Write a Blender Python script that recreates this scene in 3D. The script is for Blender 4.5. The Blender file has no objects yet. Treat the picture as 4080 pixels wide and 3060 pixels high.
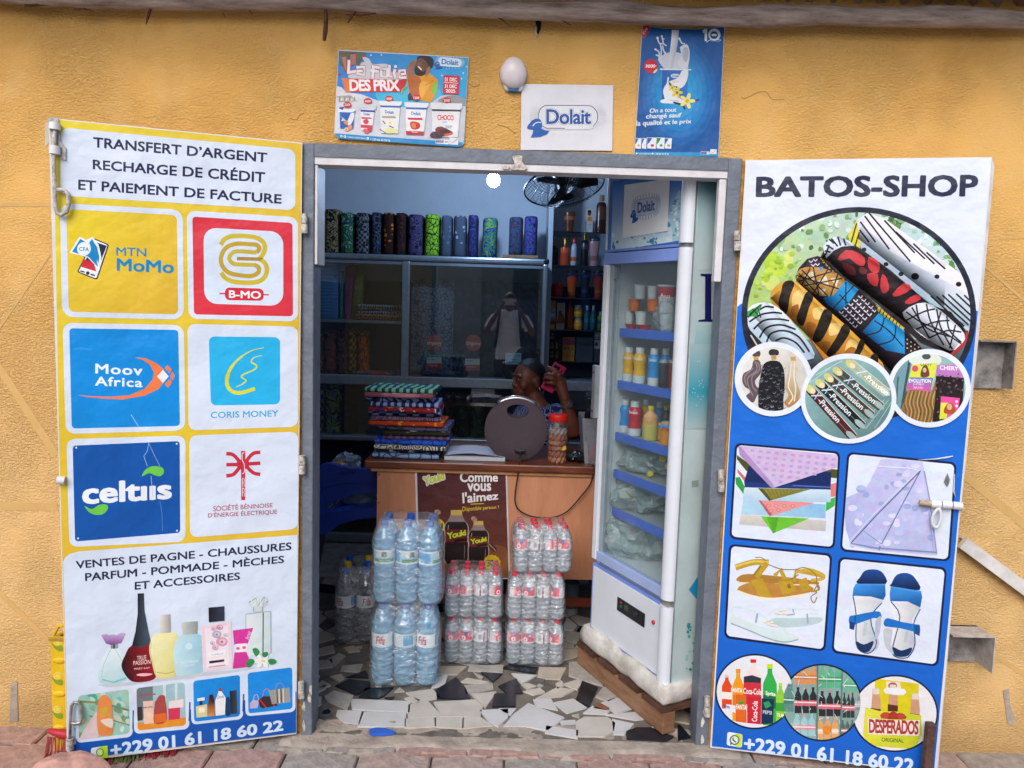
import bpy,bmesh,math,random
from mathutils import Vector,Matrix,noise
from mathutils.geometry import tessellate_polygon
random.seed(7)
rad=math.radians
SC=bpy.context.scene
COL=SC.collection

# ------------------------------------------------------------------ camera
CAM=Vector((0.7033,-2.6732,1.5492));FPX=3129.4          # focal length in pixels of a 4080 px wide frame
_yaw,_pit,_rol=rad(.3193),rad(-5.946),rad(1.7435)
_f=Vector((math.sin(_yaw)*math.cos(_pit),math.cos(_yaw)*math.cos(_pit),math.sin(_pit)))
_r=Vector((math.cos(_yaw),-math.sin(_yaw),0));_u=_r.cross(_f)
CR=_r*math.cos(_rol) + _u*math.sin(_rol);CU=_u*math.cos(_rol) - _r*math.sin(_rol)
cd=bpy.data.cameras.new('camera');cam=bpy.data.objects.new('camera',cd);COL.objects.link(cam)
m3=Matrix((CR,CU,-_f)).transposed();cam.matrix_world=Matrix.Translation(CAM) @ m3.to_4x4()
cd.sensor_fit='HORIZONTAL';cd.sensor_width=36.0;cd.lens=36.0*FPX/4080;cd.clip_start=.01;cd.clip_end=500
SC.camera=cam

# ------------------------------------------------------------------ world, sun, exposure
W=bpy.data.worlds.new('World');SC.world=W;W.use_nodes=True
nt=W.node_tree;nt.nodes.clear()
sky=nt.nodes.new('ShaderNodeTexSky');sky.sky_type='NISHITA';sky.sun_disc=False
SUN_EL,SUN_AZ=rad(40),rad(196)                             # azimuth clockwise from +y
sky.sun_elevation=SUN_EL;sky.sun_rotation=SUN_AZ;sky.dust_density=3.0;sky.air_density=1.0;sky.ozone_density=1.0
bg=nt.nodes.new('ShaderNodeBackground');bg.inputs[1].default_value=0.15
wo=nt.nodes.new('ShaderNodeOutputWorld')
nt.links.new(sky.outputs[0],bg.inputs[0]);nt.links.new(bg.outputs[0],wo.inputs[0])
sl=bpy.data.lights.new('sun','SUN');sl.energy=1.5;sl.angle=rad(40);sl.color=(1,.985,.96)
sun=bpy.data.objects.new('sun',sl);COL.objects.link(sun)
sd=Vector((math.sin(SUN_AZ)*math.cos(SUN_EL),math.cos(SUN_AZ)*math.cos(SUN_EL),math.sin(SUN_EL)))
sun.rotation_euler=sd.to_track_quat('Z','Y').to_euler();sun.location=(0,-6,8)
vs=SC.view_settings;vs.view_transform='Standard';vs.look='None';vs.gamma=1;vs.use_curve_mapping=False
vs.exposure=0.3
cy=SC.cycles;cy.use_denoising=True;cy.max_bounces=10;cy.diffuse_bounces=4;cy.glossy_bounces=4
cy.transmission_bounces=8;cy.transparent_max_bounces=24;cy.caustics_reflective=False;cy.caustics_refractive=False
cy.sample_clamp_indirect=4.0

# ------------------------------------------------------------------ measuring: a pixel of the photo seen in an enlarged view -> a point in the place
VIEW=dict(A=(100,400,1.8433),B=(100,1200,1.6592),C=(100,2100,1.7283),D=(1200,0,1.2289),E=(1200,600,1.8433),
            F=(1200,1400,1.8433),G=(1200,2100,1.7283),H=(2050,600,1.8432),I=(2250,1400,2.0738),J=(2250,2100,1.7275),
            K=(2800,600,1.7281),L=(2800,1350,1.7281),M=(2750,2150,1.6632),N=(0,2400,2.5143),O=(0,0,.54216),P=(0,0,1.0),
            Q=(0,2800,1.0843),R=(2040,2800,1.0843),S=(1230,1750,1.8433),T=(1950,1380,3.19),U=(2150,750,2.212),X=(2380,1050,2.212),
            a=(0,0,1.7015),b=(2900,0,1.8746),V1=(1320,180,3.95),V2=(1950,200,3.951),V3=(2500,80,2.962))
def px(v,x,y):
    o=VIEW[v];return (o[0]+x/o[2],o[1]+y/o[2])
def ray(p): return _f + CR*((p[0]-2040)/FPX) - CU*((p[1]-1530)/FPX)
def hit(p,o,n):
    d=ray(p);return CAM + d*((Vector(o)-CAM).dot(n)/d.dot(n))
def at(v,x,y,Y): return hit(px(v,x,y),(0,Y,0),Vector((0,1,0)))
def onz(v,x,y,z=0): return hit(px(v,x,y),(0,0,z),Vector((0,0,1)))

# ------------------------------------------------------------------ materials
def lin(c):
    if isinstance(c,str):
        c=c.lstrip('#');c=[int(c[i:i+2],16)/255 for i in (0,2,4)]
        c=[x/12.92 if x <= .04045 else ((x+.055)/1.055)**2.4 for x in c]
    return tuple(c[:3])
MATS={}
def mat(name,col,rough=.6,metal=0,var=.12,scale=8,bump=0,bscale=60,spec=.4,alpha=1,emit=None,estr=0,dark=None,trans=0,coat=0,sheen=0):
    """plain surface: base colour broken up by noise, roughness, optional bump"""
    if name in MATS: return MATS[name]
    m=bpy.data.materials.new(name);m.use_nodes=True;n=m.node_tree.nodes;l=m.node_tree.links
    b=n['Principled BSDF'];c=lin(col)
    tc=n.new('ShaderNodeTexCoord')
    nz=n.new('ShaderNodeTexNoise');nz.inputs['Scale'].default_value=scale;nz.inputs['Detail'].default_value=6;nz.inputs['Roughness'].default_value=.65
    l.new(tc.outputs['Object'],nz.inputs['Vector'])
    mx=n.new('ShaderNodeMix');mx.data_type='RGBA'
    d=lin(dark) if dark else tuple(x*(1-var*2) for x in c)
    mx.inputs[6].default_value=(*d,1);mx.inputs[7].default_value=(*[min(1,x*(1+var*.6)) for x in c],1)
    mr=n.new('ShaderNodeMapRange');mr.inputs[1].default_value=.3;mr.inputs[2].default_value=.62
    l.new(nz.outputs[0],mr.inputs[0]);l.new(mr.outputs[0],mx.inputs[0]);l.new(mx.outputs[2],b.inputs['Base Color'])
    b.inputs['Roughness'].default_value=rough;b.inputs['Metallic'].default_value=metal
    b.inputs['Specular IOR Level'].default_value=spec;b.inputs['Alpha'].default_value=alpha;b.inputs['Transmission Weight'].default_value=trans
    b.inputs['Coat Weight'].default_value=coat;b.inputs['Sheen Weight'].default_value=sheen
    if emit: b.inputs['Emission Color'].default_value=(*lin(emit),1);b.inputs['Emission Strength'].default_value=estr
    if bump:
        nb=n.new('ShaderNodeTexNoise');nb.inputs['Scale'].default_value=bscale;nb.inputs['Detail'].default_value=5
        l.new(tc.outputs['Object'],nb.inputs['Vector'])
        bp=n.new('ShaderNodeBump');bp.inputs['Strength'].default_value=bump;bp.inputs['Distance'].default_value=.01
        l.new(nb.outputs[0],bp.inputs['Height']);l.new(bp.outputs[0],b.inputs['Normal'])
    MATS[name] =m;return m
def print_mat(name='print',rough=.45,wear=.05,bump=.04,coat=0,mottle=0):
    if name in MATS: return MATS[name]
    m=bpy.data.materials.new(name);m.use_nodes=True;n=m.node_tree.nodes;l=m.node_tree.links
    b=n['Principled BSDF'];a=n.new('ShaderNodeAttribute');a.attribute_name='ink'
    tc=n.new('ShaderNodeTexCoord');nz=n.new('ShaderNodeTexNoise');nz.inputs['Scale'].default_value=5;nz.inputs['Detail'].default_value=8
    l.new(tc.outputs['Object'],nz.inputs['Vector'])
    mr=n.new('ShaderNodeMapRange');mr.inputs[1].default_value=.35;mr.inputs[2].default_value=.7;mr.inputs[3].default_value=1-wear*2.2;mr.inputs[4].default_value=1
    l.new(nz.outputs[0],mr.inputs[0])
    mx=n.new('ShaderNodeMix');mx.data_type='RGBA';mx.blend_type='MULTIPLY';mx.inputs[0].default_value=1
    l.new(a.outputs['Color'],mx.inputs[6]);l.new(mr.outputs[0],mx.inputs[7])
    if mottle:      # photographic grain: the ink varies in tone and hue at small scale
        n2=n.new('ShaderNodeTexNoise');n2.inputs['Scale'].default_value=38;n2.inputs['Detail'].default_value=9;n2.inputs['Roughness'].default_value=.7;l.new(tc.outputs['Object'],n2.inputs['Vector'])
        m2=n.new('ShaderNodeMix');m2.data_type='RGBA';m2.blend_type='OVERLAY';m2.inputs[0].default_value=mottle;l.new(a.outputs['Color'],m2.inputs[6]);l.new(n2.outputs['Color'],m2.inputs[7]);l.new(m2.outputs[2],mx.inputs[6])
    l.new(mx.outputs[2],b.inputs['Base Color'])
    b.inputs['Roughness'].default_value=rough;b.inputs['Specular IOR Level'].default_value=.35;b.inputs['Coat Weight'].default_value=coat
    nb=n.new('ShaderNodeTexNoise');nb.inputs['Scale'].default_value=9;nb.inputs['Detail'].default_value=3
    l.new(tc.outputs['Object'],nb.inputs['Vector'])
    bp=n.new('ShaderNodeBump');bp.inputs['Strength'].default_value=bump;bp.inputs['Distance'].default_value=.05
    l.new(nb.outputs[0],bp.inputs['Height']);l.new(bp.outputs[0],b.inputs['Normal'])
    MATS[name] =m;return m
def tone_mat():
    if 'tone_ink' in MATS: return MATS['tone_ink']
    m=bpy.data.materials.new('tone_ink');m.use_nodes=True;n=m.node_tree.nodes;l=m.node_tree.links;n.clear()
    o=n.new('ShaderNodeOutputMaterial');t=n.new('ShaderNodeBsdfTransparent');a=n.new('ShaderNodeAttribute');a.attribute_name='ink';l.new(a.outputs['Color'],t.inputs[0]);l.new(t.outputs[0],o.inputs[0]);MATS['tone_ink'] =m;return m
def film_mat(name,tint=(1,1,1),gloss=.12,haze=.08,hazecol=(.85,.9,.95),rough=.12,bump=.6,bscale=30):
    """clear sheet, film or glass: mostly transparent, with a mirror share that grows at grazing angles and a little haze"""
    if name in MATS: return MATS[name]
    m=bpy.data.materials.new(name);m.use_nodes=True;n=m.node_tree.nodes;l=m.node_tree.links;n.clear()
    o=n.new('ShaderNodeOutputMaterial');t=n.new('ShaderNodeBsdfTransparent');t.inputs[0].default_value=(*tint,1)
    g=n.new('ShaderNodeBsdfGlossy');g.inputs['Roughness'].default_value=rough
    d=n.new('ShaderNodeBsdfDiffuse');d.inputs[0].default_value=(*hazecol,1)
    lw=n.new('ShaderNodeFresnel');lw.inputs[0].default_value=1.45
    ad=n.new('ShaderNodeMath');ad.operation='MULTIPLY_ADD';ad.inputs[1].default_value=1.0;ad.inputs[2].default_value=gloss;ad.use_clamp=True
    ge=n.new('ShaderNodeNewGeometry');bk=n.new('ShaderNodeMath');bk.operation='SUBTRACT';bk.inputs[0].default_value=1;l.new(ge.outputs['Backfacing'],bk.inputs[1])
    fm=n.new('ShaderNodeMath');fm.operation='MULTIPLY';l.new(ad.outputs[0],fm.inputs[0]);l.new(bk.outputs[0],fm.inputs[1])     # a sheet mirrors once, on its outer face
    l.new(lw.outputs[0],ad.inputs[0])
    m1=n.new('ShaderNodeMixShader');m1.inputs[0].default_value=haze;l.new(t.outputs[0],m1.inputs[1]);l.new(d.outputs[0],m1.inputs[2])
    m2=n.new('ShaderNodeMixShader');l.new(fm.outputs[0],m2.inputs[0]);l.new(m1.outputs[0],m2.inputs[1]);l.new(g.outputs[0],m2.inputs[2])
    l.new(m2.outputs[0],o.inputs[0])
    if bump:
        tc=n.new('ShaderNodeTexCoord');nb=n.new('ShaderNodeTexNoise');nb.inputs['Scale'].default_value=bscale;nb.inputs['Detail'].default_value=4;nb.inputs['Distortion'].default_value=1.2
        l.new(tc.outputs['Object'],nb.inputs['Vector'])
        bp=n.new('ShaderNodeBump');bp.inputs['Strength'].default_value=bump;bp.inputs['Distance'].default_value=.02
        l.new(nb.outputs[0],bp.inputs['Height']);l.new(bp.outputs[0],g.inputs['Normal']);l.new(bp.outputs[0],lw.inputs['Normal']);l.new(bp.outputs[0],d.inputs['Normal'])
    MATS[name] =m;return m

# ------------------------------------------------------------------ mesh builder
class MB:
    def __init__(s): s.v=[];s.f=[];s.c=[]
    def add(s,vs,fs,col=None):
        k=len(s.v);s.v += [tuple(p) for p in vs]
        for f in fs: s.f.append([i+k for i in f]);s.c.append(col)
        return s
    def box(s,a,b,col=None,M=None,bev=0):
        a,b=[min(p,q) for p,q in zip(a,b)],[max(p,q) for p,q in zip(a,b)]
        if bev:
            bm=bmesh.new();bmesh.ops.create_cube(bm,size=1)
            for v in bm.verts: v.co=Vector([a[i]+(b[i]-a[i])*(v.co[i]+.5) for i in range(3)])
            bmesh.ops.bevel(bm,geom=bm.edges[:],offset=bev,segments=2,affect='EDGES',profile=.5)
            return s.bm(bm,col,M)
        p=[Vector((x,y,z)) for z in (a[2],b[2]) for y in (a[1],b[1]) for x in (a[0],b[0])]
        if M: p=[M@q for q in p]
        return s.add(p,[(0,2,3,1),(4,5,7,6),(0,1,5,4),(2,6,7,3),(0,4,6,2),(1,3,7,5)],col)
    def bm(s,bm,col=None,M=None):
        bm.verts.index_update();s.add([(M@v.co if M else v.co) for v in bm.verts],[[v.index for v in f.verts] for f in bm.faces],col);bm.free();return s
    def tube(s,pts,r,n=8,col=None,cap=True):
        pts=[Vector(p) for p in pts];rr=r if isinstance(r,(list,tuple)) else [r]*len(pts);k=len(s.v);prev=None
        for i,p in enumerate(pts):
            t=(pts[min(i+1,len(pts)-1)]-pts[max(i-1,0)]).normalized()
            if prev is None: a=t.orthogonal().normalized()
            else: a=(prev-t*prev.dot(t)).normalized()
            prev=a;b=t.cross(a)
            for j in range(n):
                w=2*math.pi*j/n;s.v.append(tuple(p+(a*math.cos(w)+b*math.sin(w))*rr[i]))
        for i in range(len(pts)-1):
            for j in range(n):
                s.f.append([k+i*n+j,k+i*n+(j+1) % n,k+(i+1)*n+(j+1) % n,k+(i+1)*n+j]);s.c.append(col)
        if cap:
            s.f.append([k+j for j in range(n)][::-1]);s.f.append([k+(len(pts)-1)*n+j for j in range(n)]);s.c += [col,col]
        return s
    def lathe(s,prof,n=20,M=None,col=None,sx=1,sy=1,cap=True,wob=None):
        k=len(s.v)
        for i,q in enumerate(prof):
            r,z=q[0],q[1]
            for j in range(n):
                w=2*math.pi*j/n;rr=r*(wob(w,z) if wob else 1)
                p=Vector((rr*math.cos(w)*sx,rr*math.sin(w)*sy,z));s.v.append(tuple(M@p if M else p))
        for i in range(len(prof)-1):
            cc=col[i] if isinstance(col,list) else col
            for j in range(n):
                s.f.append([k+i*n+j,k+i*n+(j+1) % n,k+(i+1)*n+(j+1) % n,k+(i+1)*n+j]);s.c.append(cc)
        if cap:
            s.f.append([k+j for j in range(n)][::-1]);s.c.append(col[0] if isinstance(col,list) else col)
            s.f.append([k+(len(prof)-1)*n+j for j in range(n)]);s.c.append(col[-1] if isinstance(col,list) else col)
        return s
    def prism(s,poly,d,col=None):
        """polygon (3-D points, in order) pushed along vector d"""
        d=Vector(d);p=[Vector(q) for q in poly];n=len(p);k=len(s.v)
        s.v += [tuple(q) for q in p]+[tuple(q+d) for q in p]
        tr=tessellate_polygon([p])
        for t in tr: s.f.append([k+i for i in t]);s.f.append([k+n+i for i in t][::-1]);s.c += [col,col]
        for i in range(n): s.f.append([k+i,k+(i+1) % n,k+n+(i+1) % n,k+n+i]);s.c.append(col)
        return s
    def mesh(s,name,m=None,smooth=False,fix=True,inv=None):
        me=bpy.data.meshes.new(name)
        vs=[inv@Vector(p) for p in s.v] if inv is not None else s.v
        me.from_pydata([tuple(p) for p in vs],[],s.f);me.validate()
        if any(c is not None for c in s.c) and len(me.polygons) == len(s.c):
            at_=me.color_attributes.new('ink','FLOAT_COLOR','CORNER');buf=[]
            for p,c in zip(me.polygons,s.c):
                if isinstance(c,dict): buf += [x for i in p.vertices for x in (*c[i],1)] if False else []
                elif c is not None and isinstance(c[0],(tuple,list)):
                    for q in c: buf += [*q,1]
                else: buf += [*(c or (.5,.5,.5)),1]*len(p.vertices)
            at_.data.foreach_set('color',buf)
        if fix:
            bm=bmesh.new();bm.from_mesh(me);bmesh.ops.recalc_face_normals(bm,faces=bm.faces[:]);bm.to_mesh(me);bm.free()
        if smooth:
            me.polygons.foreach_set('use_smooth',[True]*len(me.polygons))
            if smooth is not True: me.set_sharp_from_angle(angle=rad(smooth))
        if m: me.materials.append(m)
        return me
def wm(o):
    M=Matrix.Translation(o.location) @ o.rotation_euler.to_matrix().to_4x4() @ Matrix.Diagonal((*o.scale,1))
    return wm(o.parent) @ M if o.parent else M
def tag(o,label=None,cat=None,group=None,kind=None):
    if label: o['label'] =label
    if cat: o['category'] =cat
    if group: o['group'] =group
    if kind: o['kind'] =kind
    return o
def thing(name,label,cat,loc=(0,0,0),rz=0,group=None):
    o=bpy.data.objects.new(name,None);COL.objects.link(o);o.location=loc;o.rotation_euler=(0,0,rz);o.empty_display_size=.05
    return tag(o,label,cat,group)
def part(name,mb,m,parent=None,smooth=False,world=True,kind=None,label=None,fix=True):
    """one mesh object; 'world' geometry is moved into the parent's frame"""
    inv=wm(parent).inverted() if (parent is not None and world) else None
    o=bpy.data.objects.new(name,mb.mesh(name,m,smooth,fix,inv));COL.objects.link(o);o.parent=parent
    return tag(o,label=label,kind=kind)
def single(name,mb,m,label,cat,group=None,smooth=False,loc=None,fix=True):
    """a thing that is one mesh, its origin moved to its base"""
    if loc is None:
        n=len(mb.v);loc=Vector((sum(p[0] for p in mb.v)/n,sum(p[1] for p in mb.v)/n,min(p[2] for p in mb.v)))
        inv=Matrix.Translation(-loc)
    else: inv=None
    o=bpy.data.objects.new(name,mb.mesh(name,m,smooth,fix,inv));COL.objects.link(o);o.location=loc
    return tag(o,label,cat,group)
def inst(o,parent=None,loc=None,rz=None):
    c=o.copy();COL.objects.link(c);c.parent=parent
    if loc is not None: c.location=loc
    if rz is not None: c.rotation_euler=(0,0,rz)
    return c
def dup(root,loc,rz=0,label=None,group=None):
    r=inst(root,None,loc,rz)
    if label: r['label'] =label
    if group: r['group'] =group
    for ch in list(root.children):
        c=inst(ch,r)
        for g in list(ch.children): inst(g,c)
    return r

# ------------------------------------------------------------------ flat print on a plane: coloured shapes and lettering, each a hair above the last
class Plane:
    def __init__(s,o,n): s.o=Vector(o);s.n=Vector(n).normalized()
    def pt(s,p,lift=0): return hit(p,s.o+s.n*lift,s.n)
def clip_convex(poly,cl):
    area=sum(cl[i][0]*cl[(i+1) % len(cl)][1]-cl[(i+1) % len(cl)][0]*cl[i][1] for i in range(len(cl)))
    sg=1 if area > 0 else -1;out=poly
    for i in range(len(cl)):
        a,b=cl[i],cl[(i+1) % len(cl)];src,out=out,[]
        if not src: return []
        def side(p): return sg*((b[0]-a[0])*(p[1]-a[1])-(b[1]-a[1])*(p[0]-a[0]))
        for j in range(len(src)):
            p,q=src[j],src[(j+1) % len(src)];sp,sq=side(p),side(q)
            if sp >= 0: out.append(p)
            if sp*sq < 0: t=sp/(sp-sq);out.append((p[0]+(q[0]-p[0])*t,p[1]+(q[1]-p[1])*t))
    return out
def spl(pts,n=6,closed=True):
    """smooth curve through points"""
    P=list(pts);N=len(P);out=[]
    for i in range(N if closed else N-1):
        g=(lambda k: P[k % N]) if closed else (lambda k: P[max(0,min(N-1,k))])
        p0,p1,p2,p3=g(i-1),g(i),g(i+1),g(i+2)
        for k in range(n):
            t=k/n
            out.append(tuple(.5*((2*p1[d])+(-p0[d]+p2[d])*t+(2*p0[d]-5*p1[d]+4*p2[d]-p3[d])*t*t+(-p0[d]+3*p1[d]-3*p2[d]+p3[d])*t**3) for d in range(len(p1))))
    if not closed: out.append(P[-1])
    return out
def ell(x,y,rx,ry=None,n=28,rot=0):
    ry=ry or rx;c,s=math.cos(rad(rot)),math.sin(rad(rot));o=[]
    for i in range(n):
        w=2*math.pi*i/n;a,b=rx*math.cos(w),ry*math.sin(w);o.append((x+a*c-b*s,y+a*s+b*c))
    return o
def bil(q,s,t):
    """point in the quad TL TR BR BL at s (across), t (down)"""
    a,b,c,d=q
    return tuple((a[i]*(1-s)+b[i]*s)*(1-t)+(d[i]*(1-s)+c[i]*s)*t for i in (0,1))
def rquad(q,r=.08,n=5):
    """rounded quad; r as a share of its width"""
    w=math.dist(q[0],q[1]);h=math.dist(q[0],q[3]);rx,ry=r,r*w/h;o=[]
    for (cx,cy_,a0) in ((rx,ry,180),(1-rx,ry,270),(1-rx,1-ry,0),(rx,1-ry,90)):
        for i in range(n+1):
            w_=rad(a0+90*i/n);o.append(bil(q,cx+rx*math.cos(w_),cy_+ry*math.sin(w_)))
    return o
def box_q(x0,y0,x1,y1): return [(x0,y0),(x1,y0),(x1,y1),(x0,y1)]
_TXT={}
def text2d(s,bold=0,sp=1.0):
    k=(s,bold,sp)
    if k not in _TXT:
        cu=bpy.data.curves.new('lettering','FONT');cu.body=s;cu.size=1;cu.offset=bold;cu.space_character=sp;cu.resolution_u=3;cu.dimensions='2D';cu.fill_mode='FRONT'
        o=bpy.data.objects.new('lettering',cu);COL.objects.link(o)
        dg=bpy.context.evaluated_depsgraph_get();me=o.evaluated_get(dg).to_mesh()
        vs=[(v.co.x,v.co.y) for v in me.vertices];fs=[list(p.vertices) for p in me.polygons]
        o.evaluated_get(dg).to_mesh_clear();bpy.data.objects.remove(o);bpy.data.curves.remove(cu)
        x0=min(v[0] for v in vs);x1=max(v[0] for v in vs);y0=min(v[1] for v in vs);y1=max(v[1] for v in vs)
        _TXT[k] =(vs,fs,(x0,x1,y0,y1))
    return _TXT[k]
def tref(body,bold,sp=1.0):
    b=bold*1.15;a=text2d(body,0,sp)[2];return (a[0]-b,a[1]+b,a[2]-b,a[3]+b)
class Print:
    STEP=.00003
    def __init__(s,plane,view,lift=.001): s.pl=plane;s.view=view;s.lift=lift;s.mb=MB();s.clip=None;s.sh=MB()
    def _p(s,x,y): return px(s.view,x,y)
    def poly(s,pts,col,smooth=0,up=True):
        if smooth: pts=spl(pts,smooth)
        if up: s.lift += s.STEP
        if s.clip: pts=clip_convex(pts,s.clip)
        if len(pts) < 3: return s
        grad=isinstance(col,tuple) and len(col) == 4 and isinstance(col[2],(tuple,list))   # (c0, c1, p0, p1)
        P3=[s.pl.pt(s._p(*p),s.lift) for p in pts]
        if grad:
            c0,c1=lin(col[0]),lin(col[1]);a,b=col[2],col[3];L=(b[0]-a[0])**2+(b[1]-a[1])**2
            cs=[]
            for p in pts:
                t=max(0,min(1,((p[0]-a[0])*(b[0]-a[0])+(p[1]-a[1])*(b[1]-a[1]))/L));cs.append(tuple(c0[i]*(1-t)+c1[i]*t for i in range(3)))
        else: c=lin(col)
        tr=tessellate_polygon([[Vector((p[0],-p[1],0)) for p in pts]]) if len(pts) > 3 else [(0,1,2)]
        k=len(s.mb.v);s.mb.v += [tuple(q) for q in P3]
        for t in tr:
            A,B,Cc=(P3[i] for i in t);t=list(t)
            if (B-A).cross(Cc-A).dot(s.pl.n) < 0: t=t[::-1]
            s.mb.f.append([k+i for i in t]);s.mb.c.append([cs[i] for i in t] if grad else c)
        return s
    def line(s,pts,w,col,smooth=0,closed=False):
        if smooth: pts=spl(pts,smooth,closed)
        if closed: pts=pts+[pts[0]]
        s.lift += s.STEP;n=len(pts);L=[];Rr=[]
        for i,p in enumerate(pts):
            a=pts[max(i-1,0)];b=pts[min(i+1,n-1)]
            if closed and i in (0,n-1): a,b=pts[n-2],pts[1]
            dx,dy=b[0]-a[0],b[1]-a[1];d=math.hypot(dx,dy) or 1;ww=(w[min(i*len(w)//n,len(w)-1)] if isinstance(w,list) else w)/2
            L.append((p[0]-dy/d*ww,p[1]+dx/d*ww));Rr.append((p[0]+dy/d*ww,p[1]-dx/d*ww))
        for i in range(n-1): s.poly([L[i],L[i+1],Rr[i+1],Rr[i]],col,up=False)
        return s
    def text(s,body,q,col,bold=.02,sp=1.0,ref=None):
        """lettering filling the quad TL TR BR BL (ink extent)"""
        s.lift += s.STEP;vs,fs,bb=text2d(body,0,sp);c=lin(col);b=bold*1.15
        x0,x1,y0,y1=ref or (bb[0]-b,bb[1]+b,bb[2]-b,bb[3]+b)
        # heavier weight: the glyphs are struck several times, shifted by the extra stroke width
        sh=[(0,0)] if bold < .004 else [(b,b*.7),(-b,b*.7),(b,-b*.7),(-b,-b*.7),(0,b),(0,-b),(b,0),(-b,0)]+([(0,0)] if bold > .03 else [])
        for n_,(dx,dy) in enumerate(sh):
            k=len(s.mb.v);P3=[]
            for (x,y) in vs: P3.append(s.pl.pt(s._p(*bil(q,(x+dx-x0)/(x1-x0),(y1-y-dy)/(y1-y0))),s.lift+n_*s.STEP/12))
            s.mb.v += [tuple(p) for p in P3]
            for f in fs:
                A,B,Cc=(P3[i] for i in f[:3]);f=list(f)
                if (B-A).cross(Cc-A).dot(s.pl.n) < 0: f=f[::-1]
                s.mb.f.append([k+i for i in f]);s.mb.c.append(c)
        return s
    def shade(s,q,mults):
        """tone printed over what is already there: multipliers from the first edge of quad q (0-1) to the far one (3-2)"""
        s.lift += s.STEP;n=len(mults)-1
        for i in range(n):
            for j in range(4):
                pts=[bil(q,j/4,i/n),bil(q,(j+1)/4,i/n),bil(q,(j+1)/4,(i+1)/n),bil(q,j/4,(i+1)/n)];ms=[mults[i],mults[i],mults[i+1],mults[i+1]]
                if s.clip and not all(clip_convex([a,(a[0]+.1,a[1]),(a[0],a[1]+.1)],s.clip) for a in pts): continue
                P3=[s.pl.pt(s._p(*a),s.lift) for a in pts];k=len(s.sh.v);s.sh.v += [tuple(a) for a in P3];s.sh.f.append([k,k+1,k+2,k+3]);s.sh.c.append([(m,m,m*1.02) for m in ms])
        return s
    def otext(s,body,q,col,out,ow=.05,bold=.02,sp=1.0):
        s.text(body,q,out,bold+ow,sp,tref(body,bold,sp));return s.text(body,q,col,bold,sp)
    def build(s,name,parent,label=None,m=None):
        if s.sh.v: part('printed_tone',s.sh,tone_mat(),parent,fix=False)
        return part(name,s.mb,m or print_mat(),parent,fix=False,label=label)
def tq(x0,y0,x1,y1,x2,y2,x3,y3): return [(x0,y0),(x1,y1),(x2,y2),(x3,y3)]
def lq(x0,y0,x1,y1,h,sk=0):
    """quad for a line of text: cap-top left, cap-top right, height in px"""
    return [(x0,y0),(x1,y1),(x1+sk,y1+h),(x0+sk,y0+h)]
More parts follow.
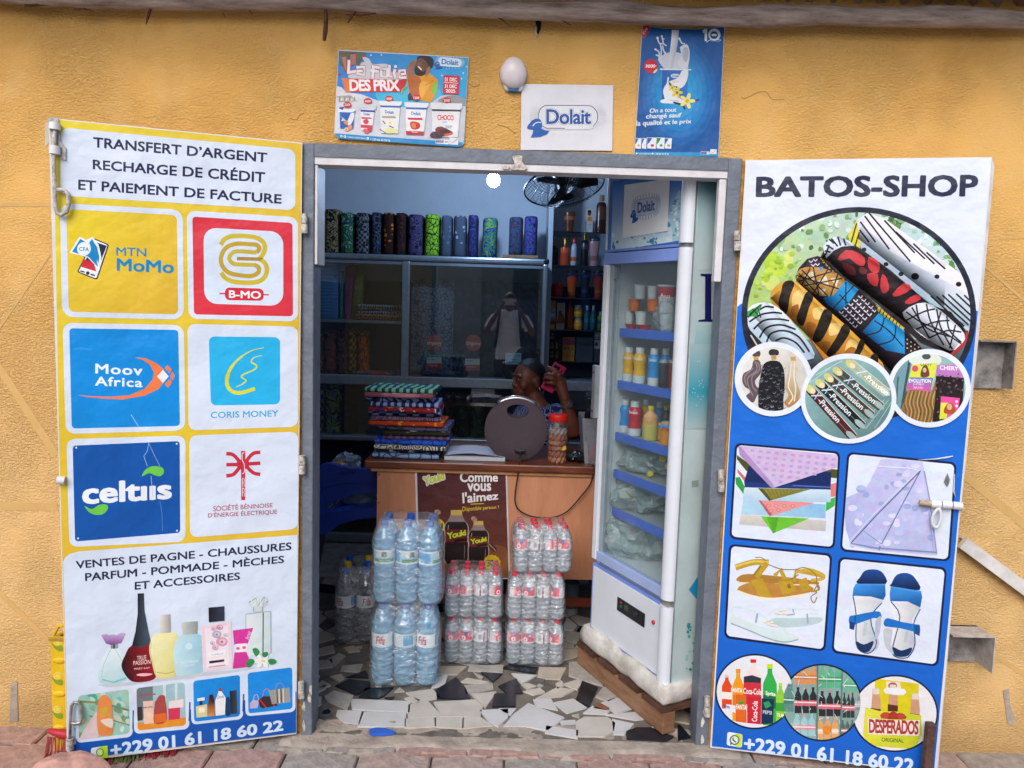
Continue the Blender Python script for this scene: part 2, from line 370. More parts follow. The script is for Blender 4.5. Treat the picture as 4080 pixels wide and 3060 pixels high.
# ================================================================== the setting
def stucco():
    m=bpy.data.materials.new('yellow_stucco');m.use_nodes=True;n=m.node_tree.nodes;l=m.node_tree.links;b=n['Principled BSDF']
    tc=n.new('ShaderNodeTexCoord')
    def noi(sc,det=6,dist=0,src=None):
        q=n.new('ShaderNodeTexNoise');q.inputs['Scale'].default_value=sc;q.inputs['Detail'].default_value=det;q.inputs['Distortion'].default_value=dist;q.inputs['Roughness'].default_value=.6
        l.new(src or tc.outputs['Object'],q.inputs['Vector']);return q
    def ramp(src,a,b_,lo=0,hi=1):
        r=n.new('ShaderNodeMapRange');r.inputs[1].default_value=a;r.inputs[2].default_value=b_;r.inputs[3].default_value=lo;r.inputs[4].default_value=hi;l.new(src,r.inputs[0]);return r.outputs[0]
    def mix(f,a,c,mode='MIX'):
        x=n.new('ShaderNodeMix');x.data_type='RGBA';x.blend_type=mode
        for i,q in ((0,f),(6,a),(7,c)):
            if hasattr(q,'links'): l.new(q,x.inputs[i])
            else: x.inputs[i].default_value=q if i == 0 else (*lin(q),1)
        return x.outputs[2]
    mp=n.new('ShaderNodeMapping');mp.inputs['Scale'].default_value=(.75,1,1.25);l.new(tc.outputs['Object'],mp.inputs[0]);S=mp.outputs[0]
    c=mix(ramp(noi(1.3).outputs[0],.35,.65),'#d5a35a','#dcaf69')
    c=mix(ramp(noi(7,8).outputs[0],.5,.75,0,.3),c,'#dfbf8a')
    # paler lower half with a patchy limit
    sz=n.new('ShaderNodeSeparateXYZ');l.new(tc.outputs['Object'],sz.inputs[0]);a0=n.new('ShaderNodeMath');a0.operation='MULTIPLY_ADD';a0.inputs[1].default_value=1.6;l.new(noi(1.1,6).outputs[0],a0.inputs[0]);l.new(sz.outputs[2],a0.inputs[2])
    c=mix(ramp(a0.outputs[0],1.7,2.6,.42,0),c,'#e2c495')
    # rain splash and dust near the foot of the wall, with an uneven upper edge
    sx=n.new('ShaderNodeSeparateXYZ');l.new(tc.outputs['Object'],sx.inputs[0])
    ad=n.new('ShaderNodeMath');ad.operation='MULTIPLY_ADD';ad.inputs[1].default_value=.35;l.new(noi(5,8).outputs[0],ad.inputs[0]);l.new(sx.outputs[2],ad.inputs[2])
    c=mix(ramp(ad.outputs[0],.20,.34,.55,0),c,'#a88a5c')
    c=mix(ramp(noi(23,10).outputs[0],.72,.8,0,.35),c,'#8a6a3c')
    l.new(c,b.inputs['Base Color']);b.inputs['Roughness'].default_value=.85;b.inputs['Specular IOR Level'].default_value=.2
    h1=ramp(noi(125,4,.25,S).outputs[0],.40,.72);h2=noi(46,4,.3,S).outputs[0]
    patch=ramp(noi(2.2,3).outputs[0],.33,.55,.3,1)
    hm=n.new('ShaderNodeMath');hm.operation='MULTIPLY_ADD';l.new(h2,hm.inputs[0]);hm.inputs[1].default_value=.9;l.new(h1,hm.inputs[2])
    bp=n.new('ShaderNodeBump');bp.inputs['Distance'].default_value=.0044;l.new(patch,bp.inputs['Strength']);l.new(hm.outputs[0],bp.inputs['Height']);l.new(bp.outputs[0],b.inputs['Normal'])
    return m
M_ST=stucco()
M_GREY=mat('grey_frame_paint','#69717e',.55,var=.12,scale=14,bump=.6,bscale=35)
M_WHT=mat('white_paint','#cfcdd2',.5,var=.08,scale=10,bump=.3,bscale=30)
M_LEAFW=mat('white_steel','#d6d8dc',.4,var=.06,scale=9)
M_CONC=mat('concrete','#a3978b',.9,var=.22,scale=9,bump=.7,bscale=45)
M_STEEL=mat('galvanised_steel','#a9a7a4',.45,metal=.6,var=.2,scale=30,bump=.2)

# ground reaching the horizon, behind the viewer too
g=MB();g.add([(-150,-150,-.06),(150,-150,-.06),(150,0.02,-.06),(-150,.02,-.06)],[(0,1,2,3)])
tag(part('ground',g,mat('sandy_street','#b4aea6',.95,var=.2,scale=2,bump=.5)),kind='structure')
# ---- pavement of interlocking blocks, each one its own piece
bed=MB();bed.box((-2.2,-1.3,-.06),(3.9,-.0,-.032))
pav=tag(part('pavement',bed,mat('joint_sand','#6b6058',.95,var=.25,scale=40)),kind='structure')
PAVM=[mat('paver_pink','#a8938a',.85,var=.2,scale=25,bump=.4,bscale=90),mat('paver_grey','#9c938c',.85,var=.2,scale=25,bump=.4,bscale=90),mat('paver_rose','#a98a80',.85,var=.2,scale=25,bump=.4,bscale=90)]
def paver_mesh(m,k):
    w,d,z=.122,.074,0.0;a=.018
    out=[(-w,-d),(-w*.52,-d),(-w*.34,-d+a),(w*.34,-d+a),(w*.52,-d),(w,-d),(w,d),(w*.52,d),(w*.34,d+a),(-w*.34,d+a),(-w*.52,d),(-w,d)]
    rnd=random.Random(k);out=[(x+rnd.uniform(-.001,.001),y+rnd.uniform(-.001,.001)) for x,y in out]
    c=[(x*.955,y*.94) for x,y in out]
    mb=MB();n=len(out)
    mb.v=[(x,y,-.03) for x,y in out]+[(x,y,-.006) for x,y in out]+[(x,y,0) for x,y in c]
    for i in range(n):
        j=(i+1) % n;mb.f += [[i,j,n+j,n+i],[n+i,n+j,2*n+j,2*n+i]];mb.c += [None,None]
    mb.f.append([2*n+i for i in range(n)]);mb.c.append(None)
    return mb.mesh('paver',m)
pms=[paver_mesh(m,k) for k,m in enumerate(PAVM)]
rp=random.Random(3)
for row in range(6):
    for i in range(24):
        x=-2.05+i*.25+(.125 if row % 2 else 0)+.03;y=-.035-row*.1515
        o=bpy.data.objects.new('paver',rp.choice(pms));COL.objects.link(o);o.parent=pav
        o.location=(x,y,-.014+rp.uniform(-.003,.003));o.rotation_euler=(rp.uniform(-.012,.012),rp.uniform(-.012,.012),rp.uniform(-.008,.008))
# ---- broken cement apron in front of the door
def bumpy(x0,x1,y0,y1,nx,ny,zf,amp,seed,sc=9):
    mb=MB();k=0
    for j in range(ny+1):
        for i in range(nx+1):
            x=x0+(x1-x0)*i/nx;y=y0+(y1-y0)*j/ny;z=zf(x,y)+amp*noise.fractal(Vector((x*sc,y*sc,seed)),.8,2.1,4)
            mb.v.append((x,y,z))
    for j in range(ny):
        for i in range(nx): a=j*(nx+1)+i;mb.f.append([a,a+1,a+nx+2,a+nx+1]);mb.c.append(None)
    return mb
def apron_z(x,y):
    e=-.098-.012*math.sin(x*9)-.008*math.sin(x*23+1)-.02*noise.noise(Vector((x*5,3,0)))   # ragged outer edge runs below the pavers
    t=(y-e)/(0.075-e)
    return -.03+max(0,min(1,t*5))*.0215 + max(0,min(1,(t-.5)*2))*.006 if t > 0 else -.06
tag(part('door_apron',bumpy(-.06,1.56,-.19,.085,110,26,apron_z,.0045,2.0,14),M_CONC,smooth=True),kind='structure')
bl=MB();q0=onz('G',470,1400,0)
bl.v=[];pts=[onz('G',x,y,-.004) for x,y in spl([(470,1412),(500,1398),(560,1396),(610,1408),(650,1425),(600,1436),(520,1438),(475,1434)],3)]
bl.prism(pts,(0,0,.009))
single('plastic_scrap',bl,mat('blue_plastic_scrap','#2f62c8',.4),'small blue plastic scrap stuck in the cement below the tiled doorway','scrap')

# ---- shop building: front wall with the door opening, inner walls, ceiling
shop=thing('shop_building','small yellow stucco shop building with a wide double doorway','building',(.73,0,0))
def wall_front():
    mb=MB();th=.088;xs=[-2.6,.008,1.455,4.2];zs=[-.06,2.045,2.62]
    mb.box((xs[0],0,zs[0]),(xs[1],th,zs[2]));mb.box((xs[2],0,zs[0]),(xs[3],th,zs[2]));mb.box((xs[1],0.0005,zs[1]),(xs[2],th,zs[2]))
    return mb
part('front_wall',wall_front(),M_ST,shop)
RX0,RX1,RY1,CZ=-.75,2.15,2.72,2.62
ZT=at('E',600,957,2.7).z                                  # height where the dark dado ends
inner=MB();inner.box((RX0-.1,RY1,ZT),(RX1+.1,RY1+.1,CZ+.1));inner.box((RX0-.1,.09,ZT),(RX0,RY1,CZ));inner.box((RX1,.09,ZT),(RX1+.1,RY1,CZ))
part('inner_wall',inner,mat('white_plaster','#c3c9d2',.8,var=.04,scale=4,bump=.15,bscale=50),shop)
dado=MB();dado.box((RX0-.1,RY1,-.02),(RX1+.1,RY1+.1,ZT));dado.box((RX0-.1,.09,-.02),(RX0,RY1,ZT));dado.box((RX1,.09,-.02),(RX1+.1,RY1,ZT))
part('inner_dado',dado,mat('navy_dado_paint','#39456b',.5,var=.08,scale=4),shop)
cl=MB();cl.box((RX0-.1,.09,CZ),(RX1+.1,RY1+.1,CZ+.05));part('ceiling',cl,mat('ceiling_board','#9aa0a8',.8,var=.05),shop)
# smooth plaster bands in the stucco (lattice pattern)
BAND=mat('smooth_yellow_band','#caa569',.9,var=.05,scale=12,bump=.12,bscale=80)
def band(p,w):
    q=[hit(a,(0,0,0),Vector((0,1,0))) for a in p];d=(q[1]-q[0]).normalized();s=Vector((d.z,0,-d.x))*w/2
    mb=MB();mb.prism([q[0]+s,q[1]+s,q[1]-s,q[0]-s],(0,-.0012,0));part('plaster_band',mb,BAND,shop)
for a,b,w in (((-260,815),(205,815),.014),((-120,1480),(200,1014),.006),((-60,1375),(225,1815),.026),((-260,2010),(230,2020),.028),((-100,2265),(200,2560),.02),
                ((3980,948),(4300,950),.006),((3900,1040),(4300,1390),.008),((3860,1762),(4300,1768),.006),((3840,1890),(4200,2190),.028),((3820,2133),(4300,2140),.008),((3800,2500),(4250,2800),.018)):
    band((a,b),w)
# bare cement where the paint has come off
def patch(v,pts,m,name,y=-.002):
    mb=MB();mb.prism([at(v,x,y_,0) for x,y_ in pts],(0,y-.001,0));part(name,mb,m,shop)
patch('N',[(118,800),(178,790),(180,1000),(188,1190),(100,1195),(106,1010),(112,880)],M_CONC,'bare_cement')
patch('M',[(2070,1000),(2110,990),(2120,1100),(2150,1180),(2140,1230),(2100,1215),(2085,1100)],M_CONC,'bare_cement')
# hole in the plaster below the beam
hm_=MB();hm_.prism([at('D',x,y,0) for x,y in [(1140,112),(1158,100),(1176,108),(1172,140),(1163,168),(1150,166),(1147,140)]],(0,-.003,0))
part('plaster_hole',hm_,mat('dark_hole','#15100c',.95),shop)
hl=MB();hl.tube([at('D',x,y,-.004) for x,y in [(1140,108),(1150,135),(1148,160),(1158,178)]],.004,5);part('plaster_crumb',hl,mat('cement_crumb','#b8ab98',.9,var=.3,scale=60),shop)
# cracks
CR_=mat('hairline_crack','#8d6630',.95)
for v,pts in (('a',[(1965,800),(2010,812),(2030,785),(2060,765)]),('D',[(820,410),(850,425),(875,412)]),('D',[(960,610),(1010,625),(1050,655)]),('b',[(100,720),(130,735),(230,690),(290,690),(330,740),(420,745)])):
    mb=MB()
    mb.tube([at(v,x,y,-.0005) for x,y in spl(pts,4,False)],.0009,4);part('wall_crack',mb,CR_,shop)

# ---- steel door frame
fr=part('door_frame',MB().box((.003,-.014,-.02),(.042,.088,2.052),bev=.004),M_GREY,shop)
fr2=MB();fr2.box((1.413,-.014,-.02),(1.459,.085,2.045),bev=.004);part('frame_post',fr2,M_GREY,fr)
# the lintel sags a little to the right
lt=MB();zl,zr=2.052,2.046
lt.prism([(.0425,-.012,zl-.044),(1.4125,-.012,zr-.042),(1.4125,-.012,zr),(.0425,-.012,zl)],(0,.085,0));part('frame_lintel',lt,M_GREY,fr)
wt=MB();wt.prism([(.0425,-.008,zl-.068),(1.4125,-.008,zr-.066),(1.4125,-.008,zr-.0425),(.0425,-.008,zl-.0445)],(0,.085,0));part('white_reveal',wt,M_WHT,fr)
zL=at('E',110,840,.04).z;zR=at('H',1490,970,.1).z
wl=MB();wl.box((.0425,-.006,zL),(.052,.1,zl-.07),bev=.002);part('white_reveal',wl,M_WHT,fr)
wr=MB();wr.box((1.388,-.004,zR),(1.4125,.03,zr-.068),bev=.002);part('white_reveal',wr,M_WHT,fr)
# lump of plaster on the lintel and peeling paint
def smear(pts,d):
    mb=MB();o=spl(pts,3);r_=random.Random(4);o=[(x+r_.uniform(-3,3),y+r_.uniform(-2,2)) for x,y in o];mb.prism([at('D',x,y,-.0125) for x,y in o],(0,-d,0));part('plaster_smear',mb,mat('chipped_plaster','#c9bfba',.8,var=.3,scale=50,bump=.8,bscale=50),fr)
smear([(1036,768),(1078,764),(1084,795),(1106,828),(1060,834),(1024,828),(1042,800)],.006);smear([(985,820),(1010,808),(1022,822),(1000,830)],.004)
# flaked primer at the feet of the posts
for xx,yy,dx in ((.0,-.016,.045),(1.410,-.016,.052)):
    for k in range(5):
        mb=MB();rr=random.Random(k+int(xx*100));cx=xx+rr.uniform(.006,dx-.006);cz=rr.uniform(.01,.17)
        mb.prism([(cx+rr.uniform(.4,1)*.008*math.cos(a),yy+.0015,cz+rr.uniform(.4,1)*.026*math.sin(a)) for a in [i*math.pi/4 for i in range(8)]],(0,-.001,0))
        part('flaked_paint',mb,mat('bare_primer','#c6c2ba',.8,var=.3,scale=40),fr)
# yellow mortar seams beside the posts
for side,x0 in ((0,-.006),(1,1.459)):
    mb=MB();mb.box((x0,-.006,-.02),(x0+.009,.0,2.04));part('mortar_seam',mb,mat('ochre_mortar','#c58c36',.9,var=.25,scale=30,bump=.8,bscale=60),shop)

# ---- shop floor: broken marble and tile set in cement
fl=MB();fl.box((RX0,.0,-.06),(RX1,RY1,-.006));
FLOOR=tag(part('shop_floor',fl,mat('floor_grout','#6e675f',.85,var=.25,scale=14,bump=.4,bscale=60)),kind='structure')
TILES=[mat('marble_white','#c2c2c2',.3,var=.07,scale=6,spec=.5),mat('marble_cream','#bdb7ad',.3,var=.09,scale=7,spec=.5),mat('marble_sand','#b4a99b',.35,var=.1,scale=12,spec=.5),
         mat('tile_black','#1b2029',.25,var=.2,scale=9,spec=.5),mat('marble_grey','#a7a39d',.35,var=.14,scale=30,spec=.5),mat('tile_brown','#8a5a3c',.4,var=.2),mat('slate_grey','#5d5c5c',.4,var=.2,scale=20)]
ALLT=[]
def shard(pts,k):
    p=[Vector((q[0],q[1],-.0055)) for q in pts];c=sum(p,Vector())/len(p);n=len(p);mb=MB()
    top=[c+(q-c)*.985 for q in p]
    mb.v=[tuple(q) for q in p]+[(q.x,q.y,0.0005) for q in top]
    for i in range(n): j=(i+1) % n;mb.f.append([i,j,n+j,n+i]);mb.c.append(None)
    for t in tessellate_polygon([[Vector((q.x,q.y,0)) for q in top]]): mb.f.append([n+i for i in t]);mb.c.append(None)
    part('floor_tile',mb,TILES[k],FLOOR);ALLT.append([Vector((q[0],q[1],0)) for q in pts])
# shards near the doorway, as they lie
SH=[(0,[(350,1185),(745,1200),(740,1275),(360,1250)]),(0,[(255,1262),(425,1270),(395,1355),(300,1340),(250,1295)]),(0,[(425,1272),(716,1278),(712,1372),(396,1370)]),
 (1,[(745,1225),(870,1200),(965,1300),(740,1312)]),(1,[(920,1205),(1190,1190),(1245,1230),(1225,1305),(975,1300)]),(1,[(722,1322),(920,1312),(920,1372),(720,1378)]),
 (1,[(925,1315),(1112,1312),(1110,1382),(930,1372)]),(1,[(1120,1315),(1230,1312),(1310,1365),(1115,1382)]),(0,[(1235,1262),(1420,1255),(1415,1310),(1355,1368),(1300,1340)]),
 (0,[(1470,1290),(1565,1215),(1805,1310),(1695,1395),(1540,1365),(1400,1370)]),(0,[(1695,1370),(1900,1400),(1895,1450),(1690,1415)]),(0,[(1605,1190),(1715,1185),(1760,1255),(1620,1225)]),
 (0,[(1742,1210),(1870,1185),(1955,1240),(1830,1275)]),(1,[(1620,1178),(1765,1105),(1875,1120),(1790,1160)]),(3,[(1935,1060),(2040,1105),(1985,1230),(1895,1190)]),
 (1,[(1810,1080),(1920,1045),(1935,1065),(1900,1115)]),(4,[(1850,930),(1980,925),(2074,1000),(2074,1090),(1850,1020)]),(3,[(1335,1150),(1470,1145),(1470,1230),(1320,1232)]),
 (1,[(1175,1150),(1340,1135),(1270,1240)]),(4,[(1130,1090),(1310,1075),(1315,1110),(1140,1145)]),(1,[(1105,1065),(1150,1040),(1285,1065),(1250,1075)]),
 (3,[(1065,1035),(1125,1110),(1160,1180),(940,1175),(935,1120)]),(1,[(730,1140),(900,1118),(950,1170),(820,1200)]),(3,[(1365,1095),(1480,1045),(1520,1140),(1420,1140)]),
 (3,[(1245,1000),(1380,1010),(1320,1060)]),(0,[(1455,1008),(1615,1020),(1520,1075)]),(2,[(1645,965),(1820,970),(1780,1045),(1630,1035)]),(3,[(1395,970),(1440,945),(1620,965),(1605,1005)]),
 (4,[(1165,955),(1385,950),(1380,1000),(1155,985)]),(2,[(955,960),(1135,960),(1070,1010),(950,1010)]),(0,[(940,1040),(1010,1010),(985,1080),(900,1105)]),
 (3,[(245,1090),(330,1050),(470,1065),(470,1110),(380,1150)]),(3,[(405,1165),(450,1110),(630,1105),(560,1160),(520,1175)]),(4,[(165,1165),(230,1130),(350,1160),(315,1250),(190,1195)]),
 (1,[(90,1125),(165,1085),(160,1110),(110,1140)]),(0,[(65,1175),(135,1170),(130,1215),(75,1250)]),(2,[(75,850),(215,815),(225,860),(80,890)]),(4,[(85,925),(205,912),(215,960),(80,975)]),
 (4,[(190,905),(260,870),(300,890),(230,950)]),(2,[(300,830),(360,820),(400,850),(330,858)]),(4,[(290,955),(420,945),(400,995),(280,985)]),(3,[(320,1030),(440,990),(470,1035)]),
 (1,[(1525,1085),(1560,1078),(1610,1092),(1560,1115)]),(1,[(1540,1130),(1640,1110),(1670,1135),(1600,1150)]),(1,[(720,1180),(755,1170),(810,1190),(780,1212)]),
 (4,[(1190,1000),(1245,1030),(1235,1050)]),(1,[(1760,1080),(1790,1060),(1805,1085),(1765,1110)]),(0,[(1370,1250),(1475,1250),(1440,1290),(1400,1270)]),(0,[(1790,1335),(1880,1330),(1880,1350),(1800,1355)])]
occ=[]
def grow(w):
    c=sum(w,Vector())/len(w);return [q+(q-c).normalized()*.006 for q in w]
for k,pts in SH:
    w=grow([onz('G',x,y,0) for x,y in pts]);shard(w,k);occ.append(w)
SJ=[(1,[(85,1340),(140,1310),(290,1310),(340,1350),(330,1400),(270,1435),(85,1435)]),(0,[(330,1325),(470,1355),(410,1420),(340,1420)]),(3,[(430,1405),(500,1382),(590,1382),(740,1440),(690,1468),(435,1452)]),
 (0,[(135,1278),(195,1235),(300,1265),(285,1285)]),(5,[(205,1245),(240,1210),(300,1245),(290,1258)]),(0,[(255,1210),(390,1165),(520,1225),(355,1278)]),(4,[(220,1165),(270,1100),(405,1150),(300,1195)]),
 (0,[(290,1290),(490,1275),(545,1315),(480,1322)]),(0,[(0,1185),(60,1195),(135,1245),(0,1275)]),(1,[(0,1080),(50,1048),(125,1060),(90,1110),(20,1115)]),(3,[(75,1155),(130,1065),(225,1110),(150,1230)]),(3,[(780,1360),(800,1370),(860,1440),(780,1460)])]
for k,pts in SJ:
    if pts[0] in ((0,1185),(0,1080),(75,1155)): continue
    w=grow([onz('J',x,y,0) for x,y in pts]);shard(w,k);occ.append(w)
# the rest: irregular shards filling the floor
def inside(p,poly):
    r=False;n=len(poly)
    for i in range(n):
        a,b=poly[i],poly[(i+1) % n]
        if (a.y > p[1]) != (b.y > p[1]) and p[0] < (b.x-a.x)*(p[1]-a.y)/(b.y-a.y)+a.x: r=not r
    return r
rt=random.Random(11);cells=[]
gy=.07
seeds=[]
while gy < 2.6:
    st=.105 if gy < 1.0 else .13;x=RX0+.05+rt.uniform(0,.05)
    while x < RX1-.05: seeds.append((x+rt.uniform(-.04,.04),gy+rt.uniform(-.035,.035)));x += st*1.15
    gy += st*.85
cnt=0
for i,(sx_,sy_) in enumerate(seeds):
    if any(inside((sx_,sy_),w) for w in occ): continue
    if sx_ < -.22-.05*sy_ or sy_ > 1.62 or (sx_ > 1.12 and sy_ > .5) or (sx_ > 1.3 and sy_ > .2): continue
    poly=[(sx_-.2,sy_-.2),(sx_+.2,sy_-.2),(sx_+.2,sy_+.2),(sx_-.2,sy_+.2)]
    for j,(tx,ty) in enumerate(seeds):
        if j == i or abs(tx-sx_) > .32 or abs(ty-sy_) > .32: continue
        mx_,my_=(sx_+tx)/2,(sy_+ty)/2;dx,dy=tx-sx_,ty-sy_;d=math.hypot(dx,dy);out=[]
        fn=lambda p: (p[0]-mx_)*dx+(p[1]-my_)*dy+.0075*d
        for a in range(len(poly)):
            p,q=poly[a],poly[(a+1) % len(poly)];fp,fq=fn(p),fn(q)
            if fp <= 0: out.append(p)
            if fp*fq < 0: t=fp/(fp-fq);out.append((p[0]+(q[0]-p[0])*t,p[1]+(q[1]-p[1])*t))
        poly=out
        if len(poly) < 3: break
    if len(poly) < 3: continue
    if any(inside(p,w) for p in poly for w in occ) or any(abs(q.x-sx_) < .2 and abs(q.y-sy_) < .2 and inside((q.x,q.y),[Vector((*p,0)) for p in poly]) for w in occ for q in w):
        poly=[((p[0]-sx_)*.55+sx_,(p[1]-sy_)*.55+sy_) for p in poly]
        if any(inside(p,w) for p in poly for w in occ): continue
    if min(p[1] for p in poly) < .05: continue
    shard(poly,rt.choices([0,1,2,3,4,6],[1,1.2,2,2,4,4] if sy_ > .3 else [3,3,3,1,3,1])[0]);cnt += 1

# chips filling the wider joints
for k in range(900):
    x,y=rt.uniform(-.02,1.42),rt.uniform(.07,1.0);r=rt.uniform(.012,.030);m=rt.randint(3,5);a0=rt.uniform(0,6.28)
    poly=[Vector((x+r*rt.uniform(.75,1.15)*math.cos(a0+i*6.283/m),y+r*rt.uniform(.75,1.15)*math.sin(a0+i*6.283/m),0)) for i in range(m)]
    mids=[(poly[i]+poly[(i+1) % m])/2 for i in range(m)];c_=Vector((x,y,0))
    if any(abs(w[0].x-x) < .3 and abs(w[0].y-y) < .3 and (any(inside(q*1.0+(q-c_)*.12,w) for q in poly+mids+[c_]) or any(inside(q,poly) for q in w)) for w in ALLT): continue
    if len(ALLT) > 298: break
    shard(poly,rt.choices([0,1,2,3,4,6],[2,3,3,.7,4,2])[0])
# ---- roof: log beam on the wall head and a corrugated sheet over the pavement
roof=thing('awning_roof','rough log beam carrying a corrugated metal awning above the shopfront','awning',(.7,-.1,2.3))
M_LOG=mat('weathered_log','#9a8784',.9,var=.3,scale=18,bump=.9,bscale=26)
LB_=[(-400,5),(0,10),(110,22),(290,28),(310,38),(600,38),(1000,42),(1300,42),(1500,55),(2000,75),(2500,95),(3050,108),(3300,101),(3700,112),(4080,115),(4600,124)]
def log_y(u):
    for (a,b),(c,d) in zip(LB_,LB_[1:]):
        if u <= c: return b+(d-b)*(u-a)/(c-a)
    return 124
mb=MB();ns,nr=150,16;LOGP=[]
for i in range(ns+1):
    u=-390+4900*i/ns;pb=hit((u,log_y(u)),(0,-.05,0),Vector((0,1,0)));R=.031+.003*math.sin(i*.31)
    LOGP.append((pb.x,pb.z+2*R))
    for j in range(nr):
        w=2*math.pi*j/nr;q=Vector((pb.x,math.cos(w)*R,math.sin(w)*R));rr=R*(1+.14*noise.noise(Vector((q.x*3,q.y*40,q.z*40)))+.10*noise.noise(Vector((q.x*14,q.y*120,q.z*120)))+.05*noise.noise(Vector((q.x*40,q.y*200,q.z*200))))
        mb.v.append((pb.x,-.05+rr*math.cos(w),pb.z+R+rr*math.sin(w)))
for i in range(ns):
    for j in range(nr): a=i*nr+j;b_=i*nr+(j+1) % nr;mb.f.append([a,b_,b_+nr,a+nr]);mb.c.append(None)
def log_top(x):
    for (a,b),(c,d) in zip(LOGP,LOGP[1:]):
        if x <= c: return b+(d-b)*max(0,(x-a)/(c-a))
    return LOGP[-1][1]
def streak(name,c1,c2,sc,rough=.9,metal=0,bump=.8,axis=(3,40,40),c3=None):
    m=bpy.data.materials.new(name);m.use_nodes=True;n=m.node_tree.nodes;l=m.node_tree.links;b=n['Principled BSDF']
    tc=n.new('ShaderNodeTexCoord');mp=n.new('ShaderNodeMapping');mp.inputs['Scale'].default_value=axis;l.new(tc.outputs['Object'],mp.inputs[0])
    nz=n.new('ShaderNodeTexNoise');nz.inputs['Scale'].default_value=sc;nz.inputs['Detail'].default_value=8;nz.inputs['Roughness'].default_value=.7;l.new(mp.outputs[0],nz.inputs[0])
    cr=n.new('ShaderNodeValToRGB');cr.color_ramp.elements[0].position=.33;cr.color_ramp.elements[1].position=.68
    cr.color_ramp.elements[0].color=(*lin(c1),1);cr.color_ramp.elements[1].color=(*lin(c2),1)
    if c3: e=cr.color_ramp.elements.new(.8);e.color=(*lin(c3),1)
    l.new(nz.outputs[0],cr.inputs[0]);l.new(cr.outputs[0],b.inputs['Base Color']);b.inputs['Roughness'].default_value=rough;b.inputs['Metallic'].default_value=metal
    if bump:
        bp=n.new('ShaderNodeBump');bp.inputs['Strength'].default_value=bump;bp.inputs['Distance'].default_value=.01;l.new(nz.outputs[0],bp.inputs['Height']);l.new(bp.outputs[0],b.inputs['Normal'])
    MATS[name] =m;return m
part('log_beam',mb,streak('log_wood','#6a5a54','#bcaba4',1.0,axis=(5,34,34),c3='#dccbc2'),roof,smooth=True)
mb=MB();nx=300
for i in range(nx+1):
    x=-2.2+6.2*i/nx;zb=LOGP[0][1]+(LOGP[-1][1]-LOGP[0][1])*(x-LOGP[0][0])/(LOGP[-1][0]-LOGP[0][0])+.014;c=.016*math.sin(2*math.pi*x/.076)
    mb.v += [(x,.25,zb+c-.03),(x,-.38,zb+c+.085)]
for i in range(nx): mb.f.append([2*i,2*i+2,2*i+3,2*i+1]);mb.c.append(None)
part('corrugated_sheet',mb,streak('rusty_zinc','#8a6458','#a4a9a9',2.0,rough=.6,metal=.35,bump=.1,axis=(6,1,1),c3='#c8cdcc'),roof,smooth=True)
# bark strips hanging from the beam
M_BARK=mat('dry_bark','#5f3a28',.9,var=.3,scale=40)
for v,pts,r in (('D',[(118,45),(121,90),(118,150),(112,198)],[.006,.0075,.008,.006]),('a',[(1020,62),(1005,110),(990,165)],[.005,.005,.002]),('D',[(268,55),(245,85),(228,112)],[.003,.005,.002]),
                  ('D',[(220,72),(290,75),(368,66)],[.002,.003,.002]),('D',[(940,72),(990,100),(1030,130)],[.003,.003,.001]),('D',[(1190,60),(1260,90),(1322,124)],[.002,.003,.0015]),
                  ('a',[(500,62),(560,60),(640,75)],[.002,.003,.001]),('a',[(170,38),(260,28),(380,24)],[.006,.008,.003]),('a',[(1510,90),(1522,105),(1525,122)],[.0015,.002,.001]),('a',[(1690,72),(1712,98)],[.002,.001])):
    mb=MB();mb.tube([at(v,x,y,-.055) for x,y in pts],r,5);part('bark_strip',mb,M_BARK,roof)
# ================================================================== left door leaf: the yellow sign
def leaf_frame(hx,th,sgn):
    d=Vector((sgn*math.cos(rad(th)),-math.sin(rad(th)),0));n=Vector((d.y*sgn*-1,d.x*sgn*-1,0)) if False else Vector((-sgn*math.sin(rad(th)),-math.cos(rad(th)),0))
    return d,Plane((hx,-.03,0),n)
LD,LPL=leaf_frame(0.0,17,-1)
def qpts(pl,lst,lift=0): return [pl.pt(px(v,x,y),lift) for v,x,y in lst]
BANNER=print_mat('printed_vinyl',.36,.05,.22)
PHOTO=print_mat('photo_vinyl',.36,.05,.22,0,.38)
left=thing('door_leaf','open steel door leaf covered by a yellow money transfer and phone credit sign','door',(-.02,-.04,0))
mb=MB();mb.prism(qpts(LPL,[('A',172,128),('A',2036,311),('C',1868,1424),('C',292,1624)]),-LPL.n*.028)
part('leaf_panel',mb,M_LEAFW,left)
p=Print(LPL,'A',.0008)
p.poly([(238,142),(2030,318),px('P',0,0)],'#000000') if False else None
def cvt(v,pts,to):
    o=VIEW[to];return [((a[0]-o[0])*o[2],(a[1]-o[1])*o[2]) for a in (px(v,x,y) for x,y in pts)]
bn=[(240,142),(2028,318)]+cvt('C',[(1862,1418),(306,1612),(283,1200),(262,400)],'A')+cvt('B',[(240,1500),(222,800),(208,0)],'A')+[(214,500)]
p.poly(bn,('#e2cd30','#dcb33a',(200,500),(1900,1500)))
ban=p.build('printed_banner',left,'yellow, white and blue printed sign',BANNER)
def tile(view,q,inner,icol,r=.08,ri=.05):
    p=Print(LPL,view,.0012);p.poly(rquad(q,r),'#d5e0f2')
    if inner: p.poly(rquad(inner,ri),icol)
    return p
NAVY='#20234a'
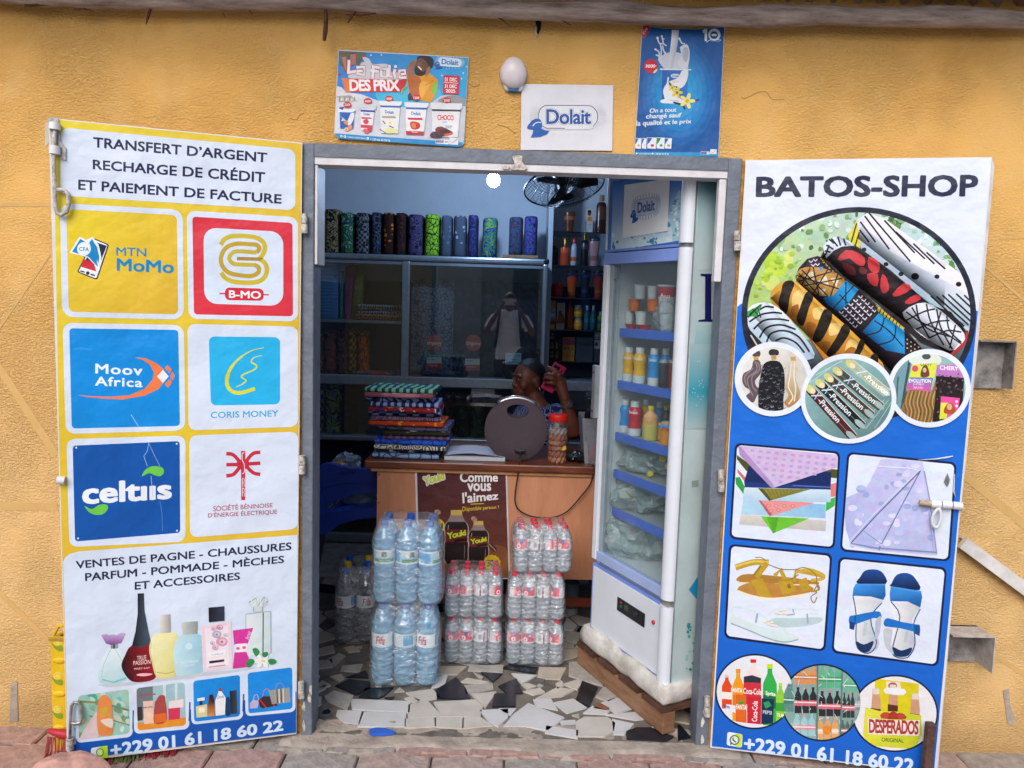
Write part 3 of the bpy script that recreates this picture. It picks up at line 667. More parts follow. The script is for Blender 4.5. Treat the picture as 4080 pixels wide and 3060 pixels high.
# header
p=Print(LPL,'A',.0012);p.poly(rquad(tq(262,198,1985,360,1985,808,258,700),.035),'#d5e0f2');p.build('sign_field',ban,m=BANNER)
for s,q in (("TRANSFERT D\u2019ARGENT",tq(500,268,1780,385,1776,458,500,345)),("RECHARGE DE CR\u00c9DIT",tq(497,416,1765,508,1762,606,497,506)),("ET PAIEMENT DE FACTURE",tq(390,580,1885,690,1883,760,390,656))):
    p=Print(LPL,'A',.0016);p.text(s,q,NAVY,.018);p.build('lettering',ban,m=BANNER)
# MoMo tile
p=tile('A',tq(256,755,1158,803,1166,1610,272,1590),tq(302,798,1115,842,1125,1572,320,1552),('#e4cc2c','#dcb23a',(300,800),(1120,1570)),.09,.05)
p.poly(rquad(tq(505,1012,618,1058,530,1320,380,1262),.12),'#22233a').poly(rquad(tq(508,1022,606,1062,523,1308,392,1258),.1),'#e8eef4')
p.poly([(515,1040),(600,1068),(540,1220),(440,1180)],'#2a2c44').poly([(425,1165),(500,1185),(525,1258),(412,1222)],'#d02c40')
p.poly([(326,1118),(400,1000),(450,1025),(495,1002),(540,1060),(560,1150),(548,1248),(520,1215),(455,1150)],'#e8eef4')
p.poly([(470,1045),(492,1018),(530,1080),(545,1150),(540,1200)],'#1a86c4').poly([(345,1112),(405,1016),(470,1058),(520,1130),(535,1225),(465,1148)],'#1a86c4')
p.poly(ell(432,1091,50),'#e4f0f6').text('CFA',lq(397,1076,470,1080,30),'#3a5a8a',.01)
p.poly(ell(460,1268,13),'#22233a').poly([(406,1248),(438,1256),(436,1266),(404,1258)],'#22233a').poly([(482,1272),(514,1282),(512,1292),(480,1282)],'#22233a')
p.text('MTN',lq(670,1077,890,1086,62),'#1286c2',.008).text('MoMo',lq(673,1158,1093,1178,94),'#1286c2',.02)
p.build('logo_tile',ban,'yellow mobile money tile with phone and banknotes',BANNER)
# B-MO tile
p=tile('A',tq(1186,808,2004,858,2004,1624,1200,1604),tq(1228,853,1964,900,1968,1586,1240,1572),'#d63444',.08,.035)
p.poly(rquad(tq(1310,933,1896,965,1896,1510,1316,1492),.16),'#d3e0f2')
G1,G2='#c9b432','#a8843c'
p.line([(1437,1062),(1470,1016),(1540,996),(1670,1002),(1740,1032),(1762,1088),(1740,1142),(1722,1162),(1762,1196),(1776,1250),(1752,1306),(1690,1336),(1560,1336),(1478,1310),(1440,1264)],34,G1,5)
p.line([(1700,1118),(1722,1088),(1700,1062),(1640,1056),(1545,1054),(1475,1084),(1440,1150),(1448,1215),(1492,1262),(1560,1282),(1660,1290),(1712,1264),(1714,1226),(1680,1206)],32,'#bfa136',5)
p.line([(1700,1118),(1560,1108),(1512,1130),(1500,1165),(1522,1194),(1560,1204),(1680,1208)],30,'#c4b038',5).line([(1556,1162),(1730,1166)],26,G2)
p.line([(1427,1418),(1790,1428)],10,'#d02a40').poly(rquad(tq(1468,1374,1752,1382,1752,1472,1468,1466),.12),'#cf2a40').text('B-MO',lq(1497,1394,1732,1402,56),'#f2f2f6',.02)
p.build('logo_tile',ban,'red framed tile with golden letter B',BANNER)
# Moov tile
p=tile('B',tq(248,142,1050,158,1060,855,268,878),tq(292,179,1013,190,1024,825,308,842),'#0e8bdc',.08,.035)
p.text('Moov',lq(464,412,776,426,66),'#e6eef4',.018,1.1).text('Africa',lq(462,497,776,508,62),'#e6eef4',.018,1.1)
p.poly([(722,370),(800,378),(870,412),(918,452),(873,497),(912,541),(880,582),(790,625),(650,649),(520,645),(400,632),(343,618),(420,627),(560,632),(690,622),(790,580),(842,520),(852,470),(826,420),(778,388)],'#ee7c48')
p.poly([(912,453),(949,497),(911,542),(872,497)],'#e8eaf0')
for q in ([(940,422),(970,452),(955,478),(924,442)],[(974,466),(989,494),(977,524),(958,497)],[(956,514),(972,536),(945,573),(924,548)]): p.poly(q,'#ee7c48')
p.line([(700,750),(722,785),(750,827)],4,'#a8cfee').line([(320,320),(360,310),(440,322)],14,'#2c98e0')
p.build('logo_tile',ban,'sky blue tile with orange swoosh',BANNER)
# Coris tile
p=tile('B',tq(1074,150,1804,168,1804,830,1080,854),tq(1214,233,1686,238,1686,682,1228,690),'#28b2e8',.07,.08)
p.line([(1580,307),(1500,326),(1420,375),(1362,440),(1334,510),(1342,568),(1382,602),(1440,603),(1520,578)],[5,8,14,20,24,24,24,24,24],'#d8d838',6)
p.line([(1565,358),(1512,375),(1495,402),(1530,425),(1515,452),(1452,480),(1430,500),(1460,524),(1440,545),(1395,568)],[5,8,10,10,10,10,9,9,6],'#d8d838',5)
p.text('CORIS MONEY',tq(1227,732,1674,720,1674,762,1227,775),'#2ca6d6',.012)
p.build('logo_tile',ban,'white tile with cyan square and yellow curve',BANNER)
# celtiis tile
p=tile('B',tq(274,912,1060,888,1060,1590,292,1626),tq(314,955,1022,925,1026,1531,330,1589),'#0d53a6',.07,.03)
p.text('celt\u0131\u0131s',tq(375,1196,970,1172,970,1308,378,1346),'#e6ecf4',.03)
p.poly([(772,1157),(800,1110),(850,1090),(905,1100),(918,1130),(895,1156),(860,1152),(820,1137)],'#6ac648',4).poly([(393,1354),(440,1374),(490,1346),(538,1345),(548,1370),(520,1405),(470,1413),(425,1396)],'#6ac648',4)
p.line([(818,935),(808,990),(785,1025),(808,1090)],4,'#8fb4da').line([(818,940),(855,1020),(892,1092)],3,'#8fb4da').line([(890,1320),(905,1400),(908,1520)],3,'#5f8fc6').line([(832,1155),(845,1290)],3,'#b8d0e6')
for c in ((338,968),(1002,943),(1004,1517),(350,1568)): p.poly(ell(*c,6),'#dfe8f0')
p.build('logo_tile',ban,'dark blue tile with white name and two green leaves',BANNER)
# SBEE tile
p=tile('B',tq(1085,888,1804,862,1806,1505,1090,1563),None,None,.07)
RD='#c62c46'
for pts in ([(1330,1008),(1372,1014),(1408,1048),(1430,1082)],[(1330,1081),(1432,1080)],[(1330,1155),(1375,1146),(1408,1112),(1430,1080)],[(1555,999),(1510,1006),(1474,1042),(1455,1078)],[(1555,1071),(1452,1077)],[(1555,1145),(1512,1136),(1478,1108),(1455,1076)]):
    p.line(pts,24,RD,5 if len(pts) > 2 else 0)
p.poly([(1400,1062),(1442,1040),(1480,1060),(1480,1095),(1442,1120),(1402,1100)],RD).poly([(1427,990),(1456,990),(1455,1315),(1428,1316)],RD)
p.line([(1449,1003),(1436,1008),(1436,1050),(1449,1080),(1449,1130),(1436,1140)],5,'#ecdfe4',4)
for y in (1170,1235): p.line([(1436,y),(1449,y+4),(1449,y+26),(1436,y+30),(1449,y+34),(1449,y+56)],4,'#ecdfe4');p.line([(1436,y),(1436,y+56)],4,'#ecdfe4')
p.text('SOCI\u00c9T\u00c9 B\u00c9NINOISE',tq(1243,1346,1635,1328,1635,1362,1243,1390),'#ad4560',.008).text("D\u2019\u00c9NERGIE \u00c9LECTRIQUE",tq(1209,1396,1666,1370,1666,1411,1209,1436),'#ad4560',.008)
p.build('logo_tile',ban,'white tile with red power company emblem',BANNER)
# lower white field and blue foot
p=Print(LPL,'C',.0011)
p.poly([(262,238),(278,208),(310,184),(370,168),(1874,54),(1872,640),(1868,1180),(1868,1416),(305,1606),(290,1350),(275,700)],'#d3e0f2')
p.poly([(340,1385),(700,1330),(1868,1132),(1866,1416),(308,1604),(306,1510),(352,1495)],'#1456b2')
p.build('sign_field',ban,m=BANNER)
for s,q in (("VENTES DE PAGNE - CHAUSSURES",tq(347,234,1836,104,1834,158,352,288)),("PARFUM - POMMADE - M\u00c8CHES",tq(412,304,1785,184,1784,247,414,374)),("ET ACCESSOIRES",tq(755,378,1480,311,1480,363,755,433))):
    p=Print(LPL,'C',.0016);p.text(s,q,'#1c2244',.016);p.build('lettering',ban,m=BANNER)
# the printed perfumes
p=Print(LPL,'C',.0016)
p.poly([(500,1085),(705,1068),(1030,1020),(1430,985),(1640,960),(1400,1010),(900,1075),(560,1105)],'#c2cbd6')
p.poly([(578,835),(640,832),(690,920),(706,1010),(690,1058),(600,1084),(522,1074),(502,1020),(520,930)],('#e4f0f4','#a8d0d6',(560,850),(620,1085)),3)
p.line([(530,1050),(610,1070),(695,1040)],10,'#7fb8bc').line([(590,840),(540,950),(525,1040)],4,'#a8c4cc').line([(620,840),(680,940),(690,1020)],4,'#a8c4cc')
p.poly([(588,806),(640,803),(640,836),(590,838)],'#8f9aa4').poly([(605,806),(618,806),(618,838),(606,838)],'#39424c')
p.poly([(524,745),(560,735),(575,745),(610,738),(628,746),(660,728),(693,732),(662,800),(590,812),(556,802)],('#c8a8d6','#7a4890',(600,730),(600,812)))
p.poly([(735,816),(868,803),(905,900),(908,1000),(885,1050),(800,1068),(735,1062),(692,1020),(663,955),(690,880)],('#241216','#a01c28',(670,900),(880,850)),3)
p.poly([(760,1020),(850,1000),(900,1015),(880,1045),(760,1058)],'#7a1420',3).poly([(765,1018),(810,1006),(880,1012),(820,1028)],'#f0b8b8',3)
p.poly([(775,458),(818,455),(823,580),(850,715),(870,804),(800,830),(735,818),(760,720),(775,600)],('#11161c','#4a5666',(760,600),(850,610)))
p.text('TRUE',lq(770,888,835,882,30),'#e8c8c8',.01).text('PASSION',lq(745,922,864,912,30),'#e8c8c8',.01).text('MARY KAY',lq(752,970,860,962,14),'#e8c8c8',.01)
p.poly([(900,735),(1030,724),(1056,790),(1052,900),(1032,1025),(970,1040),(905,1036),(872,930),(855,850),(866,780)],('#f0eebc','#dcd484',(880,800),(1040,900)),3).line([(905,1000),(970,1010),(1030,995)],6,'#b8b060')
p.line([(868,790),(862,860),(900,1020)],6,'#c8c88c').text('HER',lq(880,805,990,798,40),'#e8e6b4',.01)
p.poly([(920,607),(1000,600),(1003,726),(922,734)],('#e0e0dc','#9c9c94',(920,660),(1000,660)))
p.poly([(1075,745),(1190,735),(1236,790),(1242,900),(1230,990),(1140,1012),(1050,1026),(1030,960),(1022,880),(1034,800)],('#c2e2ec','#94c4d6',(1030,850),(1240,860)),3)
p.text('AUTHENTIC',lq(1070,925,1198,912,18),'#d4ecf2',.01).text('HOMME',lq(1100,950,1165,944,12),'#d4ecf2',.01).poly(ell(1128,822,26,24,8),'#c8e6ee')
p.poly([(1075,656),(1189,648),(1186,734),(1085,743)],('#c6cac8','#8e9290',(1080,700),(1188,700)))
p.poly([(1212,682),(1418,650),(1430,968),(1226,1000)],'#e6d2de').poly([(1238,700),(1396,676),(1404,950),(1250,972)],'#efe4ec')
for x,y,r,c in ((1320,740,34,'#a8b0c8'),(1355,790,42,'#d898b4'),(1300,700,22,'#dcb0c4'),(1340,690,24,'#c88aa8'),(1382,745,20,'#c8c4d8'),(1290,800,18,'#b0b8cc'),(1310,830,24,'#d4a8bc')):
    p.poly(ell(x,y,r,r*.8,9),c).poly(ell(x+4,y-3,r*.55,r*.45,8),'#e6c8d4').poly(ell(x,y,r*.25,r*.2,7),'#90708c')
p.poly([(1262,862),(1382,848),(1384,880),(1264,896)],'#f2f2f6').poly([(1268,924),(1370,910),(1371,926),(1269,940)],'#20222c').poly([(1264,960),(1380,946),(1381,954),(1264,968)],'#c8a0b4')
p.text('Youth&Love',lq(1280,872,1364,862,14),'#9098b0',0)
p.poly([(1263,555),(1372,545),(1373,645),(1265,656)],('#15171e','#343a4a',(1263,600),(1372,600)))
p.poly([(1520,600),(1690,580),(1692,868),(1610,884),(1522,892)],('#dfe8ea','#c2d4d8',(1520,700),(1690,720))).line([(1520,600),(1522,890)],5,'#a4b8bc').line([(1690,580),(1692,868)],5,'#a4b8bc').line([(1640,590),(1638,872)],9,'#5c6a70').line([(1520,600),(1690,580)],6,'#98aab0')
p.poly([(1538,520),(1556,488),(1610,472),(1660,480),(1672,512),(1658,540),(1636,546),(1640,578),(1572,584),(1574,552),(1545,546)],'#ccd8dc').line([(1540,520),(1590,490),(1600,545),(1650,480),(1640,540),(1668,510)],6,'#7c9098').line([(1556,490),(1570,545),(1620,476),(1625,545)],5,'#e8f0f2').line([(1574,552),(1574,584)],5,'#7c9098').line([(1632,548),(1634,580)],5,'#7c9098')
p.poly([(1430,712),(1572,694),(1532,805),(1440,812)],'#d13a98').poly([(1442,862),(1522,852),(1560,960),(1430,976)],'#cf3896').poly([(1446,806),(1528,800),(1530,858),(1448,864)],'#f0e4ec').poly(ell(1466,836,13,10),'#d860a8').poly(ell(1508,830,13,10),'#d860a8')
p.text('Amor',tq(1512,770,1530,712,1560,720,1542,776),'#f0b8d8',.01)
for a in range(0,360,60):
    x,y=1636+36*math.cos(rad(a)),924+22*math.sin(rad(a));p.poly(ell(x,y,30,15,10,a),'#eef0ea')
for q in ([(1565,845),(1590,832),(1616,860),(1590,890)],[(1630,870),(1668,860),(1670,886),(1645,898)],[(1520,938),(1552,906),(1582,926),(1540,968)],[(1672,915),(1712,908),(1732,932),(1690,948)]): p.poly(q,'#2f8a4a',3)
p.poly(ell(1640,922,14,9),'#d8dca0')
p.build('printed_picture',ban,'row of seven printed perfume bottles with a white flower',PHOTO)
# four small pictures
def pic(q,b):
    p=Print(LPL,'C',.0017);cx,cy_=bil(q,.5,.5);bq=[(x+(b if x > cx else -b),y+(b if y > cy_ else -b)) for x,y in q]
    p.poly(rquad(bq,.1),'#d3e0f2');return p
q=tq(365,1162,714,1116,720,1422,370,1466);p=pic(q,22);p.poly(rquad(q,.07),'#9cc4b4');p.clip=rquad(q,.07);rr=random.Random(4)
for k in range(46): p.poly(ell(rr.uniform(360,720),rr.uniform(1120,1470),rr.uniform(14,34),rr.uniform(12,24),7,rr.uniform(0,90)),rr.choice(['#7fc4c0','#3fa894','#b8d4c4','#8fae8a','#cfe0e0','#5fb8c8','#6f9a7c','#c4ccb4']))
p.line([(365,1200),(520,1210),(714,1262)],14,'#7f8a58').line([(440,1300),(600,1330),(720,1365)],10,'#889468')
p.poly([(372,1466),(470,1300),(500,1290),(510,1420),(480,1460)],'#d4c4c4',3).poly([(508,1190),(520,1165),(560,1155),(580,1180),(596,1220),(604,1410),(560,1436),(510,1430),(494,1350),(498,1240)],'#e08a4c',3)
p.poly(ell(545,1260,30,18),'#c2a83a').text('Carrot',lq(516,1282,590,1276,26),'#c8b040',.02).poly([(520,1330),(600,1320),(602,1380),(560,1370)],'#e4d0c4',3)
p.build('printed_picture',ban,'orange lotion bottle before green shelves',PHOTO)
q=tq(765,1110,1100,1068,1108,1366,775,1402);p=pic(q,24);p.poly(rquad(q,.07),'#9fbfc8');p.clip=rquad(q,.07)
p.poly([(768,1110),(880,1090),(880,1300),(772,1330)],'#6c7a80').line([(960,1080),(960,1250)],20,'#d2dde0').line([(1040,1070),(1040,1240)],16,'#cfdade').line([(780,1160),(900,1150)],10,'#a05868').poly([(770,1350),(1110,1310),(1110,1370),(770,1404)],'#e0902c')
p.poly([(812,1200),(880,1195),(885,1350),(820,1358)],'#e8c4b4').poly([(772,1240),(806,1236),(810,1330),(776,1336)],'#3a3430').poly([(905,1190),(925,1160),(960,1160),(968,1200),(975,1260),(972,1340),(890,1350),(892,1220)],'#a84a44',3).poly([(890,1290),(972,1280),(972,1340),(892,1350)],'#e06a2c').poly([(985,1250),(1068,1240),(1066,1320),(988,1330)],'#cc3858').poly([(990,1200),(1090,1185),(1090,1240),(990,1250)],'#e6d8d8')
p.text('BRUME',lq(815,1238,880,1232,12),'#6a4a4a',.01)
p.build('printed_picture',ban,'red and orange perfumes on a shop counter',PHOTO)
q=tq(1157,1060,1480,1017,1481,1302,1165,1342);p=pic(q,20);p.poly(rquad(q,.07),('#1a8fe0','#1279cc',(1160,1060),(1480,1300)))
p.poly([(1176,1235),(1252,1220),(1256,1304),(1180,1312)],'#d8d09a').poly([(1195,1245),(1235,1240),(1236,1275),(1197,1280)],'#f0ead2').poly([(1186,1180),(1236,1172),(1236,1192),(1186,1200)],'#e4e6e2').poly([(1200,1200),(1222,1198),(1222,1225),(1202,1228)],'#2c2c2c')
p.poly([(1268,1155),(1292,1152),(1306,1200),(1305,1300),(1262,1304),(1260,1215)],('#3a1c1c','#e0902c',(1280,1200),(1284,1300))).poly([(1308,1200),(1340,1112),(1384,1180),(1376,1292),(1312,1300)],'#e8eaee').poly([(1334,1112),(1352,1108),(1356,1128),(1336,1132)],'#b0202c').text('Dove',lq(1322,1160,1368,1152,24),'#7a8cae',.01)
p.poly([(1384,1175),(1404,1172),(1418,1210),(1416,1290),(1380,1294),(1380,1205)],'#1a3a6a',3).poly([(1408,1130),(1456,1122),(1462,1284),(1420,1288)],('#16181c','#3c444c',(1408,1200),(1460,1200)))
p.build('printed_picture',ban,'five perfume bottles on blue',PHOTO)
q=tq(1532,1005,1840,965,1842,1252,1538,1284);p=pic(q,20);p.poly(rquad(q,.07),'#1a8ade')
p.line([(1568,1205),(1580,1160),(1600,1158),(1610,1200)],5,'#b8b0d8',4).poly([(1548,1215),(1570,1190),(1612,1196),(1600,1246),(1550,1250)],'#c0b4d0').line([(1634,1170),(1650,1120),(1680,1120),(1690,1165)],5,'#c06a98',4).poly([(1606,1195),(1640,1165),(1720,1165),(1738,1230),(1640,1248),(1618,1240)],'#3c2c30').line([(1618,1190),(1660,1245)],10,'#c02c34').line([(1700,1170),(1716,1235)],10,'#c02c34')
p.line([(1724,1120),(1736,1082),(1770,1078),(1784,1112)],5,'#9080b8',4).poly([(1676,1125),(1820,1105),(1828,1205),(1700,1220)],'#9a9a94')
for k in range(4): p.line([(1734+k*14,1118-k*2),(1738+k*14,1214-k*2)],6,'#2a2a2a' if k % 2 == 0 else '#e0e0da')
p.build('printed_picture',ban,'three handbags on blue',PHOTO)
for a,b in (((745,1262),(742,1390)),((1135,1206),(1130,1335)),((1505,1150),(1500,1270))):
    p=Print(LPL,'C',.0018);p.line([a,b],9,'#1a4c96');p.build('divider_line',ban,m=BANNER)
p=Print(LPL,'C',.0018);p.text('+229 01 61 18 60 22',tq(585,1492,1778,1326,1778,1402,590,1588),'#cfe4f8',.03);p.build('lettering',ban,m=BANNER)
p=Print(LPL,'C',.0018);p.poly(rquad(tq(452,1522,568,1504,570,1588,456,1606),.12),'#e2ecee').poly([(512,1512),(568,1504),(570,1588),(512,1597)],'#b8e02c').poly(ell(515,1552,27,29),'#4f8a4a').poly(ell(515,1552,20,22),'#dcec9c')
p.build('chat_icon',ban,m=BANNER)
# tape, creases
# ---- leaf hardware
M_BOLT=mat('chipped_white_bolt','#bdb8b2',.5,var=.3,scale=60,dark='#6a625a',bump=.3)
mb=MB();mb.tube(qpts(LPL,[('A',222,160),('A',215,280),('A',210,420),('A',218,640),('A',222,780),('A',235,830),('A',265,842),('A',305,820),('A',322,760),('A',318,690),('A',290,660),('A',232,655)],.016),.0062,8);part('door_bolt',mb,M_BOLT,left,smooth=True)
for y0,y1 in ((165,215),(335,395)):
    mb=MB();mb.tube(qpts(LPL,[('A',218,y0),('A',216,y1)],.014),.016,10);part('bolt_sleeve',mb,M_LEAFW,left,smooth=40)
mb=MB();mb.prism(qpts(LPL,[('A',168,125),('A',245,130),('A',262,300),('A',300,350),('A',300,440),('A',262,430),('A',240,300),('A',196,330)],.003),LPL.n*.004);part('bolt_plate',mb,M_STEEL,left)
mb=MB();mb.prism(qpts(LPL,[('A',148,165),('A',180,160),('A',178,310),('A',145,345)],-.004),LPL.n*.003);part('tape_flap',mb,mat('dull_tape','#c2b7a4',.5,var=.15),left)
mb=MB();mb.tube(qpts(LPL,[('N',700,1390),('N',705,1200),('N',715,1040),('N',740,1000),('N',780,1000),('N',815,1060),('N',825,1150),('N',805,1205),('N',760,1215),('N',712,1210)],.014),.0048,8);part('door_bolt',mb,mat('worn_steel','#b4b0ac',.35,metal=.8,var=.3,scale=40),left,smooth=True)
mb=MB();mb.tube(qpts(LPL,[('N',700,1360),('N',700,1470)],.012),.012,10);part('bolt_sleeve',mb,M_BOLT,left,smooth=40)
mb=MB();mb.tube(qpts(LPL,[('B',212,1182),('B',262,1186)],.010),.013,10);part('edge_knob',mb,M_LEAFW,left,smooth=40)
def hinges(pl,parent,lst):
    for v,x,y0,y1 in lst:
        mb=MB();ym=(y0+y1)/2
        mb.tube(qpts(pl,[(v,x,y0),(v,x,ym-3)],.008),.0105,10);mb2=MB();mb2.tube(qpts(pl,[(v,x,ym+3),(v,x+2,y1)],.008),.0112,10)
        h=part('hinge',mb,M_BOLT,parent,smooth=40);part('hinge_knuckle',mb2,M_BOLT,h,smooth=40)
hinges(LPL,left,[('A',2050,832,975),('B',1832,1020,1140),('C',1900,1065,1175)])
# ================================================================== right door leaf: the shop sign
RD_,RPL=leaf_frame(1.467,14.5,1)
right=thing('door_leaf','open steel door leaf with the blue and white shop name sign and fabric pictures','door',(1.5,-.04,0))
mb=MB();mb.prism(qpts(RPL,[('K',296,66),('K',1994,44),('P',3732,3082),('M',132,1378)]),-RPL.n*.028);part('leaf_panel',mb,M_LEAFW,right)
mb=MB();mb.prism(qpts(RPL,[('K',1994,60),('K',2008,110),('L',1898,10),('L',1786,1100),('L',1762,1300),('P',3738,3060),('P',3728,3060),('L',1772,1000),('L',1876,10)],-.006),-RPL.n*.016);part('leaf_edge',mb,mat('dusty_white_edge','#c4c2c4',.6,var=.15),right)
p=Print(RPL,'K',.0008)
base=[(306,74),(1986,52)]+cvt('P',[(3722,3078)],'K')+cvt('M',[(140,1372)],'K')
p.poly(base,'#d6def0')
p.poly([(238,1075),(262,1055),(330,1045),(1800,1080),(1895,1105)]+cvt('P',[(3721,3077)],'K')+cvt('M',[(143,1370)],'K'),('#1a6cd4','#1560c6',(300,1100),(1000,3500)))
rban=p.build('printed_banner',right,'white and blue printed sign',BANNER)
p=Print(RPL,'K',.0014);p.text('BATOS-SHOP',tq(368,178,1900,164,1892,318,364,322),'#262a46',.028);p.build('lettering',rban,m=BANNER)
# ---- the big round picture of rolled wax prints
p=Print(RPL,'K',.0014);p.STEP=.00001
p.poly(ell(1075,1130,808,742,72),'#1b2136');E0=ell(1075,1130,768,704,72);p.poly(E0,('#b6d2d4','#1d222c',(1000,900),(1000,1500)));p.clip=E0
p.poly([(290,400),(1900,400),(1900,1300),(290,1300)],('#bcd6dc','#a8c46a',(1300,450),(400,1000)))
rr=random.Random(9)
for k in range(330):
    x,y=rr.uniform(320,1850),rr.uniform(430,1120);big=rr.uniform(30,90) if k < 60 else rr.uniform(8,26)
    left_=x < 700 and y > 700
    c=rr.choice(['#a4c63a','#b8d24a','#8cb03a','#c6d878']) if left_ else rr.choice(['#5f8f4a','#7fa860','#cfe2e2','#a8c8b0','#3f6f3c','#dceaea','#86ac7c'])
    p.poly(ell(x,y,big,big*rr.uniform(.5,.9),10,rr.uniform(0,180)),c)
K1='#1d1a22'
# white roll
p.poly([(1062,478),(1130,430),(1250,466),(1850,900),(1860,1220),(1560,1075),(1100,700),(1064,600)],('#e6e8f2','#7fa6bc',(1500,700),(1330,950)))
p.poly([(1130,430),(1250,466),(1850,900),(1856,1000),(1300,700),(1100,520)],'#e8e9f2').poly([(1000,590),(1060,478),(1088,640),(1076,672),(1020,640)],'#d8cc38').line([(1020,640),(1060,500)],10,K1).line([(1050,655),(1078,560)],9,K1)
for a,b in (((1080,545),(1145,630)),((1085,490),(1190,630)),((1115,450),(1285,680)),((1145,430),(1430,765)),((1250,480),(1460,705)),((1330,560),(1530,745)),((1450,640),(1595,780)),((1540,700),(1670,815)),((1570,1000),(1800,1210)),((1610,1005),(1830,1200)),((1650,995),(1850,1180)),((1690,990),(1850,1138)),((1745,985),(1850,1083)),((1800,995),(1850,1043))): p.line([a,b],12,K1)
for x,y,r in ((1110,682,17),(1262,782,17),(1365,850,18),(1462,866,28),(1613,868,18),(1762,920,20)): p.poly(ell(x,y,r,r*.85,14),K1)
p.shade([(1130,425),(1860,900),(1862,1230),(1062,600)],[.9,1,1,.95,.8,.55,.35])
# red and black roll
p.poly([(810,735),(862,630),(925,590),(1030,640),(1112,692),(1300,830),(1570,1062),(1710,1110),(1812,1240),(1815,1310),(1700,1400),(1500,1320),(1150,1010),(900,840)],'#241a20')
p.poly([(826,660),(880,605),(920,592),(1010,622),(1045,655),(960,660),(900,690),(850,742)],'#d3e0f2')
for a,b in (((850,650),(900,680)),((885,605),(930,660)),((930,595),(950,655)),((970,605),(985,655)),((840,690),(880,700)),((845,720),(870,650)),((905,640),(870,610))): p.line([a,b],12,K1)
for q in ([(930,740),(985,685),(1060,698),(1116,740),(1110,792),(1060,782),(1010,742),(950,757)],[(1140,735),(1180,740),(1218,780),(1212,835),(1180,845),(1140,805)],[(1132,850),(1205,850),(1202,935),(1150,912)],[(1236,850),(1270,885),(1282,960),(1240,982),(1222,930)],[(1305,990),(1385,912),(1440,950),(1345,1002)],[(1390,1040),(1470,990),(1504,1022),(1420,1058)]): p.poly(q,'#c83a40',2)
p.poly([(960,770),(1040,800),(1052,862),(990,842)],'#70282e',2).poly([(1085,800),(1130,820),(1120,850),(1080,840)],'#70282e',2)
p.poly([(1375,1115),(1480,1052),(1580,1062),(1720,1172),(1802,1262),(1792,1335),(1700,1378),(1500,1268),(1420,1185)],'#dfe6f0',2)
for pts in ([(1400,1110),(1500,1180),(1640,1240),(1780,1330)],[(1470,1060),(1490,1160),(1560,1290)],[(1540,1055),(1570,1180),(1660,1340)],[(1610,1090),(1640,1220),(1720,1370)],[(1680,1140),(1700,1240),(1780,1320)],[(1400,1170),(1520,1110),(1600,1090)],[(1470,1230),(1600,1180),(1700,1170)],[(1560,1290),(1680,1240),(1780,1250)],[(1440,1080),(1540,1220),(1700,1280)],[(1640,1110),(1600,1240)],[(1740,1200),(1700,1360)]): p.line(pts,11,K1,4)
p.line([(1818,1240),(1812,1310),(1740,1382),(1690,1410)],22,'#b03038',4)
p.shade([(935,585),(1830,1240),(1700,1410),(812,745)],[.7,1,1,.9,.7,.45,.3])
# blue roll with diamonds
p.poly([(640,870),(660,810),(720,745),(790,725),(870,765),(985,880),(1400,1230),(1530,1390),(1480,1520),(1300,1500),(1050,1260),(800,1040),(690,950)],'#2a1d28')
p.poly([(645,880),(670,815),(760,800),(860,820),(975,880),(965,965),(870,1002),(780,990),(700,935)],'#b88a44',2)
for q in ([(690,860),(760,830),(770,900)],[(790,900),(850,860),(870,930)],[(880,880),(940,880),(920,940)],[(800,960),(850,950),(830,990)],[(700,900),(760,920),(740,950)]): p.poly(q,'#e4d4b0')
for a,b in (((650,860),(960,960)),((680,820),(860,1000)),((760,800),(800,990)),((860,820),(760,985)),((960,880),(700,930)),((660,900),(900,830)),((740,810),(680,930)),((930,850),(880,1000)),((660,845),(800,1000))): p.line([a,b],9,K1)
p.poly([(725,755),(790,730),(810,770),(760,805),(710,800)],'#3a2a40')
for x,y in ((745,765),(775,755),(760,790),(790,785)): p.line([(x-14,y-8),(x,y+6),(x+14,y-8)],6,'#e6e6ee')
for k in range(6): p.poly(ell(815+k*11,745+k*12,5),'#d8b84a').poly(ell(830+k*22,770+k*20,5),'#d8b84a')
p.poly([(795,805),(830,800),(815,832)],'#2a9ad8')
p.poly([(985,893),(1072,958),(1000,1055),(940,1112),(860,1062),(828,1015),(900,995)],('#2aa2de','#1468a8',(1030,930),(880,1080))).line([(1040,930),(900,1085)],8,K1).line([(985,905),(985,1060)],8,K1).line([(940,990),(1000,1050)],8,K1)
for i in range(5):
    for j in range(5):
        x,y=1085+i*24-j*33,1000+i*24+j*27
        p.line([(x-15,y),(x+3,y+15),(x+15,y-2)],8,'#e2e2ec')
p.poly([(1195,1062),(1390,1222),(1376,1240),(1205,1108)],'#c8b048')
for k in range(8): p.line([(1205+k*22,1072+k*18),(1195+k*22,1100+k*18)],7,K1)
p.poly([(1210,1118),(1388,1238),(1392,1400),(1260,1375),(1098,1248),(1180,1155)],('#2aa2de','#1260a0',(1340,1200),(1180,1330)))
for pts in ([(1250,1150),(1220,1240),(1130,1270)],[(1330,1205),(1310,1300),(1200,1340)],[(1180,1170),(1280,1240),(1380,1350)]): p.line(pts,9,K1,4)
for i in range(4):
    for j in range(3): p.poly(ell(1408+i*26,1300+j*30+i*18,5),'#d8c48a')
p.shade([(800,722),(1545,1390),(1300,1520),(640,890)],[.65,1,1,.95,.8,.5,.3])
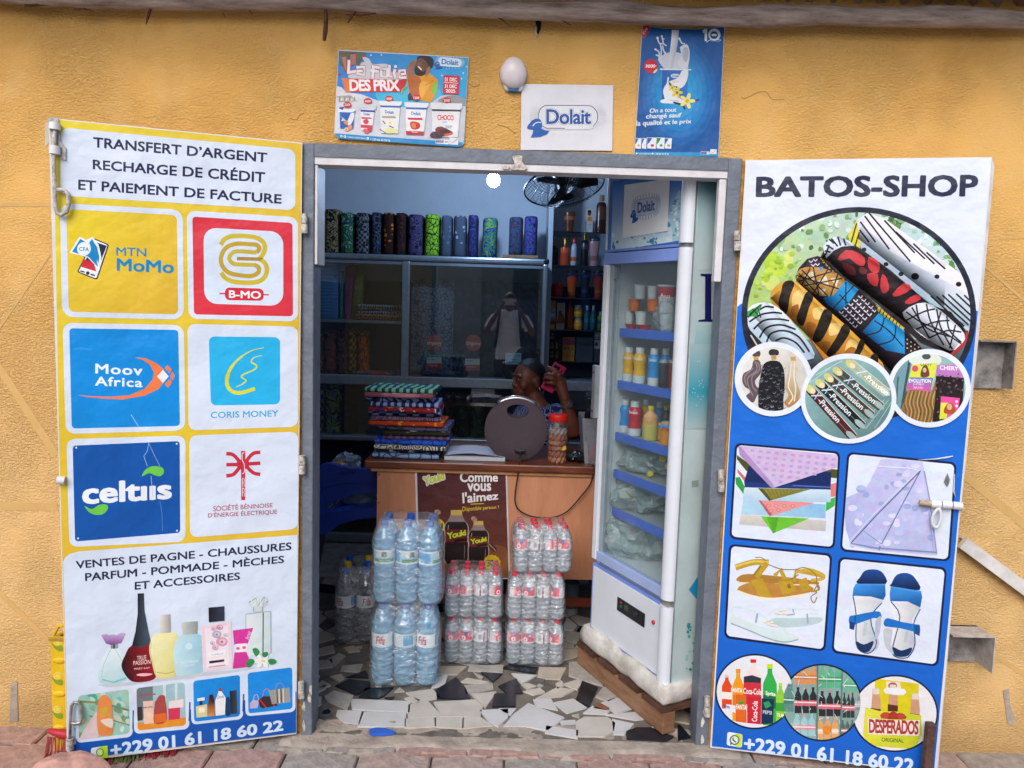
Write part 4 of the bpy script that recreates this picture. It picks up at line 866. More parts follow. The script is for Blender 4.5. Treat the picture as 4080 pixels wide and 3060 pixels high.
# yellow roll with black stripes
p.poly([(468,1010),(480,960),(530,915),(590,893),(665,918),(820,1062),(965,1185),(1085,1300),(1180,1400),(1260,1520),(1100,1640),(900,1520),(800,1385),(690,1230),(560,1135),(485,1050)],('#e0ac3c','#b8741e',(800,1000),(640,1250)),2)
for q in ([(620,990),(680,960),(720,1010),(670,1090),(620,1080)],[(760,1090),(830,1080),(840,1150),(770,1160)],[(880,1190),(950,1200),(930,1260),(870,1270)],[(1010,1300),(1070,1330),(1040,1400),(980,1380)]): p.poly(q,'#e8c878',3)
for q in ([(610,1080),(660,1060),(650,1150),(610,1130)],[(720,1180),(780,1200),(760,1280),(720,1250)],[(820,1320),(880,1320),(850,1382)],[(970,1400),(1020,1350),(1060,1380),(1000,1460)]): p.poly(q,'#a8661c',3)
for q in ([(555,912),(600,893),(632,916),(602,1000),(582,1112),(550,1118),(520,1055),(540,970)],[(715,972),(762,1010),(732,1082),(692,1205),(645,1168),(670,1080)],[(838,1092),(892,1122),(872,1205),(812,1312),(755,1305),(790,1200)],[(970,1195),(1014,1226),(992,1292),(905,1405),(850,1400),(918,1290)],[(1085,1300),(1115,1335),(1060,1440),(960,1560),(920,1530),(1030,1420)],[(1170,1400),(1210,1450),(1120,1560),(1060,1600)]): p.poly(q,'#20180f',3)
p.shade([(610,890),(1260,1500),(1060,1620),(466,1015)],[.75,1,1,.95,.8,.55,.35])
# white roll with navy curves
p.poly([(300,1120),(345,1062),(430,1045),(505,1072),(605,1165),(745,1345),(765,1430),(650,1440),(500,1400),(400,1340),(320,1245)],('#dce8f2','#a8c2d4',(500,1100),(450,1350)),2)
for pts in ([(370,1110),(430,1075),(490,1080)],[(320,1180),(400,1130),(490,1115),(545,1122)],[(350,1230),(420,1170),(520,1160),(595,1172)],[(390,1290),(440,1220),(540,1200),(640,1232)],[(440,1320),(470,1260),(560,1240),(660,1282),(735,1385)],[(500,1310),(560,1290),(640,1322),(700,1392)]): p.line(pts,13,'#1c2030',5)
p.shade([(440,1042),(775,1420),(600,1450),(298,1125)],[.8,1,1,.9,.75,.55,.4])
p.poly([(298,1112),(412,1055),(372,1142),(308,1145)],'#2c9a40').line([(340,1090),(380,1130)],8,K1).line([(400,1060),(320,1130)],8,K1).line([(310,1150),(380,1080),(400,1150)],10,K1)
p.poly([(290,1170),(330,1240),(420,1335),(560,1420),(300,1500)],'#2a2622').line([(300,1260),(330,1330)],16,'#d8d8d8').line([(330,1270),(380,1350)],10,'#c8c8cc')
p.build('printed_picture',rban,'round picture of five rolled wax print cloths',PHOTO)
# ---- three small round pictures
p=Print(RPL,'L',.0070);p.STEP=.00001
p.poly(ell(487,277,267,257,56),'#dce4f2');E1=ell(490,277,228,220,56);p.poly(E1,('#dcdcd8','#c4c2bc',(300,200),(650,450)));p.clip=E1
p.poly([(338,98),(385,82),(398,100),(390,122),(372,128),(345,118)],'#4a4044',3).poly([(348,122),(386,120),(384,148),(352,150)],'#c49a5a')
p.poly([(350,150),(388,148),(404,200),(395,245),(360,290),(372,330),(395,345),(370,400),(345,440),(295,400),(330,360),(290,330),(272,290),(280,240),(330,210),(342,180)],'#5c5056',3)
for pts in ([(362,155),(372,215),(310,270),(320,340),(345,390)],[(378,160),(390,215),(340,260),(345,330),(372,360)],[(350,200),(290,260),(300,320)]): p.line(pts,9,'#8a7c82',5)
p.poly([(455,85),(480,70),(520,80),(522,108),(500,116),(462,112)],'#22242c',3).poly([(470,112),(506,110),(508,142),(474,146)],'#b8925a')
p.poly([(420,175),(470,150),(530,160),(560,220),(565,320),(555,420),(545,500),(400,500),(382,420),(385,330),(400,240)],'#14151b',3)
rr=random.Random(2)
for k in range(90):
    x,y=rr.uniform(385,568),rr.uniform(170,490);p.line([(x-9,y),(x,y+8),(x+10,y-2)],3.5,rr.choice(['#5c6470','#3a3e48','#8a929e']),3)
p.poly([(598,95),(640,90),(655,112),(635,125),(600,122)],'#d4c8b4',3).poly([(604,124),(640,122),(640,152),(608,154)],'#b89a68')
p.poly([(590,160),(645,155),(652,220),(640,270),(660,330),(670,380),(650,440),(600,475),(560,440),(590,390),(568,340),(578,260),(590,210)],('#d2c8b6','#a4804c',(620,180),(610,440)),3)
for pts in ([(610,165),(600,260),(590,330),(620,400),(590,450)],[(632,165),(628,260),(640,340),(630,430)]): p.line(pts,8,'#e6dcc8',5)
p.build('printed_picture',rban,'three hair wefts in a white ring',PHOTO)
p=Print(RPL,'L',.0090);p.STEP=.00001
p.poly(ell(1004,411,330,310,56),'#dce4f2');E2=ell(1003,413,298,276,56);p.poly(E2,('#86aeb0','#5f8484',(900,250),(1100,600)));p.clip=E2
for x in range(5): p.line([(1060+x*60,620),(1250+x*30,420)],4,'#a0c0c0')
p.line([(780,250),(960,150)],6,'#b4d0d0').line([(740,300),(880,200)],5,'#b4d0d0')
cols=['#a6b49a','#3e4640','#41362c','#15181a','#4c1c20']
base_=[((1010,165),(1270,375)),((920,215),(1230,470)),((860,260),(1165,530)),((800,300),(1100,600)),((735,340),(1040,680))]
for (a,b),c in zip(base_,cols):
    dx,dy=b[0]-a[0],b[1]-a[1];L_=math.hypot(dx,dy);nx_,ny_=-dy/L_*34,dx/L_*34
    p.poly([(a[0]-nx_,a[1]-ny_),(b[0]-nx_,b[1]-ny_),(b[0]+nx_,b[1]+ny_),(a[0]+nx_,a[1]+ny_)],c)
    p.line([(a[0]-nx_*.9,a[1]-ny_*.9),(b[0]-nx_*.9,b[1]-ny_*.9)],5,'#c8d4d0').line([(a[0]+nx_*.2,a[1]+ny_*.2),(b[0]+nx_*.2,b[1]+ny_*.2)],3,'#7c8a88')
    p.poly(ell(a[0]+8,a[1]+8,40,26,12,40),'#c8c87c').poly(ell(a[0]+20,a[1]+20,22,16,10,40),'#e2d4b4').poly(ell(b[0]-18,b[1]-14,46,20,9,40),'#9cacac' if c != '#a6b49a' else '#c8d4c4')
for (a,b),xx in zip(base_,(90,95,75,60,55)):
    dx,dy=b[0]-a[0],b[1]-a[1];L_=math.hypot(dx,dy);ux,uy=dx/L_,dy/L_;vx,vy=-uy,ux
    o=(a[0]+ux*xx+vx*-20,a[1]+uy*xx+vy*-20)
    P_=lambda s,t: (o[0]+ux*s+vx*t,o[1]+uy*s+vy*t)
    p.line([P_(-8,46),P_(42,-14)],9,'#d0dcec').line([P_(8,-14),P_(26,46)],7,'#aac4e0')
    p.text('-Pression',[P_(48,0),P_(250,0),P_(250,40),P_(48,40)],'#e6eaee' if a[0] < 1000 else '#f4f8f2',.012)
p.build('printed_picture',rban,'packs of braiding hair in a white ring',PHOTO)
p=Print(RPL,'L',.0070);p.STEP=.00001
p.poly(ell(1560,340,286,271,56),'#dce4f2');E3=ell(1558,340,252,236,56);p.poly(E3,'#8fb0b8');p.clip=E3
p.poly([(1310,100),(1450,100),(1400,580),(1300,580)],'#6f98a4').line([(1430,120),(1370,480)],18,'#3c5058').line([(1345,260),(1330,470)],12,'#48606a').poly([(1440,110),(1620,110),(1625,180),(1440,175)],'#d4dcd4',3).poly(ell(1540,122,30,20),'#485054')
p.poly([(1420,350),(1580,355),(1610,230),(1600,480),(1560,580),(1380,580),(1370,480),(1390,420)],'#8c6a40',2)
for k in range(16): x=1385+k*13;p.line([(x+20,360),(x,440),(x+14,500),(x-4,580)],6,['#5c4226','#b08a54','#74532e','#c4a068'][k % 4],4)
p.poly([(1440,178),(1618,165),(1580,330),(1570,365),(1398,345),(1420,270)],'#d4dc4a').poly([(1425,265),(1588,268),(1570,365),(1398,345)],('#5878c0','#d85a9c',(1500,270),(1490,362))).poly(ell(1462,205,22,22),'#d05070').poly(ell(1530,225,26,34),'#8a5a48').poly([(1500,260),(1515,190),(1545,185),(1560,255)],'#6a4030',3).poly(ell(1528,215,13,17),'#d8ac90')
p.text('EVOLUTION',lq(1420,275,1572,278,26),'#f0f0f8',.02).text('JUMBO',lq(1446,305,1524,306,18),'#c8d8f4',.01).text('BRAID',lq(1452,328,1518,330,14),'#f4c8e0',.01).text('SASSY',lq(1496,172,1578,170,16),'#5c7a2c',.01)
p.poly([(1612,180),(1760,175),(1800,250),(1800,280),(1606,260)],'#b476b8').text('CHERY',lq(1632,182,1760,190,30),'#f2e8f6',.02)
p.poly([(1606,255),(1800,270),(1790,470),(1740,580),(1580,570),(1600,420)],'#241c20')
for k in range(70):
    x,y=rr.uniform(1605,1800),rr.uniform(240,560);p.poly(ell(x,y,rr.uniform(6,14),rr.uniform(4,9),7,rr.uniform(0,180)),rr.choice(['#3c3034','#5c4a4e','#15100f','#786468']))
p.poly([(1640,395),(1770,408),(1752,545),(1630,552)],'#e0509c').poly([(1640,440),(1690,440),(1680,550),(1630,552)],'#d8dc40').poly([(1660,510),(1680,450),(1720,445),(1740,510)],'#a8502c',3).poly(ell(1700,468,18,22),'#d8a488').poly(ell(1748,432,9),'#f4dce8').poly(ell(1748,462,9),'#f4dce8')
p.build('printed_picture',rban,'packets of braids and curls in a white ring',PHOTO)
# ---- four framed pictures
def framed(view,q,lift=.0014):
    p=Print(RPL,view,lift);p.poly(rquad(q,.055),'#141b44');cx,cy_=bil(q,.5,.5);w=15
    qi=[(x+(-w if x > cx else w),y+(-w if y > cy_ else w)) for x,y in q];p.poly(rquad(qi,.045),'#d6dff0');p.clip=rquad(qi,.045);p.STEP=.00002;return p
p=framed('L',tq(222,716,948,776,908,1448,183,1376))
p.poly([(235,800),(320,860),(930,900),(922,960),(300,910),(235,830)],'#4a4c22').poly([(238,895),(300,960),(290,985),(240,920)],'#c86868').poly([(225,955),(255,950),(290,1020),(280,1068),(228,1000)],'#2c9a44').poly([(880,1000),(920,990),(916,1085),(860,1092)],'#d87c80').poly([(850,1110),(914,1090),(908,1150),(848,1188)],'#3cae4c')
p.poly([(262,1208),(850,1252),(846,1326),(250,1278)],('#d2d0cc','#bab6b2',(260,1220),(260,1300))).poly([(280,1108),(846,1140),(846,1236),(262,1208)],('#a8cfe6','#8abcdc',(280,1110),(840,1220))).poly([(400,1222),(735,1236),(485,1340)],'#6ac234').poly([(440,1228),(520,1232),(500,1332),(485,1340)],'#52a428')
p.poly([(380,1108),(770,1128),(462,1222)],'#e09494').poly([(382,1110),(400,1112),(478,1210),(460,1222)],'#b85c60')
for x,y in ((452,1148),(505,1148),(560,1150),(620,1150),(470,1185),(520,1178)): p.poly(ell(x,y,17,12,14),'#d07c7e').poly(ell(x,y,9,6,10),'#e6a4a2')
p.poly([(285,1030),(880,1040),(880,1126),(275,1110)],('#c8dcea','#aac8de',(300,1040),(300,1120))).poly([(380,1028),(745,1036),(458,1116)],'#7c7a30').poly([(380,1028),(410,1030),(478,1108),(458,1116)],'#54521c')
for k in range(10): p.line([(430+k*28,1034),(470+k*20,1100-k*7)],3,'#9a9848')
p.poly([(318,870),(480,860),(885,920),(880,1038),(290,1020),(285,985)],'#14265c').poly([(290,985),(880,1012),(880,1038),(288,1022)],'#1d3478').line([(620,1010),(880,1022)],5,'#5c7cc0')
p.poly([(244,738),(330,742),(935,800),(925,885),(480,1028),(465,1010),(255,800)],'#c8b2d8').poly([(244,738),(258,740),(492,1010),(484,1028),(465,1018),(255,800)],'#a88cbc')
for i in range(11):
    for j in range(6):
        x,y=330+i*56-j*6,760+i*6+j*38
        if y < 1000-(abs(x-500)*.28 if x > 500 else (500-x)*1.2): p.poly([(x,y),(x+26,y+3),(x+22,y+20),(x-4,y+17)],'#b69ccc')
p.build('printed_picture',rban,'folded cloths in a fan of colours',PHOTO)
p=framed('L',tq(995,778,1748,850,1702,1534,944,1462))
p.poly([(1225,830),(1290,826),(1515,848),(1525,910),(1560,1090),(1615,1490),(1180,1450),(1020,1420),(985,1310),(968,1100),(1120,1040)],('#c4c4ea','#a8b0de',(1400,900),(1100,1350)))
for k in range(60):
    x,y=rr.uniform(1000,1590),rr.uniform(860,1440)
    if x > 1030+max(0,(1050-y))*.9 and x < 1500+(y-850)*.18: p.poly(ell(x,y,rr.uniform(16,34),rr.uniform(13,28),12),rr.choice(['#b4b8e4','#9ca8d8','#ccccf0','#b8bee8','#d2d4f2']))
p.line([(1205,878),(1420,890),(1500,908)],7,'#e4e4f6').line([(1500,908),(1200,1210),(1022,1405)],8,'#5c6494').line([(1496,915),(1380,1130),(1232,1412)],7,'#666e9e').line([(1488,905),(1190,1195),(1015,1390)],5,'#dcdcf4').line([(1110,1325),(1232,1412)],4,'#8088b4').line([(1022,1408),(1190,1440),(1610,1470)],9,'#8088b0').line([(1025,1420),(1190,1455),(1610,1488)],6,'#c4c8e4').line([(1525,910),(1560,1090),(1612,1480)],8,'#9098c4').line([(1545,1100),(1590,1470)],3,'#8c94c4').line([(1220,1428),(1215,1455)],12,'#7880a8')
p.build('printed_picture',rban,'lilac damask cloth folded like a skirt',PHOTO)
p=framed('M',tq(258,28,942,93,896,742,224,652))
Y1,Y2,T1='#b8962c','#96741e','#a87a34'
p.line([(300,185),(420,150),(520,152)],40,Y1,4).line([(300,178),(420,145),(515,150)],14,'#d8bc5c',4).poly([(315,250),(380,228),(560,240),(830,275),(820,300),(560,290),(330,280)],T1,3).line([(315,285),(560,300),(830,300)],10,'#e4d8b4')
p.line([(510,155),(440,250)],34,Y1).line([(470,170),(415,245)],14,Y2).line([(560,240),(600,200),(640,290)],30,Y1).line([(690,280),(700,205),(880,240)],26,Y1).line([(700,215),(790,200),(880,235),(870,262),(800,270)],22,'#c4a43c',4).line([(520,165),(600,195),(700,200)],6,'#7c6020',3).line([(430,120),(470,118),(500,140)],5,'#7c6020',3).line([(700,200),(760,185),(830,230),(840,300),(850,330)],6,'#8c6c24',4)
p.poly([(312,330),(345,300),(450,280),(640,300),(800,310),(790,350),(560,385),(420,370),(330,355)],'#b4823c',3).line([(312,340),(420,376),(560,392),(780,362)],14,'#e8e0c8',4)
p.poly([(402,270),(475,255),(540,380),(455,378)],Y1).poly([(580,270),(660,250),(710,340),(612,365)],Y1).poly([(640,300),(660,290),(670,318),(650,325)],'#8a6428').poly([(715,270),(770,250),(800,330),(740,345)],Y1).line([(500,262),(640,270),(720,230)],7,'#9a7a28',3)
p.line([(850,290),(820,340),(840,350),(800,380),(820,420),(840,380)],7,'#8c6c28',4).line([(840,290),(855,330),(800,345)],12,'#a8863a',3)
Wt,Wd='#ccdce0','#94aab2'
p.poly([(520,545),(560,520),(700,520),(860,515),(868,545),(780,570),(640,582),(540,570)],'#b4c8cc',3).line([(520,500),(560,470),(640,460),(830,465),(840,490),(790,495)],11,Wt,4).line([(680,460),(690,495),(640,500)],10,Wd).line([(775,490),(780,560)],12,Wd)
p.poly([(262,520),(300,508),(380,540),(470,580),(600,600),(715,640),(722,655),(680,675),(600,672),(500,640),(380,595),(275,555)],Wt,3).line([(270,555),(380,598),(500,648),(620,680),(715,662)],9,Wd,4)
p.line([(285,510),(275,465),(310,448),(440,480),(520,540)],11,Wt,4).line([(445,490),(435,550)],14,Wd).line([(480,545),(560,570),(630,600)],16,Wt).line([(628,598),(628,632)],13,Wt)
for x,y in ((500,545),(520,560),(545,568),(570,572),(515,535),(540,548),(600,470),(625,465),(590,490),(620,488),(645,490),(570,485)): p.poly(ell(x,y,13,9,10),'#e4dcd0').line([(x-12,y+7),(x+12,y+7)],3,'#a8a09c')
p.build('printed_picture',rban,'tan laced sandals above white jewelled sandals',PHOTO)
p=framed('M',tq(984,113,1702,185,1643,842,936,750))
B1,B2,B3='#1c70c4','#123a7c','#2a86d8'
p.poly([(1080,380),(1275,395),(1225,470),(1200,560),(1255,690),(1190,752),(1100,720),(1090,640),(1105,500)],('#e4e6ea','#b4bcc8',(1100,500),(1240,560)),3).poly([(1125,250),(1160,205),(1230,198),(1280,225),(1295,295),(1110,292)],('#1c4a94','#0c1c40',(1200,200),(1200,295)),3).poly([(1098,292),(1292,292),(1296,370),(1280,400),(1200,378),(1090,372),(1075,380),(1082,320)],('#3a8ede','#15589e',(1150,292),(1180,390))).line([(1095,300),(1292,300)],6,'#4a98e0').line([(1080,380),(1100,500),(1100,690),(1140,745),(1195,748),(1235,680),(1195,520),(1270,420)],7,B2,3).poly([(1095,672),(1150,695),(1215,672),(1195,730),(1165,748),(1120,735)],'#14305c',3)
p.poly([(1055,510),(1095,500),(1225,475),(1262,485),(1265,525),(1215,520),(1100,560),(1055,560)],B1,2).poly([(1055,540),(1095,555),(1085,600),(1055,590)],B2).line([(1095,500),(1092,560)],8,'#154f90').poly([(1230,540),(1265,510),(1255,620),(1225,660)],'#b4bcc8',3).line([(1165,550),(1150,640)],22,'#b8c0c8')
p.poly([(1330,405),(1520,430),(1475,520),(1470,600),(1495,700),(1450,770),(1360,775),(1330,700),(1350,520)],('#e4e6ea','#b4bcc8',(1350,560),(1490,600)),3).poly([(1335,290),(1370,232),(1440,222),(1490,255),(1520,335),(1335,310)],('#1c4a94','#0c1c40',(1430,225),(1430,330)),3).poly([(1330,308),(1530,340),(1538,380),(1525,450),(1440,410),(1325,408),(1322,360)],('#3a8ede','#15589e',(1420,320),(1440,430))).line([(1332,316),(1530,348)],6,'#4a98e0').line([(1330,410),(1390,510),(1345,700),(1350,770),(1440,782),(1490,690),(1480,560),(1525,460)],7,B2,3).poly([(1345,712),(1400,735),(1470,715),(1450,765),(1400,778),(1352,765)],'#14305c',3)
p.poly([(1285,540),(1310,520),(1400,545),(1500,562),(1522,570),(1520,632),(1480,610),(1380,585),(1290,575)],B1,2).poly([(1485,565),(1522,570),(1520,640),(1484,620)],'#154f90').poly([(1285,590),(1340,600),(1330,690),(1350,760),(1300,720),(1282,650)],'#bcc4ce',3).line([(1440,600),(1425,680)],22,'#b8c0c8')
p.build('printed_picture',rban,'pair of blue strapped sandals',PHOTO)
# ---- three round pictures at the foot
def ringed(x,y,rx,ry,bg):
    p=Print(RPL,'M',.0014);p.STEP=.00002;p.poly(ell(x,y,rx,ry,56),'#141a38');e=ell(x,y,rx-11,ry-11,56);p.poly(e,bg);p.clip=e;return p
def bott(p,x,w,y0,y1,c,cap,lab=None,neck=.3):
    h=y1-y0;p.poly([(x-w*.16,y0),(x+w*.16,y0),(x+w*.18,y0+h*neck*.4),(x+w*.5,y0+h*neck),(x+w*.5,y1),(x-w*.5,y1),(x-w*.5,y0+h*neck),(x-w*.18,y0+h*neck*.4)],c).poly([(x-w*.2,y0-h*.04),(x+w*.2,y0-h*.04),(x+w*.2,y0+h*.04),(x-w*.2,y0+h*.04)],cap)
    if lab: p.poly([(x-w*.5,y0+h*.48),(x+w*.5,y0+h*.5),(x+w*.5,y0+h*.72),(x-w*.5,y0+h*.7)],lab)
p=ringed(428,1007,263,250,'#dee2ea')
bott(p,243,66,905,1120,'#d8481c','#e4c4a8','#e8e4dc');bott(p,318,76,870,1200,'#e89a1c','#e88a1c','#e07c14');bott(p,418,96,805,1100,'#e8d8d8','#d02030','#cc3844')
p.poly([(355,910),(400,900),(470,920),(472,1100),(352,1090)],'#c83040').poly([(355,908),(410,898),(470,918),(466,950),(358,945)],'#28323c');bott(p,528,92,840,1230,'#2fa84c','#b8d81c','#1c6c40');bott(p,598,60,960,1210,'#8cc83c','#b8d81c','#3c9c3c')
p.text('Coca-Cola',lq(352,982,472,990,40),'#f4e8e8',.015).text('Sprite',lq(500,1002,566,1012,36),'#f0f4ec',.02).text('FANTA',lq(272,980,345,985,30),'#f4f4f0',.02)
p.poly([(305,1025),(370,1030),(375,1215),(300,1205)],'#d86420').text('FANTA',lq(306,1090,372,1096,34),'#f4f4ec',.02).poly([(318,1075),(350,1068),(355,1090),(325,1094)],'#2c9c3c').poly([(376,1040),(472,1046),(468,1224),(378,1216)],'#c42434').text('Coca-Cola',tq(408,1205,412,1068,448,1070,444,1207),'#f4e8e8',.015).poly([(474,1052),(556,1058),(548,1220),(470,1222)],'#123050').poly([(484,1080),(520,1070),(540,1100),(500,1120)],'#2c9c58').text('PEPSI',lq(482,1130,540,1136,24),'#c8d8e8',.01)
p.poly([(240,1090),(300,1100),(300,1150),(236,1120)],'#e0e4e8').text('fanta',lq(215,1088,262,1098,22),'#3c5c9c',.02).text('7UP',lq(575,1150,622,1158,22),'#f0f4e4',.02)
p.build('printed_picture',rban,'soda bottles and cans in a ring',PHOTO)
p=ringed(872,1080,268,257,'#86a8a4')
rr=random.Random(21)
for (x0,y0,x1,y1,c,l) in ((690,840,840,960,'#d89058','#c87840'),(850,840,1010,985,'#5cb088','#3c9868'),(1020,900,1110,1010,'#68b090','#48a070'),(690,985,840,1150,'#2c3034','#d86878'),(850,1010,1000,1170,'#2a2c30','#d86878'),(1008,1020,1090,1180,'#33383c','#d86878'),(680,1160,830,1300,'#9cc4cc','#e08898'),(835,1180,985,1330,'#d8a068','#e4ccb4'),(995,1200,1090,1310,'#4c6c68','#d8808c'),(620,960,685,1140,'#5c8c84','#487870')):
    for k in range(3):
        w=(x1-x0)/3;xx=x0+w*(k+.5);bott(p,xx,w*.9,y0,y1,c,l if k % 2 else c,l)
    p.line([(x0,(y0+y1)/2+10),(x1,(y0+y1)/2+14)],7,'#e4ecec')
for k in range(30): x,y=rr.uniform(640,1100),rr.uniform(850,1300);p.line([(x,y),(x+rr.uniform(-30,30),y+rr.uniform(10,40))],4,'#cfe0de')
p.line([(845,830),(840,1330)],9,'#587876').line([(1008,850),(995,1330)],9,'#587876').poly(ell(908,1262,30,28),'#d8842c')
p.build('printed_picture',rban,'packs of soda bottles in a ring',PHOTO)
p=ringed(1357,1152,286,256,'#e2e2e6')
p.poly([(1225,920),(1515,955),(1510,1100),(1500,1160),(1220,1130)],'#d4c81c').poly([(1300,940),(1390,945),(1400,1000),(1300,1000)],'#e8e0d0').poly(ell(1342,968,30,22),'#b85848')
for x,y0 in ((1232,985),(1345,960),(1490,1020)): p.poly([(x-22,y0),(x+22,y0+2),(x+32,y0+110),(x+30,y0+190),(x-34,y0+180),(x-30,y0+100)],'#c89878').poly([(x-20,y0),(x+20,y0+2),(x+24,y0+40),(x-22,y0+40)],'#d8d0c4').poly([(x-36,y0+130),(x+32,y0+140),(x+30,y0+185),(x-36,y0+178)],'#5a2c20')
p.poly([(1290,985),(1420,990),(1415,1030),(1300,1020)],'#e6e6ea',2)
p.poly([(1160,1110),(1250,1135),(1380,1140),(1530,1165),(1535,1290),(1490,1390),(1180,1365),(1145,1290)],('#d8d840','#b8c42c',(1200,1150),(1500,1380))).poly([(1270,1150),(1310,1145),(1345,1165),(1385,1148),(1420,1160),(1425,1190),(1270,1185)],'#8c2c24',2).poly(ell(1292,1165,26,22),'#c04438').poly(ell(1345,1165,30,26),'#a83428').poly(ell(1400,1172,26,22),'#c04438')
p.poly([(1176,1180),(1270,1190),(1420,1200),(1522,1195),(1518,1300),(1182,1290)],'#ead8d2').otext('DESPERADOS',tq(1186,1190,1514,1202,1510,1292,1186,1280),'#a83430','#7a1c1c',.015,.012,.9).text('ORIGINAL',lq(1268,1312,1415,1320,26),'#4c5424',.012)
p.build('printed_picture',rban,'beer six-pack in a ring',PHOTO)
p=Print(RPL,'M',.0016)
p.poly(rquad(tq(247,1273,348,1290,342,1380,241,1362),.14),'#e4eaf0').poly([(300,1284),(344,1291),(338,1377),(295,1370)],'#c8e038').poly(ell(294,1328,33,33),'#3c5c6c').poly(ell(294,1328,25,25),'#dcebd0').poly([(264,1362),(268,1335),(284,1352)],'#3c5c6c').line([(284,1312),(286,1330),(304,1342)],9,'#3c5c6c',3);p.build('chat_icon',rban,m=BANNER)
p=Print(RPL,'M',.0016);p.text('+229 01 61 18 60 22',tq(358,1303,1486,1453,1480,1549,354,1400),'#cfe2f6',.03)
p.build('lettering',rban,m=BANNER)
# ---- leaf hardware
mb=MB();mb.tube(qpts(RPL,[('L',1492,1128),('L',1575,1136)],.014),.009,10);part('bolt_tip',mb,mat('rusty_bolt_tip','#b4a284',.6,var=.3,scale=60),right,smooth=40)
mb=MB();mb.tube(qpts(RPL,[('L',1572,1136),('L',1640,1140)],.014),.0125,10);part('door_bolt',mb,M_LEAFW,right,smooth=40)
mb=MB();mb.tube(qpts(RPL,[('L',1648,1140),('L',1715,1145)],.014),.0125,10);part('door_bolt',mb,M_LEAFW,right,smooth=40)
mb=MB();mb.tube(qpts(RPL,[('L',1722,1146),('L',1786,1152)],.014),.0128,10);part('bolt_sleeve',mb,M_LEAFW,right,smooth=40)
mb=MB();mb.tube(spl([tuple(v) for v in qpts(RPL,[('L',1625,1165),('L',1640,1200),('L',1636,1250),('L',1620,1290),('L',1596,1295),('L',1580,1262),('L',1586,1215),('L',1604,1185),('L',1622,1168)],.022)],3,False),.0048,8);part('bolt_handle',mb,M_LEAFW,right,smooth=True)
mb=MB();mb.prism(qpts(RPL,[('L',1684,925),('L',1702,970),('L',1690,1010),('L',1680,1020),('L',1660,985)],.003),RPL.n*.001);part('banner_tear',mb,mat('torn_vinyl_gap','#6a6c70',.7,var=.3,scale=80),right)
mb=MB();mb.tube(qpts(RPL,[('L',1480,835),('L',1600,828),('L',1690,815),('L',1722,808)],.004),[.0008,.0022,.003,.002],6);part('banner_fold',mb,mat('vinyl_fold','#c4c8d0',.4),right,smooth=True)
mb=MB();mb.tube(qpts(RPL,[('L',1735,930),('L',1728,1050),('L',1740,1090)],.004),[.001,.0025,.001],6);part('banner_fold',mb,MATS['vinyl_fold'],right,smooth=True)
hinges(RPL,right,[('K',236,552,688),('L',126,902,1050),('M',112,1040,1170)])
# rusty stake in front of the leaf
mb=MB();a_=at('M',1598,1212,-.245);mb.box((a_.x-.017,-.26,-.03),(a_.x+.010,-.235,a_.z),bev=.003)
single('iron_stake',mb,mat('rusty_iron','#5a4038',.8,var=.3,scale=40,bump=.4),'short rusty square iron stake standing before the blue sign','stake')
# ================================================================== posters and things on the front wall
WALLP=Plane((0,-.006,0),(0,-1,0))
PAPER=print_mat('poster_paper',.5,.06,.25,0,.22)
def sheet(pl,view,pts,t=.0015):
    mb=MB();mb.prism([pl.pt(px(view,x,y),0) for x,y in pts],-pl.n*t);return mb
def dolait(p,q,rays='#d4d4dc',plate=None,line='#1c2a52',blue='#1a5aac',ink='#1a4c96',full=True,shade=None):
    """the dairy emblem drawn into quad q"""
    X=lambda x,y: bil(q,(x-590)/1260,(y-740)/640);s=math.dist(q[0],q[1])/1260
    if shade: p.poly([X(*a) for a in rquad(box_q(640,760,1840,1370),.25,7)],shade)
    if rays:
        for i in range(40):
            w=2*math.pi*i/40;c,sn=math.cos(w),math.sin(w)
            a=(1240+max(-300,min(300,560*c))+190*c,1050+190*sn) if abs(c) < .75 else (1240+math.copysign(300,c)+190*c*1.05,1050+190*sn)
            b=(a[0]+120*c*(.9 if abs(c) > .6 else .35),a[1]+110*sn)
            p.line([X(*a),X(*b)],22*s,rays)
    if plate: p.poly([X(*a) for a in rquad(box_q(748,850,1725,1250),.19,8)],plate)
    if full:
        pts=[(1188,1230),(900,1228),(835,1195)];p.line([X(*a) for a in pts],11*s,line)
        pts=[(770,1080),(772,1010),(800,930),(860,880),(930,870),(1240,870),(1560,872),(1640,905),(1695,980),(1704,1060),(1685,1130),(1632,1200)];p.line(spl([X(*a) for a in pts],3,False),11*s,line)
    tq_=[X(*a) for a in ((895,928),(1600,928),(1600,1166),(895,1166))]
    if full: p.text('Dolait',tq_,line,.062,.95,tref('Dolait',.022,.95));p.text('Dolait',tq_,'#dfe4ee',.050,.95,tref('Dolait',.022,.95))
    p.text('Dolait',tq_,ink,.022,.95)
    p.poly([X(*a) for a in spl([(592,1228),(650,1130),(720,1080),(790,1085),(825,1140),(832,1200),(800,1245),(720,1252)],3)],blue)
    p.poly([X(*a) for a in ((690,1250),(780,1252),(815,1235),(880,1262),(945,1268),(900,1325),(800,1362),(648,1374),(682,1310))],blue)
    p.line([X(*a) for a in ((680,1195),(720,1150),(770,1132),(810,1140))],14*s,'#e8ecf4')
